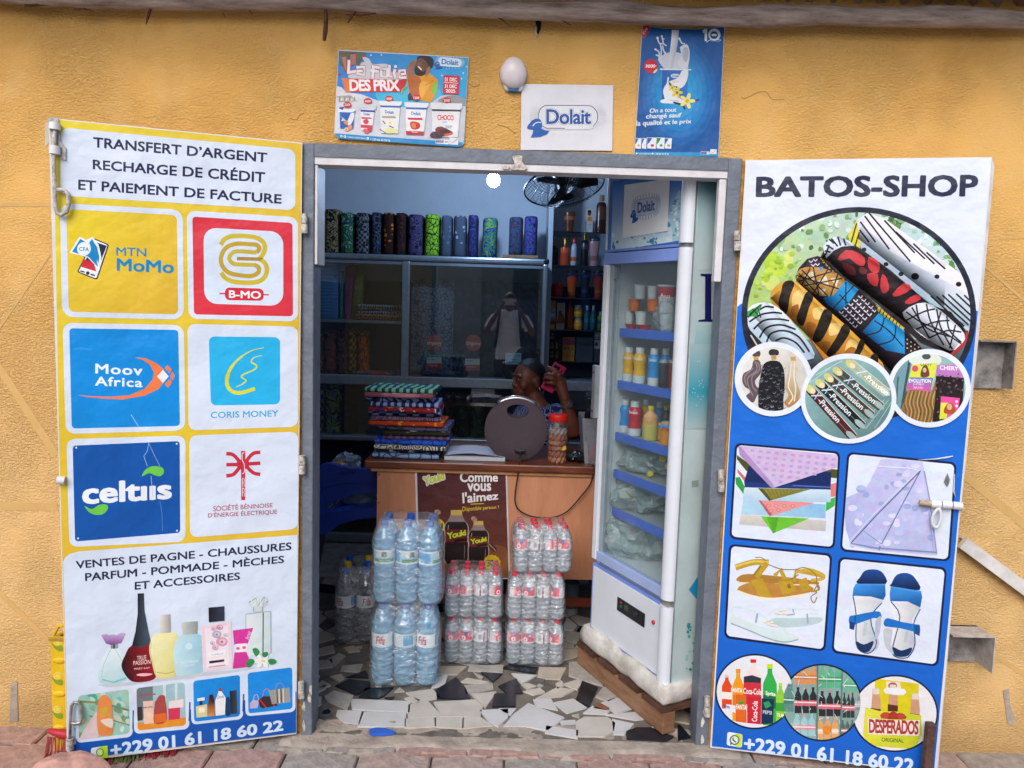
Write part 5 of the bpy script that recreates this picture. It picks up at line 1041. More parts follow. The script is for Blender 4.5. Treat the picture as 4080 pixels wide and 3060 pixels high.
# ---- poster 1
ps1=thing('poster','colourful yoghurt price poster with a shouting man, left of the wall lamp','poster',WALLP.pt(px('V1',1100,1500)))
part('paper_sheet',sheet(WALLP,'V1',[(110,70),(2165,188),(2090,1545),(2030,1612),(110,1475),(45,1390)]),PAPER_BACK := mat('poster_back','#c8ccd4',.6),ps1)
WP2=Plane((0,-.0066,0),(0,-1,0))
p=Print(WP2,'V1',.0003)
O1=[(118,88),(2155,200),(2085,1535),(2025,1602),(115,1465),(52,1385)];p.poly(O1,('#1c7ad0','#2aa0dc',(400,200),(1300,800)));p.STEP=.00002;p.clip=[(118,88),(2155,200),(2085,1535),(2025,1602),(115,1465),(52,1385)]
p.poly([(700,700),(1200,560),(1700,700),(1650,1000),(900,1000)],'#3cb4dc',3).poly([(60,640),(160,660),(230,740),(460,770),(700,860),(1000,980),(1500,960),(1720,800),(1900,760),(2130,860),(2080,1530),(50,1390)],('#d6d8e2','#bcc0ce',(500,800),(900,1400)))
p.poly([(1680,890),(1800,810),(1950,790),(2120,860),(2110,960)],'#8c929a',3).poly([(80,800),(300,790),(420,880),(120,900)],'#a09c94')
for k in range(12): x=90+k*26;p.poly([(x,870),(x+16,780+(k*37) % 50),(x+34,875)],['#c8ccca','#8a8c80','#dfe0e2'][k % 3])
p.poly([(118,90),(560,115),(500,220),(430,310),(140,330)],'#4a6450').poly([(150,180),(230,170),(260,300),(240,420),(190,400)],'#8c5248',3).poly([(300,130),(390,130),(395,280),(330,330),(290,250)],'#8a2c34',3)
for k in range(14): p.line([(165+k*4,200+k*14),(235,190+k*15)],5,'#d8b8a8');p.line([(300,150+k*12),(388,145+k*12)],4,'#d8b0a8')
for x,y in ((190,130),(510,170),(480,200),(130,460)): p.poly(ell(x,y,20),'#b0283c')
p.poly([(300,420),(420,380),(470,280),(520,260),(490,190),(590,210),(650,300),(800,290),(900,310),(950,420),(1150,440),(1150,540),(340,540)],'#c8ccd6',3)
for x,y in ((625,158),(790,155),(2050,528),(2078,440),(2130,340),(1740,480)): p.poly(ell(x,y,14),'#b4dcf0')
# man in an orange jumper
p.poly([(1195,420),(1290,460),(1400,480),(1520,430),(1620,500),(1680,560),(1665,700),(1600,860),(1560,900),(1470,880),(1300,860),(1210,860),(1220,700),(1190,560)],'#d8922c',2).poly([(1195,420),(1300,470),(1400,520),(1420,640),(1380,860),(1260,820),(1215,640)],'#b0602a',2).poly([(1430,560),(1560,620),(1480,740),(1420,860),(1380,680)],'#e2a840',2).line([(1600,560),(1480,640)],8,'#a86c1c').poly([(1205,780),(1240,740),(1300,860),(1210,870)],'#22304c').poly([(1590,660),(1655,560),(1672,640),(1640,740),(1580,780)],'#7cb83c',2)
p.poly([(1360,180),(1440,165),(1560,180),(1610,240),(1600,330),(1560,370),(1500,350),(1420,220),(1350,240)],'#201a1a',2).poly([(1350,240),(1400,200),(1480,240),(1540,340),(1520,420),(1440,480),(1340,470),(1300,400),(1320,300)],'#6c4434',2).poly([(1310,390),(1340,330),(1380,380),(1440,420),(1500,380),(1490,440),(1420,490),(1330,465)],'#1c1412',2).poly([(1345,320),(1390,340),(1430,395),(1390,410),(1350,370)],'#4a1418',2).poly([(1358,326),(1392,342),(1425,385),(1410,390),(1370,350)],'#f0eae6',2).poly([(1370,260),(1410,290),(1400,310),(1375,300)],'#8a5a48',2).line([(1362,262),(1395,258)],8,'#241814').line([(1440,270),(1475,290)],8,'#241814')
p.poly([(1190,380),(1230,290),(1290,240),(1345,240),(1320,300),(1290,360),(1300,440),(1240,470),(1195,450)],'#9a6a50',2).line([(1230,300),(1290,250)],8,'#6a4230').line([(1240,330),(1320,262)],8,'#6a4230').poly([(1490,400),(1530,340),(1560,350),(1540,430),(1480,500)],'#9a6a50',2)
# title
p.poly([(165,520),(1190,545),(1120,735),(220,740)],('#d83424','#c42a3c',(170,600),(900,600))).poly([(165,520),(290,522),(290,740),(220,740)],'#e07a40')
p.text('DES PRIX',tq(280,535,1065,540,1080,724,290,724),'#eceaf0',.03,.9)
def blk(strokes,c1='#e6e2ea',c2='#b82c48'):
    for s_ in strokes: p.line(s_,62,c2)
    for s_ in strokes: p.line(s_,44,c1)
blk([[(280,230),(268,440)],[(250,435),(390,410)],[(395,350),(520,340),(515,470),(405,445),(410,405),(515,410)],[(660,320),(650,525)],[(640,335),(760,355)],[(615,395),(735,415)],[(790,380),(880,375),(875,500),(785,490),(790,380)],[(915,310),(910,490),(960,495)],[(1005,380),(985,440),(1010,515)],[(1075,460),(1165,450),(1160,395),(1070,400),(1075,510),(1175,510)]])
p.poly(ell(1010,335,24),'#e6e2ea').line([(1100,770),(1120,700),(1190,640)],22,'#8cc04c')
dolait(p,tq(1630,130,2110,185,2090,400,1610,370),'#9cc8ec','#cfe2f4','#9cb8d8','#1a5cae','#2470b4',False)
p.poly(rquad(tq(1768,468,2020,480,2005,775,1750,762),.1),'#c02c40').text('01 DEC',lq(1785,505,1980,515,60),'#f2eaee',.02,.95).line([(1768,582),(1995,600)],9,'#f2eaee').text('31 DEC',lq(1785,612,1975,622,58),'#f2eaee',.02,.95).text('2025',lq(1800,690,1952,698,54),'#f2eaee',.02,.95)
def cup(xc0,xc1,xb0,xb1,y0,y1,lid,body='#dcdfe8',rim='#e6e8ee',base=None,band=None):
    p.poly([(xc0,y0),(xc1,y0+12),(xb1,y1),(xb0,y1-6)],body)
    if band: p.poly([(xc0+4,y0+lid+6),(xc1-4,y0+lid+16),(xc1-7,y0+lid+46),(xc0+7,y0+lid+36)],band)
    p.poly([(xc0-22,y0-8),(xc1+22,y0+8),(xc1+14,y0+lid),(xc0-14,y0+lid-8)],rim)
    if base: p.poly([(xb0-4,y1-62),(xb1+4,y1-52),(xb1,y1),(xb0,y1-6)],base)
cup(130,365,140,345,1000,1310,60,'#1c60b4');p.poly([(135,1100),(200,1190),(260,1290),(345,1180),(362,1060),(300,1080),(250,1200),(180,1140),(140,1260),(145,1300),(300,1310)],'#dfe4ee',2).poly([(190,1200),(250,1190),(270,1230),(230,1250)],'#e08a3c',3).poly(ell(240,1322,36,30),'#e8b890').poly(ell(238,1325,16,12),'#c8906c').poly(ell(296,1290,36,40),'#dc8a6c').poly([(130,975),(200,970),(180,1020),(125,1000)],'#1c4ca8').poly([(310,1070),(380,1025),(382,1062)],'#2a9ad8').text('Dolait',lq(216,1100,282,1106,28),'#2a5aa0',.02)
cup(455,690,470,640,925,1345,85,'#e2e4ec','#ccd0d8',None,'#1a3ca0');p.poly([(470,1130),(630,1140),(640,1160),(480,1160)],'#c42c44').poly([(462,1250),(650,1262),(640,1310),(466,1298)],'#c42c44').poly([(500,1190),(560,1160),(590,1200),(570,1240),(520,1235)],'#d03848',3).poly([(500,1330),(540,1310),(590,1350),(575,1390),(520,1375)],'#dc5c68',3).poly([(560,1290),(620,1260),(645,1310),(620,1360),(580,1350)],'#c8344c',3).text('Dolait',lq(510,1062,608,1068,40),'#20489c',.02)
cup(765,1090,780,1050,880,1390,60,'#dfe1e6','#dfe2e8',None,'#1c62b4');p.poly([(795,1115),(1010,1120),(1020,1150),(800,1145)],'#a8987c').text('Dolait',lq(845,1022,985,1032,52),'#2a6ab0',.025).poly(ell(920,1215,56,50,9),'#efe8d4').poly(ell(925,1225,18),'#d8c488').line([(810,1190),(850,1240)],14,'#3a2a20').line([(910,1270),(980,1300)],14,'#2c2018',0).line([(760,1320),(850,1380),(930,1370)],12,'#3a3024').poly([(830,1330),(900,1300),(1040,1330),(1040,1370),(880,1390)],'#d8dc9c',3)
cup(1170,1510,1180,1455,905,1410,65,'#e2e4ea','#dde0e8','#c02c44','#1c62b4');p.poly([(1200,1140),(1430,1145),(1440,1180),(1210,1172)],'#c42c44').text('Dolait',lq(1258,1045,1408,1055,52),'#2a6ab0',.025).poly([(1240,1220),(1300,1200),(1390,1230),(1390,1300),(1330,1330),(1260,1310)],'#cc3c34',3).poly([(1260,1240),(1320,1230),(1330,1300),(1280,1300)],'#e08050',3).text('Onctueux',lq(1262,1352,1360,1356,24),'#f0d8dc',.01)
cup(1580,2040,1590,1990,910,1450,90,'#dadce2','#d4d6de',None,'#2c3040');p.otext('CHOCO',lq(1668,1092,1928,1102,86),'#c03048','#f0e4e8',.04,.03,.95).text('Dolait',lq(1755,1196,1820,1200,24),'#2a7ac0',.01).poly([(1650,1300),(1740,1280),(1900,1360),(1900,1410),(1740,1440),(1640,1360)],'#7a2c34',2).poly([(1700,1340),(1800,1320),(1880,1360),(1820,1400),(1730,1390)],'#43242c',3).poly([(1780,1400),(1905,1375),(1900,1410),(1780,1440)],'#d05a48').poly([(1550,1420),(1600,1360),(1680,1370),(1760,1400),(1740,1450),(1600,1455)],'#4c3440',2).line([(1600,1375),(1640,1440)],8,'#6a5260').line([(1680,1380),(1720,1440)],8,'#6a5260').text('Chocolat',lq(1795,1262,1905,1262,20),'#3a3a40',.02).text('Creme',lq(1795,1288,1890,1290,18),'#3a3a40',.02)
for (x,y),s in zip(((253,935),(573,880),(908,840),(1340,825),(1818,868)),('250f','400f','1000f','1200f','2500f')): p.poly(ell(x,y,63,48),'#c02a3a').text(s,lq(x-46,y-18,x+48,y-16,38),'#f4ecee',.008)
p.poly([(52,1385),(2030,1540),(2060,1545),(2020,1602),(115,1465)],'#1c86c0')
for x,y in ((158,1432),(214,1438),(574,1466)): p.poly(ell(x,y,20),'#dceaf4').poly(ell(x,y,9),'#3a7cb0')
p.text('/ yaourt dolait.benin',lq(248,1424,540,1450,38),'#d8e8f4',.006).text('+ 229 66 48 78 76',lq(612,1462,926,1486,34),'#d8e8f4',.006)
p.poly([(1648,1485),(1852,1495),(1848,1560),(1640,1545)],'#e2e2ea').poly([(1652,1490),(1770,1496),(1768,1540),(1648,1534)],'#3c3478').text('COTI',lq(1660,1498,1762,1503,30),'#e8e8f0',.01).text('BE',lq(1785,1505,1840,1508,30),'#3c3478',.01).poly([(1862,1450),(2002,1460),(1994,1570),(1855,1558)],'#dfe0e6').line([(1872,1508),(1898,1540),(1990,1470)],9,'#8a8c92').line([(1920,1540),(1985,1485)],6,'#a0a2a8')
p.build('printed_picture',ps1,'yoghurt price print',PAPER)
# ---- poster 2
ps2=thing('poster','white paper poster with a blue dairy emblem right of the wall lamp','poster',WALLP.pt(px('V2',1200,1570)))
part('paper_sheet',sheet(WALLP,'V2',[(560,532),(1950,552),(1932,1582),(492,1570),(505,625)]),mat('white_poster','#cfd0d9',.55,var=.05,bump=.1,bscale=12),ps2)
p=Print(WP2,'V2',.0003);p.STEP=.00002;dolait(p,box_q(590,740,1850,1380),'#d6d7df','#d2d4dd',shade=None)
p.build('printed_picture',ps2,'blue emblem',PAPER)
# ---- poster 3
ps3=thing('poster','tall blue yoghurt poster with pouring milk above the right of the door','poster',WALLP.pt(px('V3',600,1610)))
part('paper_sheet',sheet(WALLP,'V3',[(172,60),(420,95),(800,108),(1148,75),(1075,1620),(76,1606)]),PAPER_BACK,ps3)
p=Print(WP2,'V3',.0003);O3=[(180,66),(420,100),(800,112),(1142,84),(1070,1612),(82,1600)];p.STEP=.00002;p.clip=[(180,66),(1142,84),(1070,1612),(82,1600)]
p.poly([(180,66),(420,100),(800,112),(1142,84),(1090,1200),(1070,1612),(82,1600),(150,500)],'#12549c')
for k in range(6): s_=1-k*.13;p.poly(ell(610,850,440*s_,620*s_,40),['#1460a8','#166cb4','#187abf','#1c86c8','#2292d0','#2a9cd6'][k])
p.poly([(180,66),(270,78),(250,140),(220,185),(178,205)],'#c02840',2).text('EW',tq(178,150,222,82,246,102,200,172),'#f0e6ea',.01)
p.poly([(888,118),(915,106),(942,106),(938,248),(912,248),(910,150),(888,152)],'#d8e4f0').poly(ell(1026,172,72,72),'#d8e4f0').poly(ell(1022,178,46,46),'#1c4a88').poly(rquad(box_q(990,162,1056,190),.3),'#d0e0ee').line([(930,262),(1000,225),(1105,238)],8,'#d8e4f0',4).text('10 ans a vos cotes',lq(972,238,1088,244,12),'#d8e4f0',0)
p.poly([(385,440),(440,400),(500,380),(580,380),(640,400),(700,480),(720,560),(680,580),(460,580),(400,530),(370,490)],'#c8cede',2).poly([(630,310),(700,285),(728,340),(734,420),(720,520),(690,570),(620,560),(590,490),(640,430),(620,340)],'#d6dae4',2).poly([(660,330),(710,330),(722,420),(690,500),(650,440)],'#b0b6c8',2).poly([(525,116),(608,116),(590,300),(530,575),(480,568),(500,380),(515,250)],('#e4e6ee','#a8aebf',(500,300),(600,320)))
for pts in ([(355,210),(375,270),(420,272),(405,190)],[(385,275),(400,350),(395,440)],[(330,345),(375,385),(370,480)],[(335,408),(380,430)],[(420,275),(455,300)],[(415,300),(425,350),(445,400)],[(612,215),(640,270),(680,280)]): p.line(pts,16,'#d4dae6',4)
for x,y,r in ((355,210,15),(405,190,12),(330,345,13),(430,222,8),(446,384,10),(612,218,13),(455,300,8)): p.poly(ell(x,y,r),'#dce0ea')
p.poly([(412,585),(718,588),(700,985),(405,980)],('#1a5cb0','#2a74c4',(420,700),(710,700))).poly([(718,590),(640,600),(600,680),(500,720),(440,780),(420,850),(440,930),(405,940),(404,980),(700,985),(640,940),(580,880),(540,820),(640,800),(700,720)],'#dfe2ea',2).poly([(475,670),(492,680),(480,740),(462,760)],'#dfe2ea').poly([(385,572),(755,580),(752,592),(384,588)],'#e6e8ee').poly([(405,975),(555,985),(640,1000),(560,985)],'#c4cad6')
p.poly(rquad(box_q(510,635,618,682),.3),'#d4e0ee').text('Dolait',lq(526,645,608,645,28),'#2a5698',.02).text('Vanille',lq(525,712,605,712,26),'#d4c890',.01).text('Yaourt aromatise',lq(500,942,608,944,10),'#3c4454',.01)
def flower(x,y,r,c1,c2):
    for a in range(0,360,72): p.poly(ell(x+r*.6*math.cos(rad(a)),y+r*.6*math.sin(rad(a)),r*.55,r*.27,10,a),c1)
    p.poly(ell(x,y,r*.25),c2)
p.poly([(490,735),(530,780),(590,780),(570,810),(500,780)],'#3c5a3a',2).line([(640,890),(720,960),(845,938)],20,'#5a3050',3).line([(540,970),(640,1000),(680,1050)],22,'#3a2030',4).line([(520,760),(488,735)],10,'#2a2430')
flower(528,800,42,'#e0cc48','#7a6420');flower(585,855,62,'#dcc83c','#7a6420');flower(705,955,85,'#e6dc84','#c8a83c')
p.poly(ell(277,545,82,85),'#c4203c').poly([(300,625),(330,585),(355,580),(340,610),(320,625)],'#dcd8d8',2).text('300fr',tq(215,525,345,522,340,565,208,560),'#f4eaee',.025)
for s,q in (('On a tout',tq(265,1042,582,1030,576,1082,258,1096)),('chang\u00e9 sauf',tq(222,1108,640,1092,632,1165,215,1180)),('la qualit\u00e9 et le prix',tq(105,1186,758,1170,750,1232,100,1270))): p.text(s,q,'#d4dce8',.025)
for x,w,c in ((125,66,'#e09a4c'),(195,52,'#c8d0dc'),(284,100,'#c02c44'),(388,88,'#3c9c4c'),(478,78,'#b89040')):
    y0=1385 if w > 80 else 1392;p.poly([(x-w*.55,y0),(x+w*.6,y0+3),(x+w*.48,1520),(x-w*.5,1514)],'#dde2ea').poly([(x-w*.5,y0+6),(x+w*.1,y0+6),(x-w*.2,1440),(x-w*.5,1470)],'#2a5cb0' if c != '#3c9c4c' else '#2c8a3c').poly(ell(x+w*.1,1480,w*.22,16,9),c)
p.poly([(85,1555),(1072,1562),(1070,1612),(82,1600)],'#2a8cc4').text('/ yaourt dolait benin',lq(130,1566,280,1568,22),'#d8ecf6',.006).text('+ 229 66 48 78 76',lq(312,1568,486,1570,20),'#d8ecf6',.006).poly(ell(108,1574,9),'#dceaf4').poly(ell(296,1576,10),'#dceaf4')
p.poly([(865,1548),(970,1552),(968,1586),(862,1582)],'#dfe0ea').poly([(866,1552),(936,1554),(934,1582),(864,1580)],'#3c3c84').text('COTI BE',lq(868,1558,964,1560,16),'#aab0d0',.008).poly([(978,1524),(1055,1526),(1052,1582),(975,1580)],'#dcdfe6').line([(988,1556),(1004,1568),(1046,1536)],6,'#8a8c92')
p.build('printed_picture',ps3,'pouring milk print',PAPER)
# ---- wall lamp: oval white globe on a small blue and white base
lc=at('V2',380,350,-.03);M_GL=mat('opal_globe','#d3ccd2',.35,var=.05,scale=20,spec=.4)
lamp=thing('wall_lamp','white egg-shaped bulkhead wall lamp above the door, unlit','wall lamp',(lc.x,-.0,lc.z-.06))
mb=MB();bm=bmesh.new();bmesh.ops.create_uvsphere(bm,u_segments=28,v_segments=16,radius=1)
for v in bm.verts: v.co=Vector((lc.x+v.co.x*.0435*(1-.06*v.co.z),-.018+v.co.y*.03,lc.z+.002+v.co.z*.05))
mb.bm(bm);part('globe',mb,M_GL,lamp,smooth=True)
mb=MB();b0=at('V2',380,590,-.012);mb.box((b0.x-.016,-.018,b0.z-.012),(b0.x+.016,0,b0.z+.014),bev=.003);part('lamp_base',mb,mat('blue_base','#3276b8',.5),lamp)
for sx in (-1,1):
    mb=MB();bm=bmesh.new();bmesh.ops.create_uvsphere(bm,u_segments=12,v_segments=8,radius=1)
    for v in bm.verts: v.co=Vector((b0.x+sx*.024+v.co.x*.009+sx*v.co.z*.004,-.010+v.co.y*.008,b0.z+.002+v.co.z*.014))
    mb.bm(bm);part('base_clip',mb,M_GL,lamp,smooth=True)
mb=MB();bm=bmesh.new();bmesh.ops.create_uvsphere(bm,u_segments=24,v_segments=8,radius=1)
for v in bm.verts: v.co=Vector((lc.x+v.co.x*.046,-.004+v.co.y*.006,lc.z+v.co.z*.053))
mb.bm(bm);part('back_plate',mb,mat('lamp_plate','#b7a9a8',.6),lamp,smooth=True)

# ---- right of the door: grey hooks, white rail on the wall
M_BOX=mat('weathered_grey_metal','#8f8d8c',.6,var=.3,scale=25,bump=.3,metal=.2)
def bracket(name,label,face,depth,lipm,side):
    """open steel channel fixed to the wall; 'face' = outline of its mouth in view M or L"""
    v,x0,y0,x1,y1=face
    a=at(v,x0,y0,-.0);b=at(v,x1,y1,-.0);t=thing(name,label,'bracket',((a.x+b.x)/2,0,b.z))
    mb=MB();mb.box((a.x,-.012,b.z),(b.x-.003,-.002,a.z));part('back_plate',mb,M_BOX,t)
    mb=MB();mb.box((b.x-.004,-depth,b.z+.004),(b.x,0,a.z));part('side_flange',mb,lipm,t)
    mb=MB();mb.box((a.x,-depth*.9,a.z-.004),(b.x-.0045,0,a.z));part('top_flange',mb,lipm,t)
bracket('wall_bracket','dark grey metal channel bracket on the wall beside the round fabric picture',('L',1840,5,2045,340),.07,M_BOX,1)
bracket('wall_bracket','pale grey metal channel bracket on the wall beside the blue sandals picture',('M',1640,560,1880,800),.11,mat('pale_grey_metal','#b9b4b0',.55,var=.2,scale=30),1)
mb=MB();a_=at('L',1775,1395,-.02);b_=at('L',2400,1860,-.02)
dv=(b_-a_).normalized();up=Vector((-dv.z,0,dv.x));w_=.021
mb.prism([a_+up*w_,b_+up*w_,b_-up*w_,a_-up*w_],(0,-.02,0));mb.prism([a_+up*(w_+.0),b_+up*w_,b_+up*(w_-.01),a_+up*(w_-.01)],(0,.018,0))
single('wall_rail',mb,mat('white_rail_paint','#d0cecd',.5,var=.12,scale=20),'white metal rail running slanted down the yellow wall','rail')

# ---- left foot of the wall: yellow crate, red broom, stone
t=thing('drinks_crate','yellow plastic crate with lemon prints hidden behind the yellow sign leaf','crate',(-.86,-.14,-.014))
CRM=mat('yellow_crate','#d8b21c',.4,var=.08,scale=12)
ca=at('N',512,340,-.14);cb=at('N',545,1480,-.14);XA=ca.x;XB=XA+.30
mb=MB();zb,zt=-.012,ca.z
mb.box((XA,-.148,zb),(XB,-.135,zt),bev=.003);part('crate_side',mb,CRM,t)
mb=MB();mb.box((XA,-.135,zb),(XA+.012,-.012,zt-.01));part('crate_side',mb,CRM,t)
mb=MB();mb.box((XA-.004,-.152,zt-.012),(XB+.004,-.145,zt),bev=.002);part('crate_rim',mb,mat('crate_rim_brown','#a8842c',.5),t)
mb=MB();mb.tube([at('N',540,330,-.12),at('N',565,280,-.12),at('N',590,235,-.12),at('N',640,230,-.12)],.006,6);part('crate_handle',mb,CRM,t)
CP=Plane((0,-.1485,0),(0,-1,0))
for k,yy in enumerate((395,735,1072)):
    p=Print(CP,'N',.0006);p.poly([(515,yy+10),(560,yy+45),(620,yy+40),(625,yy+95),(560,yy+80)],'#7f9a2c',3).poly(ell(577,yy,40,36),'#e6d890').poly(ell(577,yy,34,30),'#d8bc2c').poly(ell(577,yy,22,19),'#e4cc4c');p.build('lemon_print',t)
for yy in (570,905,1245):
    mb=MB();c_=at('N',590,yy+15,-.149);bm=bmesh.new();bmesh.ops.create_uvsphere(bm,u_segments=14,v_segments=8,radius=1)
    for v in bm.verts: v.co=Vector((c_.x+v.co.x*.022,-.148+v.co.y*.005,c_.z+v.co.z*.011))
    mb.bm(bm);part('crate_boss',mb,CRM,t,smooth=True)
t=thing('broom','red bristled broom head lying under the yellow sign leaf','broom',(-.62,-.2,-.014))
M_RB=[mat('red_bristle','#861426',.6,var=.25,scale=60),mat('green_bristle','#586e22',.6,var=.25,scale=60)]
BW=lambda s_,off,z: LPL.o+LD*s_-LPL.n*off+Vector((0,0,z))
mb=MB();mb.tube([BW(.80,.07,.09),BW(.76,.065,.075),BW(.60,.06,.035),BW(.40,.055,.025)],[.008,.016,.015,.012],8);part('broom_block',mb,mat('red_broom_block','#b82a3c',.5),t,smooth=True)
rr=random.Random(6)
for gi in range(2):
    mb=MB()
    for k in range(260):
        s_=rr.uniform(.40,.80)
        if (.52 < s_ < .60) != (gi == 1): continue
        zt=.02+max(0,(s_-.6))*.28
        mb.tube([BW(s_,.058,zt),BW(s_+rr.uniform(-.006,.006),.035,zt*.5),BW(s_+rr.uniform(-.014,.014),rr.uniform(-.012,.03),-.012)],.0016,4,cap=False)
    tag(part('bristles',mb,M_RB[gi],t),kind='stuff')
mb=MB();bm=bmesh.new();bmesh.ops.create_icosphere(bm,subdivisions=4,radius=1)
cs=at('N',740,1500,-.36);cs.z=-.02
for v in bm.verts:
    q=v.co.copy();f_=1+.16*noise.noise(q*1.3+Vector((3,1,2)))+.05*noise.noise(q*4)+.015*noise.noise(q*14)
    z=q.z*f_;z=min(z,.80+.08*noise.noise(q*3)+.1*q.x);v.co=Vector((cs.x+q.x*f_*.135,cs.y+q.y*f_*.06,cs.z+max(z,-.1)*.155))
mb.bm(bm);single('stone',mb,mat('pink_sandstone','#b98f84',.9,var=.2,scale=20,bump=.5,bscale=60),'large pinkish stone lying on the pavement before the yellow sign leaf','stone',smooth=True)
# ================================================================== inside: lamp, fan, cabinet, cloth, cosmetics
def fab(name,kind,c1,c2,c3=None,sc=14,rough=.85):
    """wax-print cloth: one of a few procedural prints"""
    if name in MATS: return MATS[name]
    m=bpy.data.materials.new(name);m.use_nodes=True;n=m.node_tree.nodes;l=m.node_tree.links;b=n['Principled BSDF'];b.inputs['Roughness'].default_value=rough;b.inputs['Specular IOR Level'].default_value=.25
    tc=n.new('ShaderNodeTexCoord');src=tc.outputs['Object']
    nz=n.new('ShaderNodeTexNoise');nz.inputs['Scale'].default_value=sc*.35;l.new(src,nz.inputs[0])
    mxv=n.new('ShaderNodeMix');mxv.data_type='RGBA';mxv.blend_type='ADD';mxv.inputs[0].default_value=.25 if kind in ('floral','swirl') else .04
    l.new(src,mxv.inputs[6]);l.new(nz.outputs['Color'],mxv.inputs[7]);src=mxv.outputs[2]
    def ramp(o,a,e):
        r=n.new('ShaderNodeMapRange');r.inputs[1].default_value=a;r.inputs[2].default_value=e;l.new(o,r.inputs[0]);return r.outputs[0]
    def mix(f,a,c):
        x=n.new('ShaderNodeMix');x.data_type='RGBA';l.new(f,x.inputs[0])
        for i,q in ((6,a),(7,c)):
            if isinstance(q,str): x.inputs[i].default_value=(*lin(q),1)
            else: l.new(q,x.inputs[i])
        return x.outputs[2]
    vo=n.new('ShaderNodeTexVoronoi');vo.inputs['Scale'].default_value=sc;l.new(src,vo.inputs[0])
    if kind in ('cells','net'):
        vo.feature='DISTANCE_TO_EDGE';f=ramp(vo.outputs['Distance'],.05 if kind == 'net' else .03,.09 if kind == 'net' else .06)
    elif kind == 'dots': f=ramp(vo.outputs['Distance'],.30,.27);vo.inputs['Randomness'].default_value=.35
    elif kind == 'rings':
        mm=n.new('ShaderNodeMath');mm.operation='MULTIPLY';mm.inputs[1].default_value=26;l.new(vo.outputs['Distance'],mm.inputs[0]);sn=n.new('ShaderNodeMath');sn.operation='SINE';l.new(mm.outputs[0],sn.inputs[0]);f=ramp(sn.outputs[0],-.1,.1)
    elif kind in ('stripe','swirl','hstripe'):
        w=n.new('ShaderNodeTexWave');w.inputs['Scale'].default_value=sc*.5;w.inputs['Distortion'].default_value=0 if kind != 'swirl' else 9;w.bands_direction='Z' if kind == 'hstripe' else ('X' if kind == 'stripe' else 'DIAGONAL');l.new(src,w.inputs[0]);f=ramp(w.outputs['Fac'],.42,.52)
    elif kind == 'check':
        ck=n.new('ShaderNodeTexChecker');ck.inputs['Scale'].default_value=sc*1.7;l.new(src,ck.inputs[0]);f=ck.outputs['Fac']
    elif kind == 'floral': f=ramp(vo.outputs['Distance'],.38,.3)
    else: f=ramp(nz.outputs[0],.45,.55)
    c=mix(f,c1,c2)
    if c3:
        v2=n.new('ShaderNodeTexVoronoi');v2.inputs['Scale'].default_value=sc*.55;l.new(src,v2.inputs[0]);c=mix(ramp(v2.outputs['Distance'],.32,.26),c,c3)
    n3=n.new('ShaderNodeTexNoise');n3.inputs['Scale'].default_value=90;l.new(tc.outputs['Object'],n3.inputs[0]);bp=n.new('ShaderNodeBump');bp.inputs['Strength'].default_value=.2;bp.inputs['Distance'].default_value=.003;l.new(n3.outputs[0],bp.inputs['Height']);l.new(bp.outputs[0],b.inputs['Normal'])
    l.new(c,b.inputs['Base Color']);MATS[name] =m;return m
def bundle(x0,x1,z0,z1,y,d,seed=0,lean=0,ex=4,n=24):
    """a folded length of cloth stood on end: soft box with rounded edges and a slightly uneven top"""
    mb=MB();cx,w,h=(x0+x1)/2,(x1-x0)/2,z1-z0
    prof=[(.93,0),(.985,.02),(1,.1),(.985,.5),(1,.88),(.97,.95),(.88,.985),(.6,1.0)]
    for r,t in prof:
        for j in range(n):
            a=2*math.pi*j/n;c,s=math.cos(a),math.sin(a);k=(abs(c)**ex+abs(s)**ex)**(-1/ex)
            nn=1+.05*noise.noise(Vector((c*2+seed,s*2,t*2.5)))
            mb.v.append((cx+w*r*k*c*nn+lean*t*h,y+d/2*r*k*s*nn,z0+h*t*(1+.012*noise.noise(Vector((c*3,s*3,seed))))))
    for i in range(len(prof)-1):
        for j in range(n): mb.f.append([i*n+j,i*n+(j+1) % n,(i+1)*n+(j+1) % n,(i+1)*n+j]);mb.c.append(None)
    mb.f.append(list(range(n))[::-1]);mb.f.append([(len(prof)-1)*n+j for j in range(n)]);mb.c += [None,None]
    return mb
# ---- LED bulb
bc=at('D',942,884,1.75)
blb=thing('light_bulb','lit round white LED bulb hanging inside the doorway','light bulb',(bc.x,bc.y,bc.z-.04))
mb=MB();mb.lathe([(.004,-.036),(.02,-.031),(.032,-.018),(.036,0),(.034,.014),(.026,.028),(.018,.04)],24,Matrix.Translation(bc));part('bulb_globe',mb,mat('lit_led','#e8f4ff',.4,emit='#b4d6ff',estr=370),blb,smooth=True)
mb=MB();mb.lathe([(.0185,.04),(.0185,.06),(.014,.075)],16,Matrix.Translation(bc));part('bulb_base',mb,M_LEAFW,blb,smooth=40)
mb=MB();mb.tube([bc+Vector((0,0,.07)),bc+Vector((.01,0,.3)),(bc.x+.01,bc.y,CZ)],.003,6);part('bulb_cord',mb,mat('white_cord','#c8c8c8',.5),blb)
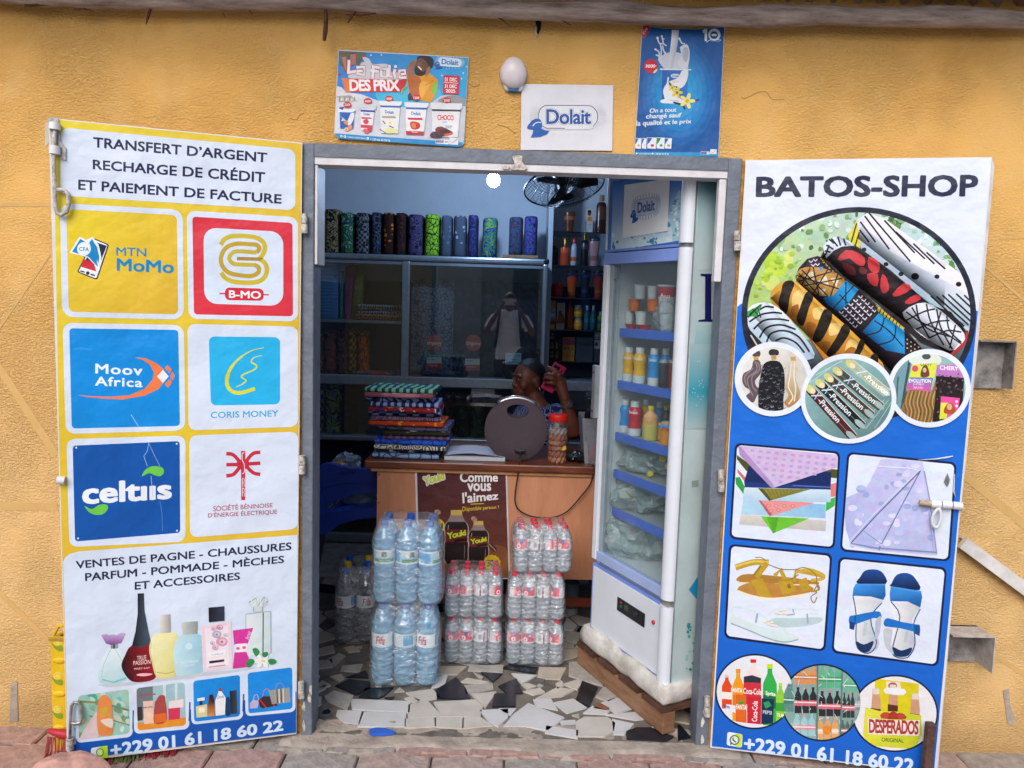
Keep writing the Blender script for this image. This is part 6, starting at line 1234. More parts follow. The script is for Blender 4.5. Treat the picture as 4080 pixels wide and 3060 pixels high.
# ---- fan hung face-down from the ceiling
fc=at('H',365,262,1.45);fa=Vector((.16,-.36,-.92)).normalized();fu=fa.orthogonal().normalized();fv=fa.cross(fu)
fan=thing('ceiling_fan','black wire-caged fan hanging face down beside the lit bulb','fan',(fc.x,fc.y,fc.z))
M_BLK=mat('black_enamel','#14161a',.4,var=.1,spec=.5)
FP=lambda r,a,h: fc+(fu*math.cos(a)+fv*math.sin(a))*r+fa*h
def ring(mb,r,h,t=.0012,n=40): mb.tube([FP(r,2*math.pi*i/n,h) for i in range(n+1)],t,4,cap=False)
mb=MB();Rf=.205
for i in range(56):
    a=2*math.pi*i/56;mb.tube([FP(.035,a+.25,.062),FP(.10,a+.12,.058),FP(.16,a+.04,.04),FP(Rf,a,0)],.0011,4,cap=False)
for r,h in ((.06,.061),(.095,.058),(.13,.05),(.165,.036)): ring(mb,r,h,.001)
tag(part('front_cage',mb,M_BLK,fan),kind='stuff')
mb=MB()
for i in range(28):
    a=2*math.pi*i/28;mb.tube([FP(Rf,a,0),FP(.15,a,-.045),FP(.06,a,-.06)],.0012,4,cap=False)
for r,h in ((.1,-.055),(.15,-.045)): ring(mb,r,h,.0012)
tag(part('rear_cage',mb,M_BLK,fan),kind='stuff')
mb=MB();ring(mb,Rf+.002,0,.0045,48);part('cage_rim',mb,M_BLK,fan,smooth=True)
mb=MB();FM=Matrix.Translation(fc) @ Matrix((fu,fv,fa)).transposed().to_4x4()
mb.lathe([(.001,.066),(.034,.064),(.036,.058),(.02,.055)],20,FM);part('cage_badge',mb,M_BLK,fan,smooth=40)
mb=MB();mb.lathe([(.02,.03),(.035,.02),(.036,-.01),(.05,-.05),(.055,-.12),(.04,-.15),(.01,-.16)],20,FM);part('motor',mb,M_BLK,fan,smooth=40)
for k in range(3):
    mb=MB();a0=k*2*math.pi/3
    pts=[FP(.03,a0-.5,.0),FP(.09,a0-.45,.012),FP(.175,a0-.25,.014),FP(.182,a0+.15,-.004),FP(.15,a0+.42,-.016),FP(.08,a0+.5,-.014),FP(.03,a0+.5,-.008)]
    mb.prism(pts,fa*.002);part('fan_blade',mb,mat('dark_blade','#22262c',.35),fan)
mb=MB();e0=FP(0,0,-.15);mb.tube([e0,e0+Vector((0,.05,.05)),(e0.x,e0.y+.07,CZ)],.012,10);part('fan_rod',mb,M_BLK,fan,smooth=True)
# ---- display cabinet of aluminium and glass
CY=2.2;ALU=mat('brushed_aluminium','#9aa3ad',.38,metal=.75,var=.08,scale=40);ALUD=mat('alu_track_profile','#8b95a2',.45,metal=.6,var=.1)  # inner tracks get a slightly darker aluminium
cab=thing('display_cabinet','aluminium and glass display cabinet along the back wall of the shop','cabinet',(.2,CY,0))
XL,XRc=at('E',60,800,CY).x-.25,at('E',1790,900,CY).x;ZTOP=at('E',900,790,CY).z;ZM=at('E',400,1655,CY).z;ZB=at('F',250,620,CY).z;XM=at('E',768,1200,CY).x;ZS=at('E',420,1250,CY).z
def rail(name,a,b,m=ALU,bev=.006): return part(name,MB().box(a,b,bev=bev),m,cab)
rail('top_rail',(XL,CY-.018,ZTOP-.022),(XRc,CY+.018,ZTOP+.016),bev=.012)
rail('middle_rail',(XL,CY-.014,ZM-.055),(XRc+.6,CY+.02,ZM+.008))
rail('lower_rail',(XL,CY-.012,ZB-.026),(XRc+.6,CY+.02,ZB+.004))
rail('foot_rail',(XL,CY-.012,0.0),(XRc+.6,CY+.02,.06))
rail('post',(XM-.026,CY-.012,.06),(XM+.022,CY+.02,ZTOP-.022));rail('post',(XRc-.012,CY-.016,.06),(XRc+.02,CY+.02,ZTOP-.014),bev=.01);rail('post',(XL-.03,CY-.012,0),(XL,CY+.02,ZTOP))
part('corner_cap',MB().box((XRc-.014,CY-.019,ZTOP-.016),(XRc+.024,CY+.022,ZTOP+.017),bev=.01),M_BLK,cab)
rail('inner_track',(XM+.022,CY-.006,ZTOP-.045),(XRc-.012,CY+.012,ZTOP-.022),ALUD,.002);rail('inner_track',(XL,CY-.006,ZTOP-.045),(XM-.026,CY+.012,ZTOP-.022),ALUD,.002)
part('shelf_board',MB().box((XL,CY+.015,ZS-.014),(XM-.026,RY1-.02,ZS+.004),bev=.002),ALU,cab)
for z in (ZM,ZB): part('shelf_board',MB().box((XL,CY+.021,z-.018),(XRc+.55,RY1-.02,z-.003)),mat('grey_shelf','#7d8794',.6),cab)
part('top_board',MB().box((XL,CY+.019,ZTOP-.014),(XRc,RY1-.01,ZTOP+.012)),MATS['grey_shelf'],cab)
part('side_panel',MB().box((XRc+.0,CY+.022,.06),(XRc+.012,RY1-.01,ZTOP-.016)),MATS['grey_shelf'],cab)
GLASS=film_mat('cabinet_glass',(.96,.985,.98),.19,.008,(.8,.9,.95),.015,0)
for x0,x1 in ((XL,XM-.026),(XM+.022,XRc-.012)): part('glass_pane',MB().box((x0,CY-.003,ZM+.01),(x1,CY+.001,ZTOP-.046)),GLASS,cab)
for x0,x1 in ((XL,XM-.026),(XM+.022,XRc+.55)): part('glass_pane',MB().box((x0,CY-.003,ZB+.005),(x1,CY+.001,ZM-.056)),GLASS,cab)
# bundles on the cabinet
BT=[((112,172,440,757),'dots','#1d2a20','#4a6a48',None,'dark green cloth bundle at the left end of the cabinet top'),((172,290,432,760),'swirl','#191414','#8a7a58',None,'black and cream swirled cloth bundle on the cabinet top'),
 ((290,398,458,768),'floral','#2a5c3c','#8aa89a','#1c2c5c','green and grey flecked cloth bundle on the cabinet top'),((398,515,460,772),'check','#181c22','#6c7076','#2a2a30','black and grey geometric cloth bundle on the cabinet top'),
 ((515,600,455,776),'cells','#5c6070','#14182c','#22305c','navy cloth bundle with pale line pattern on the cabinet top'),((600,690,458,780),'dots','#2a120c','#c86a22',None,'black cloth bundle with orange ovals on the cabinet top'),
 ((690,780,460,782),'floral','#1c1012','#5a2020',None,'dark brown cloth bundle with red spots on the cabinet top'),((780,902,472,784),'rings','#1c1c3c','#4a4468','#141428','purple ringed cloth bundle on the cabinet top'),
 ((902,1022,470,788),'net','#18240c','#7aac24',None,'lime green cloth bundle with dark floral lines on the cabinet top'),((1022,1112,478,792),'dots','#3c4658','#5a6880',None,'narrow slate blue dotted cloth bundle on the cabinet top'),
 ((1112,1218,480,797),'dots','#3a4456','#8a94a4',None,'wide slate blue dotted cloth bundle on the cabinet top'),((1218,1305,475,797),'floral','#1c2250','#3a3a78','#14142c','navy and purple cloth bundle on the cabinet top'),
 ((1318,1440,495,797),'swirl','#3c7a4a','#1c2a68','#6a7c28','green cloth bundle with blue snaking bands at the row end'),((1520,1635,490,770),'floral','#2a3a58','#16181f','#4a2030','dark blue bundle with red blots on the wooden block'),((1632,1742,483,772),'cells','#101428','#3c3c80','#2c4a5c','purple bundle with mosaic print on the wooden block')]
for k,((x0,x1,y0,y1),kind,c1,c2,c3,lab) in enumerate(BT):
    a=at('E',x0+2,y1,CY+.08);b=at('E',x1-2,y0,CY+.08);zb=ZTOP+.0175 if k < 13 else ZTOP+.0175+.022
    mb=bundle(a.x,b.x,zb,b.z,CY+.13,.2,k*7,lean=.03 if k == 12 else 0)
    single('cloth_bundle',mb,fab('wax_%d' % k,kind,c1,c2,c3,36 if kind != 'dots' else 30),lab,'cloth','cloth bundles standing on the cabinet',smooth=50)
a=at('E',1480,800,CY+.05);b=at('E',1740,772,CY+.05);mb=MB();mb.box((a.x,CY+.02,ZTOP+.0175),(b.x,CY+.24,ZTOP+.0385),bev=.002);single('wooden_block',mb,mat('plain_wood','#8a6a4c',.7,var=.2,scale=20),'flat wooden block under two dark cloth bundles','wood block')
# inside the upper left bay
SB=[((118,285,838,1168),'hstripe','#2c6a9c','#3f7cae','pale blue cloth pack standing in the upper left bay',0),((285,312,880,1170),'plain','#2c6a70','#3a8080','thin teal cloth pack beside the blue one in the bay',0),((300,375,842,1212),'plain','#6c2458','#833a70','magenta cloth pack leaning in the upper left bay',.06),((352,420,888,1205),'plain','#5a5a28','#7c7c3c','olive cloth pack leaning in the upper left bay',.12)]
for k,((x0,x1,y0,y1),kind,c1,c2,lab,lean) in enumerate(SB):
    a=at('E',x0,y1,CY+.1);b=at('E',x1,y0,CY+.1);mb=bundle(a.x,b.x,ZS+.0045,b.z,CY+.16+.0*k,.16,k,lean,6)
    single('cloth_pack',mb,fab('pack_%d' % k,kind,c1,c2,None,30,.45),lab,'cloth','cloth packs in the cabinet bay',smooth=50)
def folded(x0,x1,y0,y1,z0,z1,seed=0):
    """folded cloth lying flat: round fold towards the viewer"""
    mb=MB();r=(z1-z0)/2;cz=(z0+z1)/2;prof=[]
    for i in range(7): a=math.pi*(1.5-i/6);prof.append((y0+r+r*math.cos(a),cz+r*math.sin(a)))
    prof += [(y1,z1),(y1,z0)];n=14;m=len(prof)
    for i in range(n+1):
        x=x0+(x1-x0)*i/n;e=.0015 if 0 < i < n else 0
        for y,z in prof: mb.v.append((x+.004*noise.noise(Vector((y*20,z*30,seed))),y+.006*noise.noise(Vector((x*9,z*20,seed))),z+(z-z0)/(z1-z0)*.0*e))
    for i in range(n):
        for j in range(m): mb.f.append([i*m+j,i*m+(j+1) % m,(i+1)*m+(j+1) % m,(i+1)*m+j]);mb.c.append(None)
    mb.f.append(list(range(m)));mb.f.append([n*m+j for j in range(m)][::-1]);mb.c += [None,None]
    return mb
FC=[('#4a1c24','#8a4a44','stripe','wine striped folded cloth at the bottom of the bay stack'),('#7a4a20','#b8883c','check','brown checked folded cloth second from bottom of the bay stack'),('#2a3450','#8a8ca0','stripe','grey and navy folded cloth in the bay stack'),('#5c2438','#b87a80','floral','pink flowered folded cloth in the bay stack'),('#2c3c38','#8c9c94','stripe','grey green folded cloth on top of the bay stack')]
za=ZS+.0045
for k,(c1,c2,kind,lab) in enumerate(FC):
    a=at('E',405+k*4,1200,CY+.07);b=at('E',738-k*3,1200,CY+.07);mb=folded(a.x,b.x,CY+.05,CY+.26,za,za+.019,k);za += .0195
    single('folded_cloth',mb,fab('bay_%d' % k,kind,c1,c2,None,40),lab,'cloth','folded cloths stacked in the bay',smooth=50)
a=at('E',120,1200,CY+.05);b=at('E',330,1200,CY+.05)
# lower left bay
LB=[((118,165,1330,1610),'floral','#5a2410','#a8541c','#2a1410','rust floral bundle leftmost in the lower bay'),((166,262,1318,1612),'rings','#4a1c10','#9a5020','#1c1010','brown bundle with orange leaf rings in the lower bay'),((262,345,1310,1614),'swirl','#2c1a30','#7a5030',None,'purple and tan swirled bundle in the lower bay'),((345,412,1312,1616),'check','#3a2a14','#a8762c','#1a1410','brown and gold triangles bundle in the lower bay'),((412,492,1325,1620),'net','#1c1410','#c85a1c',None,'orange squared bundle at the right of the lower bay')]
for k,((x0,x1,y0,y1),kind,c1,c2,c3,lab) in enumerate(LB):
    a=at('E',x0+1,y1,CY+.1);b=at('E',x1-1,y0,CY+.1);mb=bundle(a.x,b.x,ZM+.0005,b.z,CY+.15,.15,k+40)
    single('cloth_bundle',mb,fab('lowbay_%d' % k,kind,c1,c2,c3,26),lab,'cloth','bundles in the lower left bay',smooth=50)
for k,(x0,x1,c,lab) in enumerate(((415,510,'#4a4a60','grey patterned sachet lying beside the orange bundle'),(512,630,'#b03020','red sachet with a pale tag in the lower bay'),(632,735,'#3c3050','dark purple sachet lying at the bay end'))):
    a=at('E',x0,1630,CY+.06);b=at('E',x1,1590,CY+.06);mb=folded(a.x,b.x,CY+.04,CY+.14,ZM+.0005,ZM+.026,k+5);single('cloth_sachet',mb,fab('sachet_%d' % k,'floral',c,'#9a9aa4' if k != 1 else '#c85a3c',None,60,.4),lab,'sachet',smooth=50)
# hanging cloths behind the big pane
def hang(x0,x1,y0,y1,Y,seed):
    a=at('E',x0,y0,Y);b=at('E',x1,y1,Y);mb=MB();n,m=26,10
    for j in range(m+1):
        for i in range(n+1): s=i/n;mb.v.append((a.x+(b.x-a.x)*s,Y+.008*math.sin(s*15+seed)+.006*noise.noise(Vector((s*4,j*.3,seed))),a.z+(b.z-a.z)*j/m))
    for j in range(m):
        for i in range(n): k=j*(n+1)+i;mb.f.append([k,k+1,k+n+2,k+n+1]);mb.c.append(None)
    k=len(mb.v);mb.v += [(v[0],v[1]+.006,v[2]) for v in mb.v[:k]];mb.f += [[i+k for i in f][::-1] for f in mb.f[:]];mb.c += [None]*(n*m)
    return mb
single('hanging_cloth',hang(815,1110,942,1640,CY+.12,1),fab('net_cloth','net','#12151c','#5c6674',None,42),'grey cloth with black net print hanging behind the big pane','cloth',smooth=50)
single('hanging_cloth',hang(1112,1420,945,1640,CY+.16,2),fab('navy_cloth','floral','#171a24','#262c3c',None,20),'plain dark cloth hanging in the middle of the big pane','cloth',smooth=50)
single('hanging_cloth',hang(1425,1745,955,1640,CY+.18,3),fab('ink_cloth','swirl','#12141c','#1e2434',None,14),'almost black cloth hanging at the right of the big pane','cloth',smooth=50)
# paper labels stuck inside the pane
GP=Plane((0,CY+.004,0),(0,-1,0));STK=print_mat('sticker_paper',.5,.05,.05)
for x,y,w in ((978,1410,58),(1266,1412,60)):
    p=Print(GP,'E',0.0);p.poly(ell(x,y,w),'#b04a34').poly([(x-8,y-46),(x+4,y-54),(x+12,y-40)],'#6a8a4a').text('chiganvy',lq(x-52,y-12,x+52,y-8,34),'#e0ccc4',.012)
    t=p.build('round_sticker',None);tag(t,('round orange brand sticker on the net print cloth' if x < 1000 else 'round orange brand sticker in the middle of the big pane'),'sticker')
for x0,y0,x1,y1,k in ((922,1518,1030,1606,0),(1205,1528,1312,1616,1),(1500,1487,1616,1570,2)):
    p=Print(GP,'E',0.0)
    if k < 2: p.poly(box_q(x0,y0,x1,y1),'#b8bcb8').poly(box_q(x0,y0+44,x1,y1),'#a03c2a').line([(x0+8,y0+16),(x0+60,y0+17)],5,'#5a6060').line([(x0+8,y0+60),(x1-30,y0+62)],4,'#d8b0a4')
    else: p.poly(box_q(x0,y0,x1,y1),'#8ab4c4').text('LUX. POPELINE',lq(x0+8,y0+10,x1-8,y0+12,16),'#34505c',.01).line([(x0+30,y0+46),(x1-34,y0+46)],3,'#34505c').line([(x0+8,y0+68),(x1-10,y0+68)],2.5,'#34505c')
    tag(p.build('price_tag',None),['white and red tag under the sticker on the net print cloth','white and red tag under the middle sticker','pale blue fabric tag at the right of the big pane'][k],'tag')
# black hat-like bundle
c0_=at('E',1580,1540,CY+.09)
mb=MB();bm=bmesh.new();bmesh.ops.create_uvsphere(bm,u_segments=24,v_segments=14,radius=1)
for v in bm.verts: v.co=Vector((c0_.x+v.co.x*.088*(1+.08*noise.noise(v.co*2)),CY+.085+v.co.y*.05,ZM+.001+max(0,(v.co.z+.62)/1.62)*.215))
mb.bm(bm);single('black_wig',mb,mat('black_hair_fibre','#0e0f13',.6,var=.3,scale=80,bump=.5,bscale=80),'rounded black wig behind the right of the big pane','wig',smooth=True)
# below the middle rail: dim cloths
DB=[((110,172,245,560),'check','#20242a','#7a8088',None,'black and white mosaic bundle below the rail at far left'),((178,290,240,575),'swirl','#2a3c30','#9a9a2c','#5c7c98','yellow and green bundle below the rail at far left'),((295,400,250,585),'floral','#14161c','#24303a',None,'dark bundle below the rail behind the cloth stack'),((1045,1130,310,640),'floral','#241c20','#4a3a34',None,'brown bundle below the rail behind the notebook'),((1135,1240,315,640),'floral','#16221e','#2f4a40','#1c1c2c','green leafy bundle below the rail behind the notebook'),((1245,1345,330,640),'swirl','#141c18','#3a5434',None,'dark green swirled bundle below the rail behind the speaker')]
for k,((x0,x1,y0,y1),kind,c1,c2,c3,lab) in enumerate(DB):
    a=at('F',x0,y1,CY+.12);b=at('F',x1,y0,CY+.12);mb=bundle(a.x,b.x,ZB+.0005,b.z,CY+.16,.15,k+80);single('cloth_bundle',mb,fab('dim_%d' % k,kind,c1,c2,c3,22),lab,'cloth','bundles below the middle rail',smooth=50)
# ---- cosmetics on glass shelves
SY=2.36;cs_=thing('cosmetics_shelf','wall unit of dark glass shelves with cosmetics beside the fridge','shelf',at('U',300,1540,SY))
xs0=at('U',66,700,SY).x;xs1=at('U',600,700,SY).x+.28
part('side_board',MB().box((xs0-.0,SY-.01,ZM+.01),(xs0+.03,RY1-.002,at('U',80,60,SY).z+.3),bev=.002),mat('white_melamine','#a9b2bc',.5,var=.04),cs_)
DG=film_mat('glass_shelf',(.72,.82,.84),.08,.06,(.5,.6,.65),.05,0);DGE=mat('glass_edge','#0c151b',.2,spec=.6)
SHZ=[]
for y in (385,682,966,1250,1528):
    z=at('U',320,y,SY).z;SHZ.append(z);sb_=part('shelf_board',MB().box((xs0+.031,SY-.004,z-.005),(xs1,RY1-.004,z)),DG,cs_);part('shelf_edge',MB().box((xs0+.031,SY-.008,z-.006),(xs1,SY-.0045,z+.0005)),DGE,sb_)
PLA=print_mat('glossy_plastic',.28,.03,.0)
CAPM={}
def capm(c):
    if c not in CAPM: CAPM[c] =mat('cap_'+c.strip('#'),c,.35,var=.04)
    return CAPM[c]
GOLD=mat('gold_cap','#a8823c',.3,metal=.8,var=.1)
PROF=dict(lotion=[(.0,.62),(.02,.70),(.12,.66),(.45,.80),(.75,.98),(.84,1.0),(.86,.96)],straight=[(0,.86),(.02,.95),(.7,.95),(.78,.8),(.82,.45)],slim=[(0,.8),(.02,.9),(.62,.9),(.74,.7),(.82,.34)],jar=[(0,.82),(.03,.95),(.6,.95),(.72,.8)],square=[(0,.95),(.01,1),(.62,1),(.66,.96),(.68,.4),(.74,.4)])
def item(name,label,cat,v,x0,x1,y0,y1,Y,prof,bands,cap=None,capz=None,group=None,zb=None,ex=None,capr=.62,extra=None,round_=True,lift=0):
    """small bottle, jar or tub: lathe body with printed bands and its own cap"""
    a=at(v,x0,y1,Y);b=at(v,x1,y1,Y);tp=at(v,(x0+x1)/2,y0,Y);base=Vector(((a.x+b.x)/2,Y,zb if zb is not None else a.z));R=(b.x-a.x)/2;H=tp.z-base.z
    t=thing(name,label,cat,base,0,group);pr=PROF[prof] if isinstance(prof,str) else prof
    zs=[];cz=capz or .86
    for i in range(len(pr)-1):
        n=4 if pr[i+1][0]-pr[i][0] > .15 else 1
        for k in range(n): s=k/n;zs.append((pr[i][0]+(pr[i+1][0]-pr[i][0])*s,pr[i][1]+(pr[i+1][1]-pr[i][1])*s))
    zs.append(pr[-1]);cols=[]
    for (z,r) in zs[:-1]:
        c=bands[0][1]
        for zz,cc in bands:
            if z >= zz: c=cc
        cols.append(lin(c))
    mb=MB();mb.lathe([(r*R,z*H) for z,r in zs],16 if ex is None else 20,None,cols,sy=1 if round_ else .62)
    part('body',mb,PLA,t,smooth=40,world=False)
    if cap:
        mb=MB();cr=R*capr;mb.lathe([(cr,cz*H),(cr,H*.985),(cr*.9,H)],14,sy=1 if round_ else .7);part('cap',mb,capm(cap) if isinstance(cap,str) else cap,t,smooth=40,world=False)
    if extra:
        for nm,pts,r,mm in extra: mb=MB();mb.tube([(p[0]*R,p[1]*R,p[2]*H) for p in pts],r*R,8);part(nm,mb,mm,t,smooth=True,world=False)
    return t
Yc=SY+.09
z1,z2,z3,z4,z5=SHZ
item('lotion_bottle','amber lotion bottle with a portrait label, left on the top glass shelf','bottle','U',208,312,178,382,Yc,'lotion',[(0,'#5a2c18'),(.5,'#8a5638'),(.62,'#5a2c18')],None,zb=z1,round_=False)
item('lotion_bottle','tall dark brown lotion bottle right on the top glass shelf','bottle','U',490,586,60,386,Yc,'straight',[(0,'#3c1c12'),(.35,'#5c3626'),(.55,'#3c1c12')],'#8a6a3c',.84,zb=z1,capr=.45,round_=False)
mb=MB();a=at('U',412,378,Yc);b=at('U',472,175,Yc);bx=thing('cosmetics_box','white cosmetics box with a portrait on the top glass shelf','box',((a.x+b.x)/2,Yc,z1));mb.box((a.x,Yc-.02,z1),(b.x,Yc+.02,b.z));part('carton',mb,mat('carton_white','#b8b0ac',.5),bx)
BP=Plane((0,Yc-.0205,0),(0,-1,0));p=Print(BP,'U',.0003);p.poly(box_q(414,182,470,292),'#c8b8a8').poly(ell(440,222,17,22),'#6a4028').poly([(418,290),(425,250),(455,250),(468,290)],'#c87a2c').poly(ell(440,205,18,14),'#1a1210').line([(420,320),(462,320)],5,'#8a8a8a');p.build('portrait_print',bx)
item('pump_bottle','black perfume spray with a gold collar on the second glass shelf','bottle','U',76,160,448,672,Yc,'square',[(0,'#14161c'),(.35,'#3a3224'),(.5,'#14161c')],GOLD,.74,zb=z2,capr=.5)
item('pump_bottle','coral red pump bottle with a gold nozzle on the second glass shelf','bottle','U',176,262,438,674,Yc,'square',[(0,'#a83c20'),(.4,'#c05a3c'),(.55,'#a83c20')],GOLD,.74,zb=z2,capr=.4,extra=[('nozzle',[(0,0,.96),(-.6,-.2,.97)],.16,GOLD)])
item('spray_can','white spray bottle with a red cap on the second glass shelf','bottle','U',268,330,438,676,Yc,'slim',[(0,'#a8acb8'),(.12,'#b85a30'),(.3,'#a8acb8')],'#b83424',.82,zb=z2,capr=.62)
item('pump_bottle','slim black bottle with a tall gold cap on the second glass shelf','bottle','U',354,428,404,680,Yc,'straight',[(0,'#12141c'),(.5,'#3a3c44'),(.56,'#12141c')],GOLD,.8,zb=z2,capr=.5)
item('lotion_bottle','pale pink lotion bottle right on the second glass shelf','bottle','U',430,524,432,680,Yc,'lotion',[(0,'#a87c80'),(.15,'#8a5a5c'),(.3,'#a87c80')],'#4a4a5c',.88,zb=z2,capr=.98,round_=False)
item('cream_jar','round red cream jar on the third glass shelf','jar','U',102,205,842,956,Yc,'jar',[(0,'#a01c1c')],'#a81e1e',.72,zb=z3,capr=.98)
for x0,x1,c,cc,lab in ((232,328,'#a8401c','#2a2c34','orange lotion bottle left of three on the third glass shelf'),(350,442,'#1a2230','#14161c','navy lotion bottle between two red ones on the third shelf'),(468,560,'#7c2c1c','#2a2028','rust brown lotion bottle right of three on the third glass shelf')):
    item('lotion_bottle',lab,'bottle','U',x0,x1,720,964,Yc,'lotion',[(0,c),(.15,'#8a5a2c' if c != '#1a2230' else '#2a3a5c'),(.28,c),(.68,'#24407c'),(.78,c)],cc,.88,zb=z3,capr=.98,round_=False)
def carton(v,x0,x1,y0,y1,zb,c,label,draw=None,d=.03):
    a=at(v,x0,y1,Yc-.03);b=at(v,x1,y0,Yc-.03);t=thing('cosmetics_box',label,'box',((a.x+b.x)/2,Yc,zb));mb=MB();mb.box((a.x,Yc-.03,zb),(b.x,Yc-.03+d,b.z));part('carton',mb,mat('carton_'+c.strip('#'),c,.5),t)
    if draw: p=Print(Plane((0,Yc-.0305,0),(0,-1,0)),v,.0003);draw(p);p.build('box_print',t)
    return t
def d1(p): p.poly(box_q(52,1060,140,1170),'#b8b4c0').text('ANGELS',lq(58,1080,134,1080,20),'#24387c',.02).text('SHEER',lq(62,1060,130,1060,14),'#a83c30',.01);[p.poly([(x,1200),(x+6,1140),(x+16,1130),(x+24,1200)],c) for x,c in ((54,'#7c2c30'),(76,'#2c3c6c'),(98,'#3c3c3c'),(116,'#8a2c2c'))]
carton('U',46,144,990,1242,z4,'#b8862c','orange and white hair product box on the fourth shelf',d1)
def d2(p): p.poly(box_q(160,1018,222,1044),'#c8bcc0').poly([(158,1150),(165,1110),(185,1090),(205,1110),(222,1160),(220,1190),(152,1190)],'#7a3c24',3).poly(ell(182,1095,16,20),'#6a3424').line([(165,1030),(215,1030)],8,'#7c5a5c').line([(155,1205),(215,1205)],5,'#7c6a6a').line([(160,1222),(212,1222)],4,'#7c6a6a')
carton('U',147,226,1010,1240,z4,'#a89a9c','pale pink box with a bare-shouldered figure on the fourth shelf',d2)
item('lotion_bottle','tall terracotta bottle with a thin nozzle on the fourth shelf','bottle','U',226,292,980,1244,Yc,[(0,.85),(.02,.95),(.6,.95),(.72,.85),(.82,.3),(1,.2)],[(0,'#8a3c24')],None,zb=z4)
for y0,y1,lab,up in ((1138,1246,'lower honey jar of two on the fourth shelf',0),(1030,1138,'upper honey jar of two on the fourth shelf',1)):
    item('honey_jar',lab,'jar','U',298,378,y0,y1,Yc,'jar',[(0,'#b87c24'),(.2,'#d0a048'),(.45,'#b8862c')],'#8a8474',.72,zb=z4 if not up else z4+(at('U',320,1138,Yc).z-at('U',320,1246,Yc).z)+.0005,capr=.8)
PUMP=lambda m: [('pump',[(0,0,.84),(0,0,.95),(-.5,-.3,.96)],.16,m)]
item('soap_dispenser','left of two teal soap dispensers with white pumps on the fourth shelf','bottle','U',384,440,1034,1244,Yc,'slim',[(0,'#20505c'),(.2,'#2c7078'),(.45,'#24585f')],'#a8b4bc',.76,zb=z4,capr=.4,extra=PUMP(capm('#a8b4bc')))
item('soap_dispenser','right of two teal soap dispensers with white pumps on the fourth shelf','bottle','U',440,494,1034,1246,Yc,'slim',[(0,'#20505c'),(.2,'#2c7078'),(.45,'#24585f')],'#a8b4bc',.76,zb=z4,capr=.4,extra=PUMP(capm('#a8b4bc')))
item('soap_bottle','green soap bottle with a white cap at the right of the fourth shelf','bottle','U',504,560,1088,1250,Yc,'straight',[(0,'#3c6c2c'),(.25,'#24405c'),(.5,'#4a7c2c')],'#a0a8ac',.82,zb=z4,capr=.5)
BTL=[('bottom',1440,1518),('middle',1362,1440),('top',1275,1360)]
zc=z5
for nm,y0,y1 in BTL:
    for k,x in enumerate((48,90,132)):
        if nm == 'top' and k == 2: continue
        item('perfume_vial',['left','middle','right'][k]+' small gold perfume vial in the '+nm+' row of the lowest shelf','vial','U',x,x+36,y0,y1,Yc,'slim',[(0,'#3a2c14'),(.3,'#8a6c34'),(.55,'#4a3a1c')],GOLD,.8,zb=zc,capr=.5,group='small gold perfume vials')
    zc += at('U',60,y0,Yc).z-at('U',60,y1,Yc).z+.0005
def d3(p): p.poly(box_q(200,1320,310,1380),'#7c2c4c');[p.poly(ell(x,1412,10),'#5a3c14') for x in (222,256,290)];[p.line([(x,1470),(x+14,1490),(x+26,1466)],5,'#4a2c10') for x in (204,238,272)]
carton('U',198,312,1316,1520,z5,'#9a6c1c','yellow carton with a purple top on the lowest shelf',d3)
def d4(p): p.poly(box_q(482,1268,552,1416),'#4a4854').poly(box_q(482,1340,552,1414),'#98949c').poly(ell(500,1375,14,18),'#4a2c20').poly(box_q(486,1270,550,1330),'#6c6a74').poly(ell(505,1300,12,9),'#b8a82c')
carton('U',318,476,1318,1500,z5,'#2c3a48','flat blue grey toiletry box on the lowest shelf');carton('U',480,556,1262,1520,z5,'#3c3844','dark box with a small portrait at the right of the lowest shelf',d4)
# ================================================================== counter and what is on it
KY=.95;KZ=.797
WOOD=streak('counter_ply','#a86c4c','#c48a68',1.5,rough=.55,bump=.1,axis=(5,5,1.2));WTOP=streak('counter_top_wood','#4c2416','#7a4026',2.0,rough=.35,bump=.1,axis=(3,14,14))
kx0,kx1=at('F',560,860,KY).x,1.30;kt0=at('F',465,800,KY-.02).x
ctr=thing('shop_counter','brown wooden counter with a plywood front and a thick dark top','counter',(.6,KY+.2,0))
part('counter_top',MB().box((kt0,KY-.025,KZ-.036),(kx1+.04,KY+.5,KZ),bev=.006),WTOP,ctr)
part('top_edge',MB().box((kt0+.03,KY-.012,KZ-.052),(kx1+.02,KY+.47,KZ-.0365)),mat('light_edge_wood','#a8764a',.5,var=.2,scale=15),ctr)
zpb=at('G',2030,365,KY).z
part('front_panel',MB().box((kx0,KY,zpb),(kx1,KY+.014,KZ-.0525)),WOOD,ctr)
part('side_panel',MB().box((kx0,KY+.0145,zpb),(kx0+.014,KY+.45,KZ-.0525)),WOOD,ctr);part('side_panel',MB().box((kx1-.014,KY+.0145,zpb),(kx1,KY+.45,KZ-.0525)),WOOD,ctr)
for x in (kx0+.03,kx1-.03):
    for y in (KY+.04,KY+.42): part('leg',MB().box((x-.02,y-.02,0.001),(x+.02,y+.02,zpb)),mat('red_brown_wood','#6a2c1c',.5,var=.2),ctr)
part('stretcher',MB().box((kx0,KY+.03,.10),(kx1,KY+.05,.14)),MATS['red_brown_wood'],ctr)
for x,y in ((555,905),(545,1110),(1885,875),(2015,858)):
    c=at('F',x if x > 600 else 572,y,KY);part('nail_head',MB().lathe([(.004,0),(.004,.0015),(.001,.002)],8,Matrix.Translation(c) @ Matrix.Rotation(rad(90),4,'X')),mat('dark_nail','#2a1a14',.6),ctr)
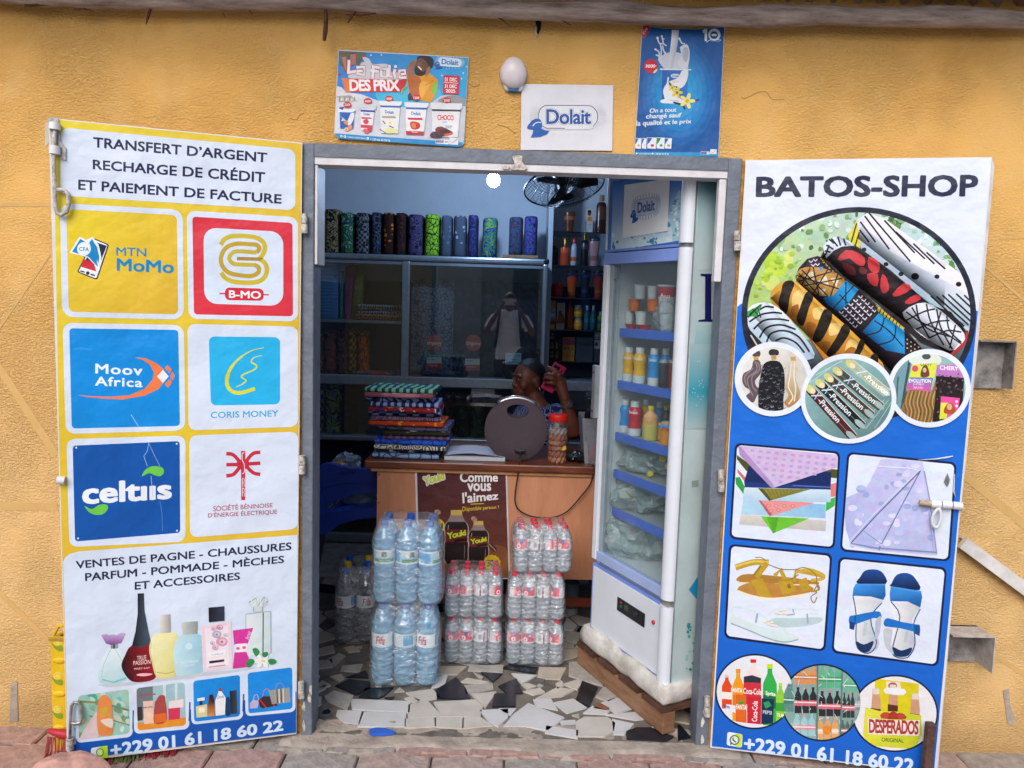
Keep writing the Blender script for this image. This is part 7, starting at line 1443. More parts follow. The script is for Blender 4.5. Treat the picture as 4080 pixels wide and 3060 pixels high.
# soda poster on the counter
CPL=Plane((0,KY-.002,0),(0,-1,0));CP2=Plane((0,KY-.0026,0),(0,-1,0))
pst=thing('poster','brown soda poster with two cola bottles taped to the counter front','poster',CPL.pt(px('F',1190,1659)))
part('paper_sheet',sheet(CPL,'F',[(835,862),(1512,866),(1534,1672),(858,1672),(846,1300)],.001),mat('poster_white','#c4c4cc',.5),pst)
p=Print(CP2,'F',.0002);p.STEP=.00002
p.clip=[(850,868),(1500,870),(1524,1664),(870,1664)]
p.poly([(850,866),(1500,868),(1515,1300),(1526,1780),(872,1780),(860,1300)],('#4a2228','#6a3828',(1000,900),(1100,1700)))
p.poly([(870,1500),(1100,1420),(1500,1440),(1526,1780),(874,1780)],('#7c4828','#8a5634',(1000,1450),(1200,1750)),2)
p.poly(ell(1150,1560,260,150,24),'#8a5632').poly(ell(1420,1480,90,60,18),'#7c4a2c')
p.otext('Youki',tq(893,925,1048,872,1056,938,905,992),'#c8d038','#d8dcd8',.07,.03,.88)
for s,q in (('Comme',tq(1166,884,1445,890,1445,958,1166,962)),('vous',tq(1220,968,1395,968,1395,1026,1222,1030)),("l'aimez",tq(1182,1035,1445,1030,1448,1088,1186,1118))): p.text(s,q,'#e6e2e4',.024)
p.line([(1245,1122),(1342,1118)],6,'#d8b840').text('Disponible partout !',tq(1184,1140,1450,1130,1450,1160,1184,1186),'#d8b838',.008)
def cola(x,y0,y1,w,yl):
    h=y1-y0;P_=[(x-w*.24,y0+h*.1),(x+w*.24,y0+h*.1),(x+w*.26,y0+h*.17),(x+w*.42,y0+h*.24),(x+w*.5,y0+h*.34),(x+w*.46,y0+h*.55),(x+w*.5,y0+h*.62),(x+w*.5,y0+h*.8),(x+w*.42,y1),(x-w*.42,y1),(x-w*.5,y0+h*.8),(x-w*.5,y0+h*.62),(x-w*.46,y0+h*.55),(x-w*.5,y0+h*.34),(x-w*.42,y0+h*.24),(x-w*.26,y0+h*.17)]
    p.poly([(x+(a-x)*1.07,b) for a,b in P_],'#b8a8a4',2).poly(P_,'#241618',2).poly([(x-w*.24,y0+h*.1),(x+w*.24,y0+h*.1),(x+w*.4,y0+h*.22),(x-w*.4,y0+h*.22)],'#8a7c7c').line([(x-w*.34,y0+h*.28),(x-w*.4,y0+h*.5)],6,'#a09090').line([(x+w*.36,y0+h*.66),(x+w*.34,y0+h*.9)],6,'#70605c')
    p.poly([(x-w*.49,y0+h*.36),(x+w*.49,y0+h*.36),(x+w*.47,y0+h*.6),(x-w*.47,y0+h*.6)],'#6a2420').otext('Youki',tq(x-w*.42,y0+h*.42,x+w*.40,y0+h*.36,x+w*.42,y0+h*.47,x-w*.38,y0+h*.55),'#c8d038','#2a1414',.06,.03,.88).poly([(x-w*.1,y0+h*.55),(x+w*.45,y0+h*.52),(x+w*.45,y0+h*.57),(x-w*.1,y0+h*.6)],'#14100f')
    p.poly([(x-w*.24,y0),(x+w*.24,y0),(x+w*.25,y0+h*.1),(x-w*.25,y0+h*.1)],'#c8a85c').line([(x-w*.25,y0+h*.1),(x+w*.25,y0+h*.1)],6,'#a88a40')
p.poly([(1010,1230),(1050,1260),(1060,1310),(1010,1320)],'#d0b830',2).text('l',box_q(1030,1262,1040,1302),'#241618',.02)
cola(1140,1165,1560,170,0);cola(1302,1246,1562,145,0)
for x,y,a in ((1002,1180,20),(1270,1232,40)): p.poly(ell(x,y,24,18,14,a),'#a88c80').line([(x-12,y+12),(x+12,y-12)],4,'#5a3428')
p.poly(ell(1405,1440,44,20,14,45),'#4a2820').line([(1378,1412),(1432,1468)],6,'#a89088')
p.poly([(1400+66*(1 if k % 2 else .9)*math.cos(k*math.pi/14),1555+64*(1 if k % 2 else .9)*math.sin(k*math.pi/14)) for k in range(28)],'#c8a828').text('30cl',lq(1366,1530,1442,1532,50),'#2c1c10',.012)
p.build('printed_picture',pst,'cola bottle print',PAPER)
# ---- stack of folded wax prints
ST=[((525,1012,722,784),'net','#34385c','#7a9cc4','pale blue cloth with dark vines at the bottom of the stack'),((590,1040,708,728),'floral','#4a3450','#8a7a7c','mauve floral cloth second from the bottom of the stack'),((545,1065,672,708),'rings','#c8c4c0','#2a3c34','white cloth with dark medallions in the stack'),((535,1062,640,700),'net','#0e2c8c','#2456c0','bright royal blue cloth in the lower stack'),((600,1085,612,642),'stripe','#4c3a5c','#7c5878','purple striped cloth above the royal blue one'),((605,1092,580,622),'dots','#24261c','#6c6a34','dark cloth with green scales in the stack'),((565,1080,522,590),'cells','#24243c','#5c5c80','grey violet cloth with rounded squares in the stack'),((500,1045,488,532),'floral','#b03a14','#d8902c','orange cloth with yellow suns in the stack'),((520,1030,452,496),'rings','#4a3450','#7c6480','purple cloth with brown edge in the stack'),((495,1022,408,472),'check','#161c40','#7c94c4','navy and sky blue checked cloth in the stack'),((505,1000,380,432),'floral','#8a1c1c','#c8b8a8','red cloth with white and green dots in the stack'),((510,1005,345,392),'stripe','#1c2860','#8c9ccc','blue and white striped cloth in the stack'),((470,970,325,372),'swirl','#24305c','#8a9cc4','blue wavy cloth near the top of the stack'),((472,972,295,340),'plain','#8a4c5c','#b8788a','pink cloth second from the top of the stack'),((468,980,255,315),'stripe','#1c4a3c','#7cb8a0','dark green and mint striped cloth on top of the stack')]
zc=KZ+.0005;H_=(at('F',700,262,KY+.1).z-KZ)/len(ST)
for k,((x0,x1,y0,y1),kind,c1,c2,lab) in enumerate(ST):
    a=at('F',x0,(y0+y1)/2,KY+.04);b=at('F',x1,(y0+y1)/2,KY+.04);h=H_*(1.12 if k % 3 == 0 else .94)
    mb=folded(0,b.x-a.x,0,.24,0,h-.0006,k)
    o=single('folded_cloth',mb,fab('stk_%d' % k,kind,c1,c2,('#0c1030','#d8d4dc','#1c2c78',None)[k % 4],18 if kind in ('stripe','check') else 24),lab,'cloth','folded cloths stacked on the counter',smooth=50,loc=(a.x,KY+.030+.018*math.sin(k*2.3),zc));o.rotation_euler.z=.07*math.sin(k*1.7);zc += h
# ---- notebook
nb=thing('notebook','open ruled notebook lying on the counter beside the cloth stack','notebook',(.42,KY+.16,KZ))
a=at('F',1035,765,KY+.02);b=at('F',1405,760,KY+.02)
part('page_block',MB().prism([(a.x+.01,KY+.03,KZ+.002),(b.x+.06,KY+.035,KZ+.002),(b.x+.04,KY+.27,KZ+.002),(a.x+.04,KY+.27,KZ+.002)],(0,0,.018)),mat('page_paper','#b8bcc8',.7,var=.06,scale=50),nb)
part('cover',MB().prism([(a.x-.005,KY+.02,KZ+.0003),(b.x+.07,KY+.025,KZ+.0003),(b.x+.05,KY+.28,KZ+.0003),(a.x+.03,KY+.28,KZ+.0003)],(0,0,.0015)),mat('notebook_cover','#4a4440',.5),nb)
mb=MB()
for i in range(13):
    for j in range(5): s=i/12;mb.v.append((a.x+.012+(b.x-a.x+.04)*s,KY+.032+.055*j,KZ+.0205+.016*math.sin(s*math.pi*.9+.2)*(1 if s < .55 else .8)))
for i in range(12):
    for j in range(4): mb.f.append([i*5+j,i*5+j+1,(i+1)*5+j+1,(i+1)*5+j]);mb.c.append(None)
def ruled():
    m=mat('ruled_page','#b4bccc',.7,var=.03);n=m.node_tree.nodes;l=m.node_tree.links;w=n.new('ShaderNodeTexWave');w.inputs['Scale'].default_value=40;w.bands_direction='Y';tc=n.new('ShaderNodeTexCoord');l.new(tc.outputs['Object'],w.inputs[0])
    mx=n.new('ShaderNodeMix');mx.data_type='RGBA';mx.inputs[6].default_value=(*lin('#7c88ac'),1);mx.inputs[7].default_value=(*lin('#bcc2d0'),1);r=n.new('ShaderNodeMapRange');r.inputs[1].default_value=.1;r.inputs[2].default_value=.3;l.new(w.outputs['Fac'],r.inputs[0]);l.new(r.outputs[0],mx.inputs[0]);l.new(mx.outputs[2],n['Principled BSDF'].inputs['Base Color']);return m
part('open_page',mb,ruled(),nb,smooth=True)
# ---- round speaker with a carrying handle cut into it
sc0=at('F',1578,575,KY+.04);R1=(at('F',1810,575,KY+.04).x-at('F',1345,575,KY+.04).x)/2;sc0.z=KZ+R1+.001
spk=thing('portable_speaker','round mauve grey fabric speaker with a handle slot standing on the counter','speaker',(sc0.x,KY+.08,KZ))
def slotted(R,hole,ry,bulge,sg):
    """front or back face: disc with a slot, bulging"""
    mb=MB();n=64;out=[(R*math.cos(2*math.pi*i/n),R*math.sin(2*math.pi*i/n)) for i in range(n)]
    def hp(i):
        w=2*math.pi*i/n;c,s=math.cos(w),math.sin(w);return (hole[0]+hole[2]*c,hole[1]+(hole[3] if s < 0 else hole[4])*abs(s)**.8*(1 if s > 0 else -1))
    hl=[hp(i) for i in range(n)];K=10
    for k in range(K+1):
        t=k/K
        for i in range(n):
            x=hl[i][0]*(1-t)+out[i][0]*t;z=hl[i][1]*(1-t)+out[i][1]*t;r=math.hypot(x,z)/R
            edge=1-max(0,min(1,(1-t)/.1)) if False else 0
            mb.v.append((sc0.x+x,ry+sg*bulge*(1-r**4)-0,sc0.z+z))
    for k in range(K):
        for i in range(n): mb.f.append([k*n+i,k*n+(i+1) % n,(k+1)*n+(i+1) % n,(k+1)*n+i]);mb.c.append(None)
    return mb,n,K
HOLE=(.005,R1*.64,R1*.34,R1*.23,R1*.19);mbF,n_,K_=slotted(R1,HOLE,KY+.055,.022,-1);mbB,_,_=slotted(R1,HOLE,KY+.105,.022,1)
mb=MB();mb.v=mbF.v+mbB.v;o_=len(mbF.v);mb.f=mbF.f+[[i+o_ for i in f][::-1] for f in mbB.f];mb.c=[None]*len(mb.f)
for i in range(n_): j=(i+1) % n_;mb.f += [[K_*n_+i,K_*n_+j,o_+K_*n_+j,o_+K_*n_+i],[i,o_+i,o_+j,j]];mb.c += [None,None]
part('speaker_body',mb,mat('speaker_mesh','#4b4048',.85,var=.08,scale=120,bump=.35,bscale=260),spk,smooth=45)
mb=MB();mb.tube([(sc0.x+R1*1.0*math.sin(a),KY+.08,sc0.z+R1*1.0*math.cos(a)) for a in [rad(-38+76*i/16) for i in range(17)]],[.006]+[.014]*15+[.006],10);part('speaker_handle',mb,mat('chrome_handle','#a8a4a8',.2,metal=.8,var=.05),spk,smooth=True)
mb=MB();c=at('F',1608,732,KY+.035);mb.box((c.x-.024,KY+.026,c.z-.009),(c.x+.024,KY+.04,c.z+.009),bev=.004);sp_=part('socket_recess',mb,mat('black_socket','#15161a',.4),spk)
mb=MB();mb.box((c.x-.006,KY+.014,c.z-.005),(c.x+.006,KY+.027,c.z+.005),bev=.002);part('plug',mb,M_BLK,sp_)
mb=MB();pts=[(c.x+.002,KY+.016,c.z),(c.x,KY-.02,c.z-.03)]+[tuple(at('F',x,y,KY-.02)) for x,y in [(1600,840),(1590,920),(1572,1040),(1572,1110),(1600,1165),(1680,1208),(1780,1222),(1870,1215),(1960,1170),(2050,1070),(2120,980),(2145,900),(2148,850)]]+[(at('F',2140,820,KY).x,KY+.05,KZ+.004)]
mb.tube(spl(pts,5,False),.0032,6);single('power_cable',mb,mat('dark_cable','#241c1a',.5),'thin black cable drooping from the speaker along the counter front','cable',smooth=True)
# ---- jar with a red lid
jc=at('T',858,1420,KY+.06);Rj=(at('T',990,1300,KY+.06).x-at('T',728,1300,KY+.06).x)/2;Hj=at('T',858,860,KY+.06).z-KZ
jar=thing('biscuit_jar','clear plastic jar of biscuits with a red screw lid on the counter','jar',(jc.x,KY+.06,KZ))
JM=Matrix.Translation((jc.x,KY+.06,KZ+.001))
mb=MB();mb.lathe([(Rj*.9,0),(Rj,.006),(Rj*1.0,Hj*.72),(Rj*.9,Hj*.8),(Rj*.86,Hj*.86)],28,JM,cap=False);part('jar_wall',mb,film_mat('clear_pet',(.95,.93,.92),.06,.04,(.8,.75,.72),.08,.15,20),jar,smooth=True)
mb=MB();mb.lathe([(Rj*.90,Hj*.855),(Rj*.93,Hj*.87),(Rj*.93,Hj*.97),(Rj*.9,Hj*.99),(Rj*.2,Hj)],32,JM,wob=lambda w,z: 1+.012*math.cos(w*32));part('lid',mb,mat('red_lid','#c41c14',.4,var=.05),jar,smooth=40)
rb=random.Random(8);bis=[mat('biscuit_tan','#a06a4a',.8,var=.2,scale=60),mat('biscuit_rust','#8a4a30',.8,var=.2,scale=60),mat('biscuit_grey','#8a8488',.7,var=.2,scale=60)]
for k in range(54):
    lv=k // 9;a=2*math.pi*(k % 9)/9+lv*.5;r=Rj*.70;z=Hj*(.07+.115*lv)
    mb=MB();bm=bmesh.new();bmesh.ops.create_uvsphere(bm,u_segments=10,v_segments=6,radius=1)
    Mx=Matrix.Translation((jc.x+r*math.cos(a),KY+.06+r*math.sin(a),KZ+z)) @ Matrix.Rotation(a,4,'Z') @ Matrix.Rotation(rb.uniform(-.5,.5) if lv in (2,3) else .9,4,'X') @ Matrix.Diagonal((.009,.021 if lv not in (2,3) else .024,.0105,1))
    mb.bm(bm,None,Mx);part('biscuit',mb,bis[2] if lv == 5 else rb.choice(bis[:2]),jar,smooth=True)
p=Print(Plane((0,KY+.06-Rj*1.02,0),(0,-1,0)),'T',0);p.poly([(925,1300),(940,1270),(965,1265),(975,1300),(960,1320),(930,1325)],'#d8a020',2);p.build('jar_sticker',jar)
# ---- clear bin with a black bag at the right end
bn0=at('T',1185,1420,KY+.04);bn1=bn0.x+.22
bi=thing('plastic_bin','clear plastic bin lined with a black bag at the counter end by the fridge','bin',(bn0.x+.1,KY+.12,KZ));zt=at('T',1185,905,KY+.04).z
mb=MB();q0=[(bn0.x+.01,KY+.03),(bn1,KY+.03),(bn1,KY+.22),(bn0.x+.01,KY+.22)];q1=[(bn0.x-.012,KY+.015),(bn1+.012,KY+.015),(bn1+.012,KY+.235),(bn0.x-.012,KY+.235)]
mb.v=[(x,y,KZ+.001) for x,y in q0]+[(x,y,zt) for x,y in q1]
for i in range(4): mb.f.append([i,(i+1) % 4,4+(i+1) % 4,4+i]);mb.c.append(None)
mb.f.append([3,2,1,0]);mb.c.append(None);part('bin_wall',mb,film_mat('cloudy_plastic',(.75,.76,.8),.05,.35,(.42,.44,.5),.25,.3,25),bi)
def crumple(name,c,r,m,parent=None,seed=0,sub=4,amp=.35,fq=2.2,flat=None):
    mb=MB();bm=bmesh.new();bmesh.ops.create_icosphere(bm,subdivisions=sub,radius=1)
    for v in bm.verts:
        q=v.co.copy();f=1+amp*noise.noise(q*fq+Vector((seed,0,0)))+amp*.6*abs(noise.noise(q*fq*2.6+Vector((0,seed,0))))+amp*.25*noise.noise(q*fq*6)
        z=q.z*f
        if flat is not None: z=max(z,flat)
        v.co=Vector((c[0]+q.x*f*r[0],c[1]+q.y*f*r[1],c[2]+z*r[2]))
    mb.bm(bm);return mb
part('bin_liner',crumple('x',(bn0.x+.10,KY+.125,zt+.02),(.075,.07,.10),None,None,3),mat('black_bin_bag','#0f1116',.25,var=.2,spec=.6),bi,smooth=35)
part('bin_paper',MB().prism([(bn0.x+.012,KY+.05,KZ+.002),(bn0.x+.03,KY+.05,KZ+.002),(bn0.x+.02,KY+.05,KZ+.10),(bn0.x-.0,KY+.05,KZ+.11)],(0,.1,0)),mat('scrap_paper','#b0aca8',.8),bi)
part('bin_rag',crumple('x',(bn0.x+.05,KY+.08,KZ+.045),(.018,.03,.04),None,None,5,3),mat('red_rag','#a81c3c',.6),bi,smooth=True)
tc_=at('T',1340,600,KY+.14)
single('bottle_cap',MB().lathe([(.012,-.02),(.012,.008),(.01,.01)],14,Matrix.Translation(tc_)),capm('#c8741c'),'orange cap sticking out of the black bag in the bin','cap',smooth=40)
single('black_bag',crumple('x',(jc.x+.095,KY+.11,KZ+.022),(.045,.06,.026),None,None,9,4,flat=-.8),MATS['black_bin_bag'],'crumpled black plastic bag on the counter beside the biscuit jar','bag',smooth=35)
# ---- blue plastic chair with bags, behind the left end of the counter
BL=mat('blue_plastic','#1c3a9c',.35,var=.08,scale=10,spec=.5);CY2=1.22
ch=thing('plastic_chair','blue plastic armchair at the left behind the door post','chair',(0,CY2+.2,0))
def flatpart(name,v,pts,Y,d,m,parent,sm=0): mb=MB();mb.prism([at(v,x,y,Y) for x,y in (spl(pts,sm) if sm else pts)],(0,d,0));return part(name,mb,m,parent)
flatpart('armrest','S',[(52,240),(80,200),(150,180),(300,215),(560,240),(560,330),(300,320),(160,345),(85,360)],CY2,.045,BL,ch,3)
flatpart('side_web','S',[(60,345),(160,342),(300,318),(560,325),(560,395),(400,400),(250,420),(140,500),(118,560),(70,480)],CY2+.012,.02,BL,ch)
flatpart('seat','S',[(70,540),(200,535),(400,505),(600,500),(600,565),(350,590),(220,630),(130,700),(62,700)],CY2+.003,.36,BL,ch)
flatpart('leg','S',[(55,240),(85,360),(118,500),(120,600),(112,700),(62,702),(60,500),(40,330)],CY2-.004,.05,BL,ch)
flatpart('leg','S',[(62,700),(112,702),(60,1010),(48,1010)],CY2+.002,.04,mat('dark_leg','#2a3040',.5),ch)
flatpart('leg','S',[(560,560),(600,560),(640,1010),(615,1010)],CY2+.3,.04,BL,ch)
flatpart('armrest','S',[(120,190),(560,240),(560,300),(140,270)],CY2+.36,.04,BL,ch)
p=Print(Plane((0,CY2-.001,0),(0,-1,0)),'S',.0005);p.text('VIRONY',tq(215,245,352,222,352,252,215,268),'#10183c',.015).poly([(430,222),(466,226),(466,244),(430,240)],'#5a2038');p.build('lettering',ch)
FILM=film_mat('thin_bag_film',(.86,.9,.93),.10,.22,(.55,.68,.78),.18,.9,34)
c=at('S',275,160,CY2+.2);single('plastic_bag',crumple('x',(c.x,CY2+.2,c.z-.03),(.075,.08,.06),None,None,2,4,.4),FILM,'crumpled clear plastic bag lying on the blue chair arm','bag',smooth=35)
c=at('S',205,190,CY2+.12);single('snack_pouch',crumple('x',(c.x,CY2+.12,c.z),(.05,.03,.018),None,None,4,3,.25),mat('orange_pouch','#b8701c',.4),'orange pouch on the blue chair below the clear bag','pouch',smooth=True)
c=at('S',120,280,CY2+.2);single('folded_rag',crumple('x',(c.x,CY2+.2,c.z),(.04,.05,.03),None,None,6,4,.3),mat('dusky_cloth','#6a5668',.9,var=.3,scale=40),'dusky rag bunched at the left of the blue chair','cloth',smooth=True)
c=at('S',390,440,CY2+.18);c.z += .0
single('diaper_pack',crumple('x',(c.x,CY2+.18,c.z+.01),(.10,.07,.055),None,None,7,4,.18),mat('blue_diaper_pack','#3c6a98',.35,var=.3,scale=14,dark='#a8968a'),'blue printed plastic pack lying in the chair seat','pack',smooth=40)
c=at('S',200,495,CY2+.16);single('newspaper',MB().prism([(c.x-.06,CY2+.08,c.z-.035),(c.x+.07,CY2+.08,c.z-.04),(c.x+.06,CY2+.08,c.z-.005),(c.x-.03,CY2+.08,c.z+.02)],(0,.2,0)),fab('newsprint','stripe','#15171c','#7c7c80',None,40),'black and white striped paper lying in the chair seat','paper')
# ---- bucket under the counter
c=onz('J',45,625,0);c.y=1.15;bk=thing('bucket','grey blue plastic bucket under the counter right of the water packs','bucket',at('J',45,628,1.15)*1)
bk.location.z=0;Rb=(at('J',97,560,1.15).x-at('J',-10,560,1.15).x)/2;BM_=Matrix.Translation((at('J',42,560,1.15).x,1.15,.001))
part('bucket_body',MB().lathe([(Rb*.85,0),(Rb*.92,.05),(Rb,.15),(Rb*1.04,.16)],24,BM_),mat('grey_blue_plastic','#51606c',.5),bk,smooth=40)
part('bucket_foot',MB().lathe([(Rb*.95,-.0005),(Rb*.95,.03)],24,BM_),mat('white_plastic_foot','#9a9a98',.5),bk,smooth=40)
# ================================================================== the shopkeeper behind the counter
PY=1.62
def T(x,y,Y=PY): return at('T',x,y,Y)
def evalmesh(mb,voxel,smooth_it=3,name='body'):
    """one continuous skin from overlapping forms"""
    o=bpy.data.objects.new(name,mb.mesh(name,None,True));COL.objects.link(o)
    r=o.modifiers.new('r','REMESH');r.mode='VOXEL';r.voxel_size=voxel;r.use_smooth_shade=True
    if smooth_it: s=o.modifiers.new('s','SMOOTH');s.factor=.5;s.iterations=smooth_it
    dg=bpy.context.evaluated_depsgraph_get();me=bpy.data.meshes.new_from_object(o.evaluated_get(dg));bpy.data.objects.remove(o);return me
def blob(mb,c,r,M=None,seg=20):
    bm=bmesh.new();bmesh.ops.create_uvsphere(bm,u_segments=seg,v_segments=seg//2+2,radius=1)
    for v in bm.verts:
        q=Vector((v.co.x*r[0],v.co.y*r[1],v.co.z*r[2]));v.co=(M@q if M else q)+Vector(c)
    mb.bm(bm)
SKIN=mat('brown_skin','#6a3a2a',.45,var=.12,scale=30,spec=.4,bump=.08,bscale=120);HAIR=mat('black_hair','#0c0b0c',.5,var=.3,scale=90,bump=.4,bscale=160)
hc=T(500,420);HS=1.0                                        # head centre
HM=Matrix.Translation(hc) @ Matrix.Rotation(rad(-62),4,'Z') @ Matrix.Rotation(rad(3),4,'X')      # face (-y) turned towards the left
per=thing('person','woman in a navy patterned top behind the counter holding a pink phone to her ear','person',(hc.x,PY,0))
hw=lambda x,y,z: HM@Vector((x,y,z))
mb=MB()
bm=bmesh.new();bmesh.ops.create_uvsphere(bm,u_segments=32,v_segments=24,radius=1)      # cranium and face mass
for v in bm.verts:
    x,y,z=v.co;X=x*.074;Y=y*.094+.006;Z=z*.112
    if z < 0: X *= 1+.30*z*(1 if y < .2 else .6);Y=Y*(1+.16*z) if y < 0 else Y*(1+.28*z)
    v.co=HM@Vector((X,Y,Z))
mb.bm(bm)
blob(mb,hw(0,-.070,-.080),(.034,.026,.03),HM.to_3x3().to_4x4());blob(mb,hw(0,-.058,-.058),(.046,.034,.046),HM.to_3x3().to_4x4())   # chin, jaw
mb.tube([hw(0,-.084,.014),hw(0,-.090,-.008),hw(0,-.097,-.026)],[.007,.009,.0115],10)                       # nose
for s in (-1,1): blob(mb,hw(s*.012,-.090,-.029),(.009,.009,.0075));blob(mb,hw(s*.038,-.052,-.024),(.027,.027,.030),HM.to_3x3().to_4x4());blob(mb,hw(s*.030,-.077,.026),(.026,.010,.010),HM.to_3x3().to_4x4());blob(mb,hw(s*.077,.008,-.012),(.008,.02,.03),HM.to_3x3().to_4x4())
blob(mb,hw(0,-.089,-.052),(.023,.013,.008),HM.to_3x3().to_4x4());blob(mb,hw(0,-.088,-.064),(.021,.013,.009),HM.to_3x3().to_4x4())
# neck, shoulders, torso
nb_=T(640,800);sh_l=T(420,860);sh_r=T(860,870)
mb.tube([hw(0,.014,-.06),T(600,700),nb_],[.050,.050,.060],14)
mb.tube([T(470,850),nb_+Vector((0,.01,-.03)),T(800,860)],[.055,.075,.055],14)
mb.tube([nb_+Vector((0,.02,-.04)),(nb_.x,PY+.02,.80),(nb_.x,PY+.03,.50)],[.10,.13,.15],16)
blob(mb,(nb_.x,PY,.83),(.16,.10,.17));blob(mb,(nb_.x,PY+.02,.55),(.18,.13,.16))
# raised right arm: shoulder -> elbow on the counter -> wrist at the ear
el=T(1075,1120,PY-.16);wr=T(965,690,PY-.20);sh=T(900,870,PY)
mb.tube([sh,sh.lerp(el,.5),el],[.056,.048,.040],14);mb.tube([el,el.lerp(wr,.35),el.lerp(wr,.75),wr],[.040,.042,.031,.026],14)
# left arm hanging behind the speaker
mb.tube([T(440,870),T(380,1080,PY-.05),T(420,1250,PY-.2)],[.052,.042,.032],12)
# hand
HYc=PY-.18
kn=[T(905,350,HYc),T(888,395,HYc),T(875,440,HYc),T(862,485,HYc)]
mb.tube([wr,T(925,560,HYc-.01),T(890,430,HYc-.005)],[.026,.032,.034],12);blob(mb,T(895,470,HYc-.004),(.030,.016,.042))
tips=[[(905,350,-.02),(845,318,-.035),(775,300,-.02),(745,305,0)],[(888,395,-.022),(815,360,-.042),(735,352,-.03),(700,372,0)],[(875,440,-.022),(800,415,-.044),(720,402,-.032),(690,425,0)],[(862,485,-.02),(795,468,-.04),(730,462,-.028),(705,485,-.004)]]
for f in tips: mb.tube(spl([tuple(T(x,y,HYc+d)) for x,y,d in f],3,False),[.0105]*4+[.0095]*4+[.008]*2,8)
mb.tube(spl([tuple(T(*a)) for a in ((915,520,HYc),(900,400,HYc-.03),(850,310,HYc-.03),(770,275,HYc-.015),(735,270,HYc-.01))],3,False),[.014]*5+[.0105]*5+[.009]*3,8)
me=evalmesh(mb,.0036,7);inv=wm(per).inverted();me.transform(inv);me.materials.append(SKIN)
o=bpy.data.objects.new('body',me);COL.objects.link(o);o.parent=per
# hair, pulled back
mb=MB();bm=bmesh.new();bmesh.ops.create_uvsphere(bm,u_segments=36,v_segments=26,radius=1);kill=[]
for v in bm.verts:
    x,y,z=v.co;hl_=.30+.62*(-y) if y < .1 else -.55-.0*y
    if z < hl_ - .25*max(0,abs(x)-.5) and not (y > .1 and z > -.5): kill.append(v)
    v.co=HM@Vector((x*.0775,y*.099+.009,z*.1165+.001))
bmesh.ops.delete(bm,geom=kill,context='VERTS');mb.bm(bm);part('hair',mb,HAIR,per,smooth=True)
mb=MB();blob(mb,hw(0,.105,.01),(.032,.036,.034));part('hair_bun',mb,HAIR,per,smooth=True)
for s in (-1,1):
    mb=MB();blob(mb,hw(s*.030,-.081,.006),(.0115,.006,.0052),HM.to_3x3().to_4x4(),14);e=part('eye',mb,mat('eye_white','#8f857e',.4),per,smooth=True)
    mb=MB();blob(mb,hw(s*.030-.003,-.0855,.006),(.0052,.0035,.0055),HM.to_3x3().to_4x4(),12);part('iris',mb,mat('dark_iris','#120a08',.2),e,smooth=True)
    mb=MB();mb.tube([hw(s*.014,-.094,.027),hw(s*.032,-.091,.033),hw(s*.050,-.076,.028)],[.0022,.003,.0016],6);part('eyebrow',mb,HAIR,per)
mb=MB();mb.tube([hw(-.020,-.0985,-.058),hw(-.008,-.1035,-.0565),hw(.008,-.1035,-.0565),hw(.020,-.0985,-.058)],[.001,.0022,.0022,.001],6);part('lip_line',mb,mat('lip_shade','#2c1210',.5),per)
# navy top
mb=MB();DR=fab('navy_dress','rings','#10183c','#6a78a4','#141c4c',24)
ns=[T(470,850),nb_+Vector((0,.01,-.045)),T(800,862)]
mb.tube([T(395,900),T(470,852),T(560,880),nb_+Vector((0,.01,-.075)),T(760,870),T(850,860),T(935,910)],[.058,.063,.066,.078,.066,.063,.060],16);mb.tube([nb_+Vector((0,.02,-.075)),(nb_.x,PY+.02,.80),(nb_.x,PY+.03,.48)],[.115,.145,.165],18);blob(mb,(nb_.x,PY,.83),(.172,.112,.178));blob(mb,(nb_.x,PY+.02,.55),(.192,.142,.16))
mb.tube([T(880,880),T(945,960,PY-.04)],[.062,.058],14);mb.tube([T(430,880),T(405,980,PY-.03)],[.060,.055],14)
me=evalmesh(mb,.007,4,'dress');me.transform(inv);me.materials.append(DR);o=bpy.data.objects.new('dress',me);COL.objects.link(o);o.parent=per
# watch
wc=T(985,722,PY-.20);ax=(wr-el).normalized();W3=Matrix.Translation(el.lerp(wr,.90)) @ ax.to_track_quat('Z','Y').to_matrix().to_4x4();SIL=mat('steel_watch','#b4b0a4',.25,metal=.85,var=.2,scale=80)
wt_=part('watch_band',MB().lathe([(.0315,-.008),(.034,-.008),(.034,.008),(.0315,.008),(.0315,-.008)],26,W3,cap=False,wob=lambda w,z: 1+.03*math.cos(w*13)),SIL,per,smooth=40)
cdir=Vector((.45,-.85,.1));cdir=(cdir-ax*cdir.dot(ax)).normalized();cp=el.lerp(wr,.90)+cdir*.033
part('watch_case',MB().lathe([(.001,.008),(.011,.008),(.0165,.006),(.0175,0),(.016,-.004)],22,Matrix.Translation(cp) @ cdir.to_track_quat('Z','Y').to_matrix().to_4x4()),SIL,wt_,smooth=40)
part('earring',MB().tube([T(632,520,HYc+.05),T(640,545,HYc+.05),T(640,575,HYc+.05)],[.003,.0045,.004],8),SIL,per,smooth=True)
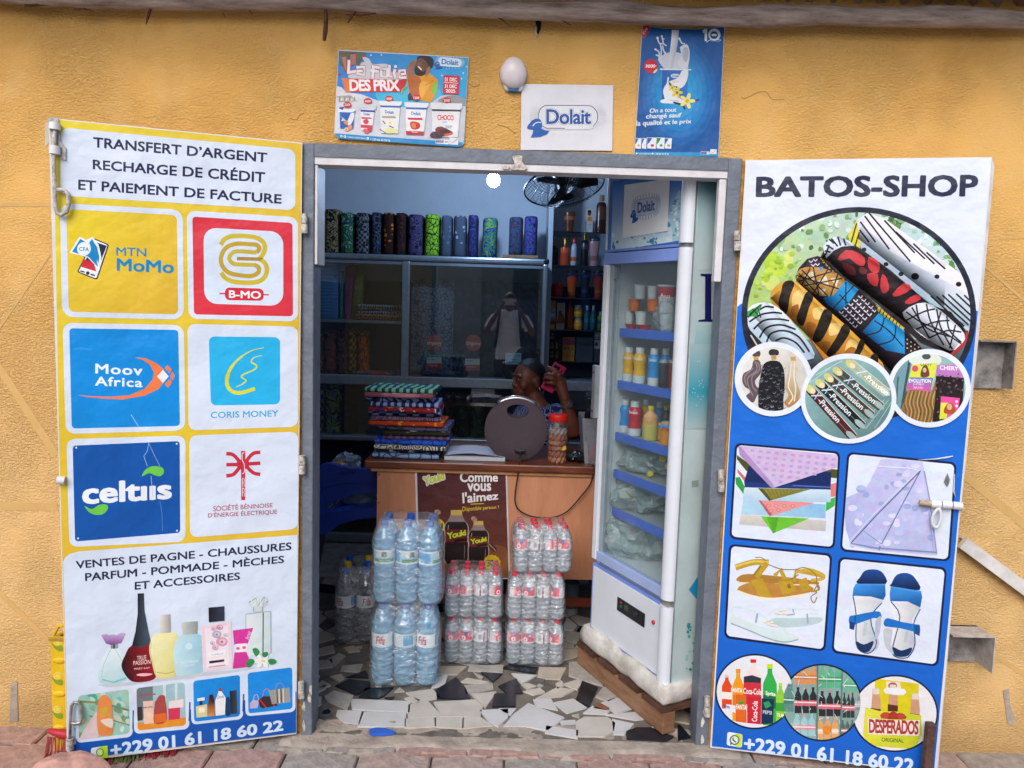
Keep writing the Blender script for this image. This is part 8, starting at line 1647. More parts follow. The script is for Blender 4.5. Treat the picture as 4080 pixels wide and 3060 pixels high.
# phone
pc=T(815,400,HYc+.018);up=(T(890,268,HYc+.018)-T(735,545,HYc+.018)).normalized();nrm=Vector((.15,-1,.1));nrm=(nrm-up*nrm.dot(up)).normalized();sd_=up.cross(nrm)
PM=Matrix.Translation(pc) @ Matrix((sd_,nrm,up)).transposed().to_4x4()
ph=thing('phone','mobile phone in a bright pink case held to the ear','phone',pc)
part('phone_case',MB().box((-.037,-.005,-.078),(.037,.005,.078),None,PM,bev=.0045),mat('pink_case','#b81c54',.45,var=.05),ph)
part('camera_window',MB().box((-.031,.0045,.020),(.004,.0065,.066),None,PM,bev=.002),mat('phone_black','#0c0d10',.2),ph);part('case_slot',MB().box((.015,.0045,.024),(.024,.006,.056),None,PM,bev=.002),MATS['phone_black'],ph)
# ================================================================== shrink-wrapped water
def water_mat(name,tint,dif,amount=.45,wscale=9):
    """thin clear bottle full of water: bright wavy bands of bent light and a darker rim, both painted into the shader"""
    m=bpy.data.materials.new(name);m.use_nodes=True;n=m.node_tree.nodes;l=m.node_tree.links;n.clear()
    N=lambda k,**v: [setattr(q := n.new('ShaderNode'+k),a,b) for a,b in v.items()] and q if v else n.new('ShaderNode'+k)
    o=N('OutputMaterial');t=N('BsdfTransparent');d=N('BsdfTranslucent');df=N('BsdfDiffuse');g=N('BsdfGlossy');g.inputs['Roughness'].default_value=.1
    for q in (d,df): q.inputs[0].default_value=(*dif,1)
    lw=N('LayerWeight');lw.inputs[0].default_value=.5;tm=N('Mix',data_type='RGBA');tm.inputs[6].default_value=(*tint,1);tm.inputs[7].default_value=(*[x*.55 for x in tint],1);l.new(lw.outputs['Facing'],tm.inputs[0]);l.new(tm.outputs[2],t.inputs[0])
    tc=N('TexCoord');mp=N('Mapping');mp.inputs['Scale'].default_value=(1,1,1.6);l.new(tc.outputs['Object'],mp.inputs[0])
    nz=N('TexNoise');nz.inputs['Scale'].default_value=34;nz.inputs['Detail'].default_value=3;nz.inputs['Distortion'].default_value=1.6;l.new(mp.outputs[0],nz.inputs[0])
    wv=N('TexWave',bands_direction='Z');wv.inputs['Scale'].default_value=wscale;wv.inputs['Distortion'].default_value=5;wv.inputs['Detail'].default_value=2;wv.inputs['Detail Scale'].default_value=2;l.new(tc.outputs['Object'],wv.inputs[0])  # wave texture paints in the bright bands that imitate refraction
    pw=N('Math',operation='POWER');l.new(wv.outputs['Fac'],pw.inputs[0]);pw.inputs[1].default_value=2.2
    mr=N('MapRange');mr.inputs[3].default_value=amount*.8;mr.inputs[4].default_value=min(.95,amount*1.5);l.new(pw.outputs[0],mr.inputs[0])
    a=N('MixShader');a.inputs[0].default_value=.5;l.new(d.outputs[0],a.inputs[1]);l.new(df.outputs[0],a.inputs[2])
    b=N('MixShader');l.new(mr.outputs[0],b.inputs[0]);l.new(t.outputs[0],b.inputs[1]);l.new(a.outputs[0],b.inputs[2])
    bp=N('Bump');bp.inputs['Strength'].default_value=.38;bp.inputs['Distance'].default_value=.008;hm=N('Math',operation='MULTIPLY_ADD');l.new(nz.outputs[0],hm.inputs[0]);hm.inputs[1].default_value=.5;l.new(wv.outputs['Fac'],hm.inputs[2]);l.new(hm.outputs[0],bp.inputs['Height'])
    fr_=N('Fresnel');fr_.inputs[0].default_value=1.45;ge=N('NewGeometry');bk=N('Math',operation='SUBTRACT');bk.inputs[0].default_value=1;l.new(ge.outputs['Backfacing'],bk.inputs[1]);sm=N('Math',operation='ADD');sm.inputs[1].default_value=.08;l.new(fr_.outputs[0],sm.inputs[0]);ml=N('Math',operation='MULTIPLY');l.new(sm.outputs[0],ml.inputs[0]);l.new(bk.outputs[0],ml.inputs[1])
    c=N('MixShader');l.new(ml.outputs[0],c.inputs[0]);l.new(b.outputs[0],c.inputs[1]);l.new(g.outputs[0],c.inputs[2]);l.new(c.outputs[0],o.inputs[0])
    for q in (g,fr_,df): l.new(bp.outputs[0],q.inputs['Normal'])
    MATS[name] =m;return m
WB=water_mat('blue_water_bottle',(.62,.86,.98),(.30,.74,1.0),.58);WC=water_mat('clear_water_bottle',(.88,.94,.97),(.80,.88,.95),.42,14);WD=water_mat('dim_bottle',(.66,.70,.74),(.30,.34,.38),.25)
WRAP=film_mat('shrink_film',(.97,.98,.99),.07,.13,(.85,.92,1),.16,1.0,30)
LAB=print_mat('bottle_label',.35,.03,0)
def bottle_profile(R,H,ribs,waist=True):
    pr=[(R*.55,0),(R*.85,.004),(R*.97,.014),(R*.93,.024)]
    z0,z1=.03,H*.46
    for k in range(ribs):
        z=z0+(z1-z0)*k/ribs;dz=(z1-z0)/ribs;pr += [(R*.985,z+dz*.15),(R*1.0,z+dz*.45),(R*.95,z+dz*.85)]
    pr += [(R*.975,H*.475),(R*.965,H*.485),(R*.965,H*.66),(R*1.0,H*.675),(R*.96,H*.70),(R*1.0,H*.73),(R*.93,H*.78),(R*.74,H*.84),(R*.5,H*.89),(R*.36,H*.92),(R*.34,H*.93)]
    return pr
def label_mesh(R,z0,z1,draw,n=26,rows=None):
    """printed sleeve: colour by angle and height"""
    mb=MB();rows=rows or 8;k=0
    for i in range(rows):
        for j in range(n):
            a0,a1=2*math.pi*j/n,2*math.pi*(j+1)/n;za,zb=z0+(z1-z0)*i/rows,z0+(z1-z0)*(i+1)/rows;q=[(R*math.cos(a0),R*math.sin(a0),za),(R*math.cos(a1),R*math.sin(a1),za),(R*math.cos(a1),R*math.sin(a1),zb),(R*math.cos(a0),R*math.sin(a0),zb)]
            mb.add(q,[(0,1,2,3)],lin(draw(((a0+a1)/2/math.pi*180) % 360,(i+.5)/rows)))
    return mb
def near(a,b): return abs((a-b+180) % 360-180)
def curved_text(mb,body,R,a_mid,z0,z1,width,col,bold=.01,slant=0):
    vs,fs,bb=text2d(body,0,1);b=bold;c=lin(col)
    for dx,dy in ((b,b),(-b,b),(b,-b),(-b,-b),(0,0)):
        pts=[]
        for x,y in vs:
            s=(x+dx-bb[0])/(bb[1]-bb[0])-.5;t=(y+dy-bb[2])/(bb[3]-bb[2]);a=rad(a_mid)+(s+slant*(t-.5))*width/R;pts.append((R*math.cos(a),R*math.sin(a),z0+(z1-z0)*t))
        mb.add(pts,fs,c);R += .00004
def lab_big_top(a,t):          # village picture on blue with a green ribbon
    d=near(a,0)
    if d < 60 and .12 < t < .38: return '#3c8a5c'
    if d < 38 and .5 < t < .85: return '#4a5a50' if d < 20 else '#c8d4d4'
    if 120 < d < 160 and t < .35: return '#c8d0d4'
    return '#cfe0e6' if t > .9 or t < .08 else ('#9cc8dc' if d < 70 else '#3a9ad0')
def lab_fifa(a,t):
    d=near(a,0)
    return '#d2dde2' if d < 75 else ('#3a9cc4' if (d < 125 and .15 < t < .85) else '#c4d4da')
def lab_red(a,t):
    d=near(a,0)
    if d < 62 and .08 < t < .95:
        if d < 18 and t > .66: return '#3a62a8'
        return '#d8485c'
    if 62 <= d < 72: return '#e4a8b0'
    if 112 < d < 125: return '#8a2c3c'
    if 140 < d < 168 and .2 < t < .8: return '#9aa0a6'
    return '#d2d6da'
def make_bottle(kind):
    """returns meshes (body, cap, label)"""
    if kind == 'big': R,H,ribs,m,cap=.0445,.335,7,WB,'#1c50a8'
    elif kind == 'fifa': R,H,ribs,m,cap=.0445,.335,7,WB,'#1c50a8'
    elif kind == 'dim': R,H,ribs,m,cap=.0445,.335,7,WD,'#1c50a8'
    else: R,H,ribs,m,cap=.0302,.200,5,WC,'#cc3a50'
    wv=(lambda w,z: 1+(.018*math.sin(z*210+2.2*math.sin(w*2)) if z < H*.45 else 0))
    body=MB().lathe(bottle_profile(R,H,ribs),18,wob=wv).mesh('bottle',m,True)
    cr=R*.34 if kind != 'small' else R*.44
    capm_=MB().lathe([(cr,H*.925),(cr*1.04,H*.935),(cr*1.02,H*.995),(cr*.9,H)],14,wob=lambda w,z: 1+.02*math.cos(w*14)).mesh('cap',capm(cap),40)
    z0,z1=(H*.49,H*.655) if kind != 'small' else (H*.50,H*.72)
    lm=label_mesh(R*.985,z0,z1,{'big': lab_big_top,'fifa': lab_fifa,'dim': lab_fifa,'small': lab_red}[kind])
    if kind in ('fifa','dim'): curved_text(lm,'Fifa',R*.99,0,z0+.012,z1-.01,.036,'#b02038',.02,.12)
    if kind == 'small': curved_text(lm,'O',R*.992,-22,z0+.008,z0+.026,.016,'#f0e4e8',.04)
    return body,capm_,lm.mesh('label',LAB,True,fix=False),R,H
BM3={k: make_bottle(k) for k in ('big','fifa','dim','small')}
capY=BM3['big'][1].copy();capY.materials.clear();capY.materials.append(capm('#c8a41c'))
def film_shell(nx,ny,R,H,seed,loose=1.0):
    """film drawn tight round a block of bottles, pinched in at the shoulders"""
    mb=MB();n=72;w,d=nx*R,ny*R;rows=[(0,-.001,.80),(0,.004,.97),(1,.02,1.02),(1,H*.3,1.01),(1,H*.6,1.0),(1,H*.74,.99),(1,H*.86,.93),(1,H*.94,.86),(0,H*1.005,.78),(0,H*1.008,.55)]
    for wv,z,sc in rows:
        for i in range(n):
            a=2*math.pi*i/n;c,s=math.cos(a),math.sin(a);k=(abs(c)**7+abs(s)**7)**(-1/7);x,y=w*k*c,d*k*s
            sca=.0045*math.cos(x/R*math.pi) if abs(y) > d*.9 else .0045*math.cos(y/R*math.pi)
            nn=.006*loose*noise.noise(Vector((x*14,z*9,seed)))+.003*noise.noise(Vector((x*40,z*30,y*40+seed)))
            f=sc+nn/w;mb.v.append((x*f,y*f*(1+(.0 if not wv else .0)),z+.004*noise.noise(Vector((x*20,y*20,seed)))*(z > .05)))
    for r in range(len(rows)-1):
        for i in range(n): mb.f.append([r*n+i,r*n+(i+1) % n,(r+1)*n+(i+1) % n,(r+1)*n+i]);mb.c.append(None)
    return mb
rw=random.Random(31)
def pack(label,kind,nx,ny,loc,rz=0,seed=0,group=None,caps=None,turn=None):
    body,cap,lab,R,H=BM3[kind];t=thing('water_pack',label,'water pack',loc,rz,group)
    for j in range(ny):
        for i in range(nx):
            b=bpy.data.objects.new('bottle',body);COL.objects.link(b);b.parent=t;b.location=((i-(nx-1)/2)*R*2.03,(j-(ny-1)/2)*R*2.03,.0)
            b.rotation_euler=(0,0,rad(turn[i] if (turn and j == 0) else rw.uniform(0,360)))
            for me,nm in ((capY if caps and caps[j*nx+i] else cap,'cap'),(lab,'label')): o=bpy.data.objects.new(nm,me);COL.objects.link(o);o.parent=b
    o=bpy.data.objects.new('wrap',film_shell(nx,ny,R*1.05,H,seed,1.8).mesh('wrap',WRAP,True,fix=True));COL.objects.link(o);o.parent=t
    return t
F0=-90           # label facing the viewer
y0=.33
p1=pack('lower pack of six large blue water bottles standing on the doorway floor','fifa',3,2,(.318,.335+.0445*2,.001),rad(2),1,turn=[F0-4,F0+120,F0-24])
p2=pack('upper pack of six large blue water bottles on top of another pack','big',3,2,(.322,.345+.0445*2,.339),rad(-1),2,turn=[F0+6,F0+36,F0+80])
Rs=.0302;gx=.0302*2.03
xa=.452+gx*2;xb=.726+gx*2
pack('bottom pack of small red-capped water bottles in the middle stack','small',4,3,(xa+.012,.548+gx*1.5,.001),rad(1),3,'packs of small water bottles',turn=[F0+14,F0+2,F0+150,F0+64])
pack('top pack of small red-capped water bottles in the middle stack','small',4,3,(xa+.008,.552+gx*1.5,.2035),rad(1),4,'packs of small water bottles',turn=[F0+4,F0-60,F0-120,F0+50])
pack('bottom pack of small red-capped water bottles in the right stack','small',4,3,(xb+.006,.548+gx*1.5,.001),rad(-1),5,'packs of small water bottles',turn=[F0+20,F0+2,F0+130,F0-40])
pack('middle pack of small red-capped water bottles in the right stack','small',4,3,(xb+.004,.55+gx*1.5,.2035),0,6,'packs of small water bottles',turn=[F0+60,F0-6,F0+110,F0-50])
pk=pack('top pack of small red-capped water bottles in the right stack','small',4,3,(xb+.022,.556+gx*1.5,.407),rad(4),7,'packs of small water bottles',turn=[F0-8,F0+140,F0+60,F0-26]);pk.rotation_euler.x=rad(-1.5)
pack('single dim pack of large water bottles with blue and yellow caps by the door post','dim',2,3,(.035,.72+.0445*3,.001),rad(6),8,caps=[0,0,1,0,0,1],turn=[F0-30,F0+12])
# ================================================================== upright glass-door fridge on a pallet
FO=Vector((1.326,.076,0));FD=Vector((-.427,.905,0)).normalized();FE=Vector((FD.y,-FD.x,0));FN=-FE     # along the front, into the depth, outwards
FX=Matrix.Translation(FO) @ Matrix((FD,FE,Vector((0,0,1)))).transposed().to_4x4()
def fb(a,b,bev=0): return MB().box(a,b,None,FX,bev) if not bev else MB().box(a,b,None,FX,bev)
def onf(v,x,y,t=0):
    return hit(px(v,x,y),FO+FE*t,FN)
def st(v,x,y,t=0): q=onf(v,x,y,t)-FO;return q.dot(FD),q.z
FW=mat('fridge_white','#d2d8e2',.35,var=.03,spec=.5);FBL=mat('fridge_blue_trim','#7592dc',.35,var=.06);FIN=mat('fridge_liner','#c6ced6',.5,var=.05);FSI=mat('fridge_side_pale','#b8cacd',.4,var=.1,scale=3)
fri=thing('drinks_fridge','tall white and blue glass-door drinks fridge standing on a pallet in the doorway','fridge',FO+FD*.26+FE*.2)
S1=.545;D1=.50;Z0,ZA,ZBt,ZC,ZT_=.168,.462,.505,1.768,2.06
part('side_wall',fb((.0,.012,Z0),(.02,D1,ZT_)),FSI,fri);part('side_wall',fb((S1-.02,.012,Z0),(S1,D1,ZT_)),FW,fri)
part('back_wall',fb((.0205,D1-.02,Z0),(S1-.0205,D1,ZT_)),FIN,fri);part('roof_panel',fb((.0205,.012,ZC+.004),(S1-.0205,D1-.021,ZT_)),FW,fri)
part('machine_bay',fb((.0205,.012,Z0),(S1-.0205,D1-.021,ZA)),FW,fri);part('liner_floor',fb((.0205,.05,ZA+.001),(S1-.0205,D1-.021,ZBt)),FIN,fri)
part('liner_side',fb((.0205,.05,ZBt),(.045,D1-.021,ZC)),FIN,fri);part('liner_side',fb((S1-.030,.05,ZBt),(S1-.0205,D1-.021,ZC)),FIN,fri)
# lower panel
part('kick_panel',fb((.056,-.008,Z0+.012),(S1-.008,.0115,ZA-.012),.003),FW,fri)
part('kick_trim',fb((S1-.0075,-.006,Z0),(S1,.0115,ZA)),FBL,fri);part('kick_trim',fb((.05,-.006,Z0),(S1-.008,.0115,Z0+.0115)),FBL,fri);part('kick_trim',fb((.05,-.006,ZA-.0115),(S1-.008,.0115,ZA)),FBL,fri);part('kick_trim',fb((.048,-.006,Z0+.012),(.0555,.0115,ZA-.012)),FBL,fri)
a=st('J',365,478,-.009);b=st('J',550,672,-.009);zlo=st('J',370,575,-.009)[1]
pn=part('control_panel',fb((b[0],-.011,zlo),(a[0],-.0085,a[1]-.0),.002),mat('black_panel','#14151a',.25),fri)
for x,y,c,nm in ((388,520,'#c03040','red_led'),(388,545,'#2c8a5c','green_led')): s_,z_=st('J',x,y,-.011);part(nm,fb((s_-.006,-.0125,z_-.003),(s_+.006,-.0112,z_+.003)),capm(c),pn)
s_,z_=st('J',425,558,-.011);part('display',fb((s_-.014,-.0125,z_-.012),(s_+.014,-.0112,z_+.012)),mat('dim_lcd','#3a4038',.3),pn)
s_,z_=st('J',492,600,-.011);part('dial',MB().lathe([(.011,0),(.010,.007),(.002,.008)],18,FX @ Matrix.Translation((s_,-.0112,z_)) @ Matrix.Rotation(rad(90),4,'X')),mat('dial_black','#2a2c30',.4),pn,smooth=40)
s_,z_=st('J',612,655,-.009);part('power_button',MB().lathe([(.0085,0),(.0085,.004),(.007,.006)],18,FX @ Matrix.Translation((s_,-.0085,z_)) @ Matrix.Rotation(rad(90),4,'X')),capm('#b03848'),fri,smooth=40)
# head panel with its print
part('head_panel',fb((.05,-.008,ZC+.004),(S1-.012,.0115,ZT_-.02),.003),mat('head_blue','#3c78c8',.35,var=.2,scale=4),fri)
part('head_trim',fb((S1-.0118,-.012,ZC+.004),(S1,.0115,ZT_),.003),FW,fri);part('head_trim',fb((.05,-.011,ZT_-.0195),(S1-.012,.0115,ZT_)),FBL,fri);part('head_trim',fb((.05,-.011,ZC-.006),(S1-.012,.0115,ZC+.0035)),FBL,fri)
HP=Plane(FO+FN*.0085,FN);p=Print(HP,'H',.0003)
p.poly([(722,262),(1222,190),(1218,660),(708,740)],('#3c7ad8','#d4ecf8',(900,260),(900,620)));p.STEP=.00002
p.clip=[(722,262),(1222,190),(1218,660),(708,740)];rr=random.Random(5)
for k in range(90): x,y=rr.uniform(710,1220),rr.uniform(520,740);p.poly(ell(x,y,rr.uniform(6,22),rr.uniform(5,16),7,rr.uniform(0,90)),rr.choice(['#d8eaf2','#a8d0e4','#e4f0f4','#5ca8cc','#c4e0ec','#3c88b4']))
p.poly([(1160,660),(1165,400),(1190,330),(1220,300),(1220,660)],'#a8ccdc',2)
for k in range(30): x,y=rr.uniform(1130,1220),rr.uniform(330,640);p.poly(ell(x,y,rr.uniform(6,16),rr.uniform(5,14),7),rr.choice(['#d4e6ee','#7cb4cc','#4c94b8','#e2eef2']))
p.clip=None
p.build('head_print',fri,'ice and water print')
p=Print(HP,'H',.004);p.poly([(808,252),(1142,205),(1122,590),(792,642)],'#f2f6fc');p.STEP=.00002;dolait(p,tq(848,330,1078,292,1070,500,850,540),'#7ca4dc','#d0dcee','#2c4890','#1c58b8','#2458b0');p.build('paper_sign',fri,'white paper with the dairy emblem')
# columns on the hinge side
for z0_,z1_,nm in ((Z0+.004,ZA+.004,'lower_column'),(ZA+.03,ZC-.012,'door_column'),(ZC+.004,ZT_,'upper_column')):
    mb=MB();pr=[]
    for i in range(13): a=rad(-10+200*i/12);pr.append((.022-.030*math.cos(a)-.0,-.006-.026*math.sin(a)))
    mb.prism([FX@Vector((x,y,z0_)) for x,y in pr],(0,0,z1_-z0_));part(nm,mb,FW,fri,smooth=40)
part('hinge_pin',fb((.005,-.02,ZA+.0045),(.04,.01,ZA+.0295)),M_STEEL,fri);part('hinge_pin',fb((.005,-.02,ZC-.0115),(.04,.01,ZC+.0035)),M_STEEL,fri)
# door
dr=part('door_frame',fb((.052,-.014,1.712),(S1-.004,.014,ZC-.0105),.003),mat('door_periwinkle','#7f98e0',.35,var=.05),fri)
part('door_stile',fb((S1-.034,-.016,ZA+.022),(S1-.002,.014,1.7115),.003),FW,dr);part('door_stile',fb((S1-.060,-.004,ZA+.06),(S1-.0345,.012,1.7115),.002),mat('gasket_grey','#8e9aa4',.5),dr)
part('door_rail',fb((.052,-.014,ZA+.022),(S1-.0345,.014,ZA+.062),.003),mat('door_rail_blue','#9db0dc',.4,var=.08),dr)
part('door_glass',fb((.052,-.002,ZA+.0625),(S1-.061,.002,1.7115)),film_mat('fridge_glass',(.93,.97,.97),.035,.03,(.7,.82,.86),.03,.1,3),dr)
s_,z_=st('I',310,345,-.03);zt=st('I',310,122,-.03)[1];zb=st('I',310,568,-.03)[1]
part('door_handle',fb((S1-.012,-.040,zb),(S1+.014,-.0165,zt),.003),mat('satin_handle','#aab0b8',.3,metal=.7),dr)
for zz in (zt-.03,zb+.03): part('handle_screw',MB().lathe([(.006,0),(.006,.002),(.001,.003)],10,FX @ Matrix.Translation((S1+.001,-.0402,zz)) @ Matrix.Rotation(rad(90),4,'X')),mat('rusty_screw','#5a4038',.6),dr)
s_,z_=st('H',750,925,-.003);part('hologram_tag',fb((s_-.012,-.0045,z_-.009),(s_+.02,-.0025,z_+.011)),mat('silver_tag','#8a9498',.3,metal=.3),dr)
# side of the fridge: teal print
SPL=Plane(FO-FD*.0005,-FD)
p=Print(SPL,'H',.0006);p.poly([(1352,140),(1640,140),(1620,330),(1350,330)],('#2a7c98','#9cc0c8',(1400,200),(1400,340)));p.poly([(1350,330),(1620,330),(1610,860),(1340,880)],('#9cc0c8','#c0d0d2',(1400,330),(1400,800)));p.poly([(1335,1260),(1600,1260),(1600,1659),(1300,1659)],('#b0ccd0','#4aa4b8',(1400,1260),(1400,1659)))
p.poly([(1368,905),(1520,905),(1520,918),(1445,922),(1445,1240),(1520,1244),(1520,1256),(1350,1256),(1352,1244),(1398,1238),(1400,925),(1366,918)],'#1c1a5c').text('w',lq(1414,1488,1450,1486,36),'#20222c',.02)
p.build('side_print',fri,'teal print with large dark letters')
p=Print(SPL,'I',.0012);p.poly([(1050,1070),(1106,1064),(1106,1116),(1050,1122)],'#8c9c90');p.build('asset_tag',fri);p=Print(SPL,'I',.0012);p.poly([(1040,-60),(1260,-60),(1240,330),(1022,330)],('#a8c4c8','#3aa4bc',(1100,0),(1100,320))).poly([(1022,330),(1240,330),(1210,640),(1010,640)],('#3aa4bc','#b0c4c8',(1100,340),(1100,620)))
for k in range(14): p.poly(ell(rr.uniform(1055,1170),rr.uniform(40,480),4),'#d4eaec')
p.build('side_print',fri)
p=Print(SPL,'J',.0010);p.poly([(920,335),(915,500),(858,425)],'#2090c0').line([(858,428),(912,492)],10,'#2090c0')
for k in range(22): p.poly(ell(rr.uniform(835,905),rr.uniform(660,990),rr.uniform(4,16),rr.uniform(4,14),6),rr.choice(['#3cacac','#8cc8c8','#2c8c94']))
p.build('side_print',fri)
# shelves
SHF=[]
for z in (1.452,1.238,1.022,.866,.704):
    sh_=part('fridge_shelf',fb((.048,.056,z-.004),(S1-.034,D1-.03,z),.0),film_mat('wire_shelf',(.8,.85,.88),.05,.5,(.6,.66,.72),.3,0),fri);SHF.append(z)
    part('shelf_front',fb((.048,.044,z-.030),(S1-.050,.0555,z+.006),.002),mat('shelf_blue','#3f6ad0',.35,var=.06),sh_)
# ---- what is in the fridge
def fitem(name,label,cat,v,x0,x1,y0,zb,t,prof,bands,cap=None,capz=.86,capr=.6,group=None,sc=1,text=None):
    a=onf(v,x0,y0,t);b=onf(v,x1,y0,t);m_=px(v,(x0+x1)/2,y0);c=hit(m_,FO+FE*t,FN);dist=(c-CAM).length;R=(x1-x0)/VIEW[v][2]/FPX*dist/2*.98;H=c.z-zb
    T_=thing(name,label,cat,(c.x,c.y,zb+.0006),0,group);pr=PROF[prof] if isinstance(prof,str) else prof;zs=[]
    for i in range(len(pr)-1):
        n=5 if pr[i+1][0]-pr[i][0] > .15 else 1
        for k in range(n): q=k/n;zs.append((pr[i][0]+(pr[i+1][0]-pr[i][0])*q,pr[i][1]+(pr[i+1][1]-pr[i][1])*q))
    zs.append(pr[-1]);cols=[]
    for (z,r) in zs[:-1]:
        cc=bands[0][1]
        for zz,c2 in bands:
            if z >= zz-1e-6: cc=c2
        cols.append(lin(cc))
    mb=MB();mb.lathe([(r*R,z*H) for z,r in zs],20,None,cols);part('body',mb,PLA,T_,smooth=40,world=False)
    if cap: mb=MB();mb.lathe([(R*capr,capz*H),(R*capr*1.02,capz*H+.002),(R*capr,H*.985),(R*capr*.9,H)],16,wob=lambda w,z: 1+.015*math.cos(w*16));part('cap',mb,cap if not isinstance(cap,str) else capm(cap),T_,smooth=40,world=False)
    if text:
        body,col,zz0,zz1,wd,an=text;mb=MB();curved_text(mb,body,R*1.0,an,H*zz0,H*zz1,wd*R,col,.02);part('lettering',mb,PLA,T_,world=False,fix=False)
    return T_
CUP=[(0,.72),(.03,.76),(.5,.86),(.92,.95),(.94,1.08),(1.0,1.1),(1.0,.2)];CUPI=[(0,.8),(.9,.98),(.92,1.1),(1.0,1.1)]
Zs=SHF;va=-115
for x0,x1,y0,lab in ((252,345,538,'left red yoghurt cup under the white cups in the fridge'),(345,478,540,'right red yoghurt cup under the white cups in the fridge')): fitem('yoghurt_cup',lab,'cup','X',x0,x1,y0,Zs[0],.092,CUPI,[(0,'#a81420')])
zr=onf('X',300,538,.092).z+.0012
for x0,x1,y0,lab in ((238,330,420,'left white yoghurt cup in the second row up in the fridge'),(332,445,424,'right white yoghurt cup in the second row up in the fridge')): fitem('yoghurt_cup',lab,'cup','X',x0,x1,y0,zr,.092,CUP,[(0,'#c8ccd0')])
zr=onf('X',300,420,.092).z+.0012
for x0,x1,y0,lab in ((272,386,318,'left orange yoghurt cup in the fridge'),(436,546,320,'right orange yoghurt cup in the fridge')): fitem('yoghurt_cup',lab,'cup','X',x0,x1,y0,zr,.092,CUP,[(0,'#d0681a')])
zr=onf('X',400,318,.092).z+.0012
for x0,x1,y0,lab in ((324,440,190,'left white yoghurt cup at the top in the fridge'),(440,536,200,'right white yoghurt cup at the top in the fridge')): fitem('yoghurt_cup',lab,'cup','X',x0,x1,y0,zr,.092,CUP,[(0,'#bfc4c8')])
fitem('yoghurt_tub','large white and red yoghurt tub in the fridge top','tub','X',535,700,190,Zs[0]+.075,.12,[(0,.75),(.03,.8),(.92,.96),(.93,1.04),(1,1.04),(1,.3)],[(0,'#c8ccd4'),(.4,'#c02038'),(.8,'#c8ccd4')],text=('\u00d4l\u00e9!','#f0e8ec',.42,.68,1.1,va))
fitem('yoghurt_tub','plain white tub under the large red and white tub in the fridge','tub','X',545,690,428,Zs[0],.12,CUP,[(0,'#bcc2c8')])
c=onf('X',600,510,.10);single('plastic_bag',crumple('x',(c.x,c.y,Zs[0]+.062),(.042,.035,.058),None,None,12,4,.35),film_mat('clear_bag',(.93,.95,.96),.05,.07,(.8,.86,.9),.15,.9,36),'crumpled clear bag hanging over the top fridge shelf','bag',smooth=35)
YB=[(0,.8),(.02,.9),(.28,.94),(.38,.8),(.55,.84),(.68,1.0),(.76,.92),(.84,.62),(.86,.55)]
def ybot(lab,x0,x1,y0,zb,t,col,cap='#c4c8cc',txt=True): fitem('yoghurt_bottle',lab,'bottle','X',x0,x1,y0,zb,t,YB,[(0,'#c2c8d0'),(.20,col),(.84,'#c4c8cc')],cap,.84,.62,'drinking yoghurt bottles',text=('Dolait','#dfe6f2',.66,.73,1.3,va) if txt else None)
ybot('left yellow yoghurt bottle on the second fridge shelf',228,340,738,Zs[1],.090,'#d8a414');ybot('right yellow yoghurt bottle on the second fridge shelf',318,445,742,Zs[1],.088,'#d8a414')
ybot('sky blue yoghurt bottle on the second fridge shelf',450,562,748,Zs[1],.090,'#1c84cc');ybot('sky blue yoghurt bottle behind the black can on the second shelf',560,655,750,Zs[1],.13,'#1c84cc',txt=False)
CAN=[(0,.8),(.04,.98),(.9,.98),(.97,.82),(1,.82),(1,.1)]
fitem('drink_can','black drink can on the second fridge shelf','can','X',545,630,850,Zs[1],.086,CAN,[(0,'#15161a'),(.2,'#2c2e34'),(.9,'#9a9ca0')]);fitem('drink_can','dark red drink can at the right of the second fridge shelf','can','X',616,700,850,Zs[1],.12,CAN,[(0,'#7c1418'),(.9,'#9a9ca0')])
ybot('blue yoghurt bottle at the left of the third fridge shelf',200,305,1200,Zs[2],.094,'#1c84cc',txt=False);ybot('red yoghurt bottle at the front of the third fridge shelf',272,405,1215,Zs[2],.088,'#b81428');ybot('yellow yoghurt bottle behind the red one on the third shelf',385,480,1200,Zs[2],.15,'#d8a414',txt=False);ybot('blue yoghurt bottle at the back of the third fridge shelf',512,592,1222,Zs[2],.19,'#1c84cc',txt=False)
SOD=[(0,.8),(.03,.95),(.45,.98),(.55,.9),(.70,.92),(.84,.4),(.88,.36)]
fitem('soda_bottle','pale lemon soda bottle with a yellow cap on the third fridge shelf','bottle','X',405,548,1255,Zs[2],.088,SOD,[(0,'#b8b058'),(.42,'#e0a474'),(.72,'#b8b464')],'#c8b41c',.88,.42,text=('Youki','#b8b020',.48,.62,1.0,va))
fitem('soda_bottle','dark soda bottle with a yellow cap at the back of the third shelf','bottle','X',560,660,1255,Zs[2],.2,SOD,[(0,'#4a2c14')],'#c8b41c',.88,.45)
fitem('drink_can','orange soft drink can with a blue oval at the front of the third shelf','can','X',560,668,1392,Zs[2],.085,CAN,[(0,'#d8861c'),(.62,'#3a9cd0'),(.8,'#d8861c'),(.93,'#b0b2b4')],text=('XTRA','#b02028',.62,.78,1.2,va));fitem('drink_can','orange soft drink can behind the front one on the third shelf','can','X',512,602,1400,Zs[2],.13,CAN,[(0,'#d8861c'),(.62,'#3a9cd0'),(.8,'#d8861c'),(.93,'#b0b2b4')])
BAGW=film_mat('frosted_bag',(.78,.88,.88),.12,.36,(.62,.76,.77),.18,1.0,34)
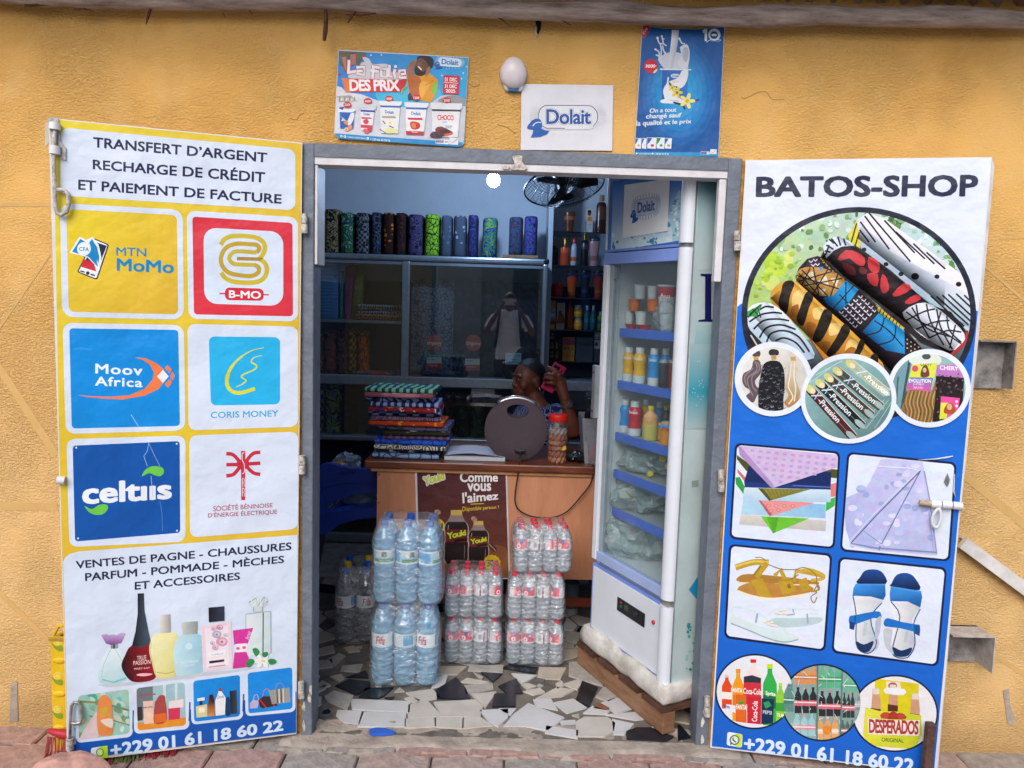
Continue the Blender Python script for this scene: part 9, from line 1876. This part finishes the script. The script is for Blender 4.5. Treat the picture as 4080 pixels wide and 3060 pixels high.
for z,v,x,y,r,lab,sd in ((Zs[3],'I',720,950,(.13,.12,.066),'clear bag of chilled pouches on the fourth fridge shelf',1),(Zs[4],'I',690,1320,(.155,.13,.092),'bulging clear bag of iced drinks on the fifth fridge shelf',2),(ZBt,'J',560,180,(.17,.14,.115),'large clear bag of ice pouches on the fridge floor',3)):
    c=onf(v,x,y,.2);mb=crumple('x',(c.x,c.y,z+r[2]*.72),r,None,None,sd*5,4,.30,2.4,flat=-.7);single('ice_bag',mb,BAGW,lab,'bag',smooth=35)
rr=random.Random(12)
for k,(v,x,y,z,lab) in enumerate((('I',705,1015,Zs[3],'upper yellow bottle cap in the bag on the fourth fridge shelf'),('I',858,950,Zs[3],'right yellow bottle cap by the bag on the fourth fridge shelf'),('I',810,885,Zs[3],'highest yellow bottle cap on the fourth fridge shelf'),('I',530,1185,Zs[4],'left yellow bottle cap on the fifth fridge shelf'),('I',575,1210,Zs[4],'right yellow bottle cap on the fifth fridge shelf'))):
    c=onf(v,x,y,.10);mb=MB();mb.lathe([(.013,-.008),(.0135,.004),(.011,.008)],14,Matrix.Translation(c) @ Matrix.Rotation(rad(60+k*25),4,'X'));single('bottle_cap',mb,capm('#c0b01c'),lab,'cap',smooth=40)
# ---- foam sheet and pallet
def PW(s,t,z): return FX@Vector((s,t,z))
mb=MB();n=60
def foam_row(off,z):
    out=[]
    for i in range(n):
        u=i/n*4;k=int(u);f=u-k;q=[(-.02,-.035),(S1+.025,-.03),(S1+.025,D1+.02),(-.02,D1+.02)];a,b=q[k],q[(k+1) % 4];x,y=a[0]+(b[0]-a[0])*f,a[1]+(b[1]-a[1])*f;nn=.012*noise.noise(Vector((x*14,y*14,z*30)))+.007*noise.noise(Vector((x*45,y*45,z*60)))
        cx,cy_=S1/2,D1/2;dx,dy=x-cx,y-cy_;L=math.hypot(dx,dy);out.append((x+dx/L*(off+nn),y+dy/L*(off+nn),z+(.012*noise.noise(Vector((x*16,y*16,3))) if z > .13 else 0)))
    return out
rows=[foam_row(-.004,.103),foam_row(.006,.115),foam_row(.006,.145),foam_row(0,.17),foam_row(-.012,.186),foam_row(-.03,.178)]
for r in rows: mb.v += [tuple(PW(*q)) for q in r]
for j in range(len(rows)-1):
    for i in range(n): mb.f.append([j*n+i,j*n+(i+1) % n,(j+1)*n+(i+1) % n,(j+1)*n+i]);mb.c.append(None)
mb.f.append(list(range(n)));mb.c.append(None)
single('foam_sheet',mb,mat('dirty_white_foam','#cfcdc9',.45,var=.1,scale=12,dark='#a8a298',bump=.3,bscale=40),'torn dirty white foam sheet squeezed between fridge and pallet','foam',smooth=True)
pal=thing('wooden_pallet','small rough wooden pallet carrying the drinks fridge','pallet',FO+FD*.26+FE*.2);PWD=streak('pallet_wood','#6e4a34','#9a7456',2.0,rough=.8,bump=.3,axis=(4,4,20))
for s0,s1 in ((-.03,.10),(.13,.26),(.29,.42),(.45,.585)): part('deck_board',fb((s0,-.045,.083),(s1,D1+.03,.1)),mat('dark_deck_wood','#54382a',.85,var=.3,scale=20),pal)
for t0 in (-.04,.20,.44): part('bearer',fb((-.03,t0,0.002),(.585,t0+.055,.0825),.003),PWD,pal)
for x,y in ((180,850),(275,968),(610,1205),(640,1235)): c=onf('J',x,y,-.0405);mb=MB();mb.lathe([(.004,0),(.0035,.0015),(.001,.002)],8,Matrix.Translation(c) @ FN.to_track_quat('Z','Y').to_matrix().to_4x4());part('nail_head',mb,MATS['dark_nail'],pal)
# ================================================================== the street behind the viewer, seen in the cabinet glass
ob=thing('opposite_building','pale building with a corrugated metal gate across the street, seen reflected','building',(1.2,-9.5,-.06))
part('wall',MB().box((-7,-9.8,-.06),(.1,-9.5,3.4)),mat('pale_opposite_wall','#a9a59c',.9,var=.15,scale=2),ob);part('wall',MB().box((1.9,-9.8,-.06),(8,-9.5,3.4)),MATS['pale_opposite_wall'],ob);part('wall',MB().box((.1,-9.8,2.6),(1.9,-9.5,3.4)),MATS['pale_opposite_wall'],ob)
part('gate',MB().box((.1,-9.75,-.06),(.75,-9.6,2.6)),mat('zinc_gate','#8f9488',.6,var=.2,scale=9),ob);part('gate',MB().box((1.3,-9.75,-.06),(1.9,-9.6,2.6)),MATS['zinc_gate'],ob);part('doorway',MB().box((.75,-9.79,-.06),(1.3,-9.7,2.6)),mat('dark_doorway','#2a2c34',.9),ob)
for x in [.14+i*.09 for i in range(7)]+[1.34+i*.09 for i in range(6)]: part('gate_rib',MB().box((x,-9.6,.0),(x+.03,-9.57,2.55)),MATS['zinc_gate'],ob)
# the photographer
pg=thing('person','photographer in a white T-shirt with backpack straps, reflected in the cabinet glass','person',(.70,-2.98,-.06))
mb=MB();px0,py0=.70,-2.98;SK2=SKIN
blob(mb,(px0,py0,1.55),(.075,.095,.115));mb.tube([(px0,py0+.02,1.46),(px0,py0+.03,1.38)],.05,12);mb.tube([(px0-.17,py0+.02,1.36),(px0,py0+.02,1.38),(px0+.17,py0+.02,1.36)],[.06,.08,.06],12);mb.tube([(px0,py0+.02,1.3),(px0,py0+.02,1.05),(px0,py0+.02,.86)],[.13,.13,.14],14)
for s in (-1,1):
    mb.tube([(px0+s*.19,py0+.02,1.34),(px0+s*.30,py0+.08,1.16),(px0+s*.22,py0+.18,1.30),(px0+s*.10,py0+.235,1.50)],[.05,.042,.034,.024],10)
    blob(mb,(px0+s*.085,py0+.245,1.53),(.02,.022,.035))
    for k in range(4): mb.tube([(px0+s*.088,py0+.25,1.515+k*.013),(px0+s*.06,py0+.262,1.52+k*.013),(px0+s*.045,py0+.252,1.522+k*.013)],.007,6)
    mb.tube([(px0+s*.085,py0+.235,1.50),(px0+s*.06,py0+.24,1.49)],.008,6);mb.tube([(px0+s*.085,py0+.02,.86),(px0+s*.09,py0+.03,.45),(px0+s*.095,py0,.02)],[.085,.062,.045],12);blob(mb,(px0+s*.1,py0+.05,-.03),(.045,.11,.04))
me=evalmesh(mb,.012,3);iv=wm(pg).inverted();me.transform(iv);me.materials.append(SK2);o=bpy.data.objects.new('body',me);COL.objects.link(o);o.parent=pg
mb=MB();mb.tube([(px0-.20,py0+.03,1.33),(px0-.1,py0+.02,1.37),(px0+.1,py0+.02,1.37),(px0+.20,py0+.03,1.33)],[.062,.085,.085,.062],14);mb.tube([(px0,py0+.02,1.32),(px0,py0+.02,1.05),(px0,py0+.02,.80)],[.15,.155,.17],18)
for s in (-1,1): mb.tube([(px0+s*.18,py0+.02,1.345),(px0+s*.265,py0+.065,1.21)],[.07,.066],12)
me=evalmesh(mb,.014,3,'shirt');me.transform(iv);me.materials.append(mat('white_cotton','#eceef4',.9,var=.03));o=bpy.data.objects.new('shirt',me);COL.objects.link(o);o.parent=pg
for s in (-1,1): mb=MB();mb.tube([(px0+s*.12,py0+.05,1.44),(px0+s*.135,py0+.175,1.32),(px0+s*.15,py0+.19,1.12),(px0+s*.17,py0+.1,.98)],.018,8);part('backpack_strap',mb,mat('black_strap','#15171c',.8),pg)
mb=MB();mb.tube([(px0,py0+.02,.84),(px0,py0+.02,.74)],[.172,.165],16)
for s in (-1,1): mb.tube([(px0+s*.085,py0+.02,.80),(px0+s*.09,py0+.03,.45),(px0+s*.095,py0,.04)],[.105,.08,.065],12)
me=evalmesh(mb,.016,3,'trousers');me.transform(iv);me.materials.append(mat('dark_denim','#20263a',.9));o=bpy.data.objects.new('trousers',me);COL.objects.link(o);o.parent=pg
mb=MB();bm=bmesh.new();bmesh.ops.create_uvsphere(bm,u_segments=20,v_segments=12,radius=1)
for v in bm.verts: v.co=Vector((px0+v.co.x*.08,py0+v.co.y*.1-.006,1.575+max(v.co.z,-.2)*.1))
mb.bm(bm);part('hair',mb,HAIR,pg,smooth=True)
single('phone',MB().box((.70-.078,-2.728,1.512),(.70+.078,-2.719,1.588),bev=.003),mat('white_phone','#b8bcc4',.3),'pale phone held up by the photographer in the reflection','phone')
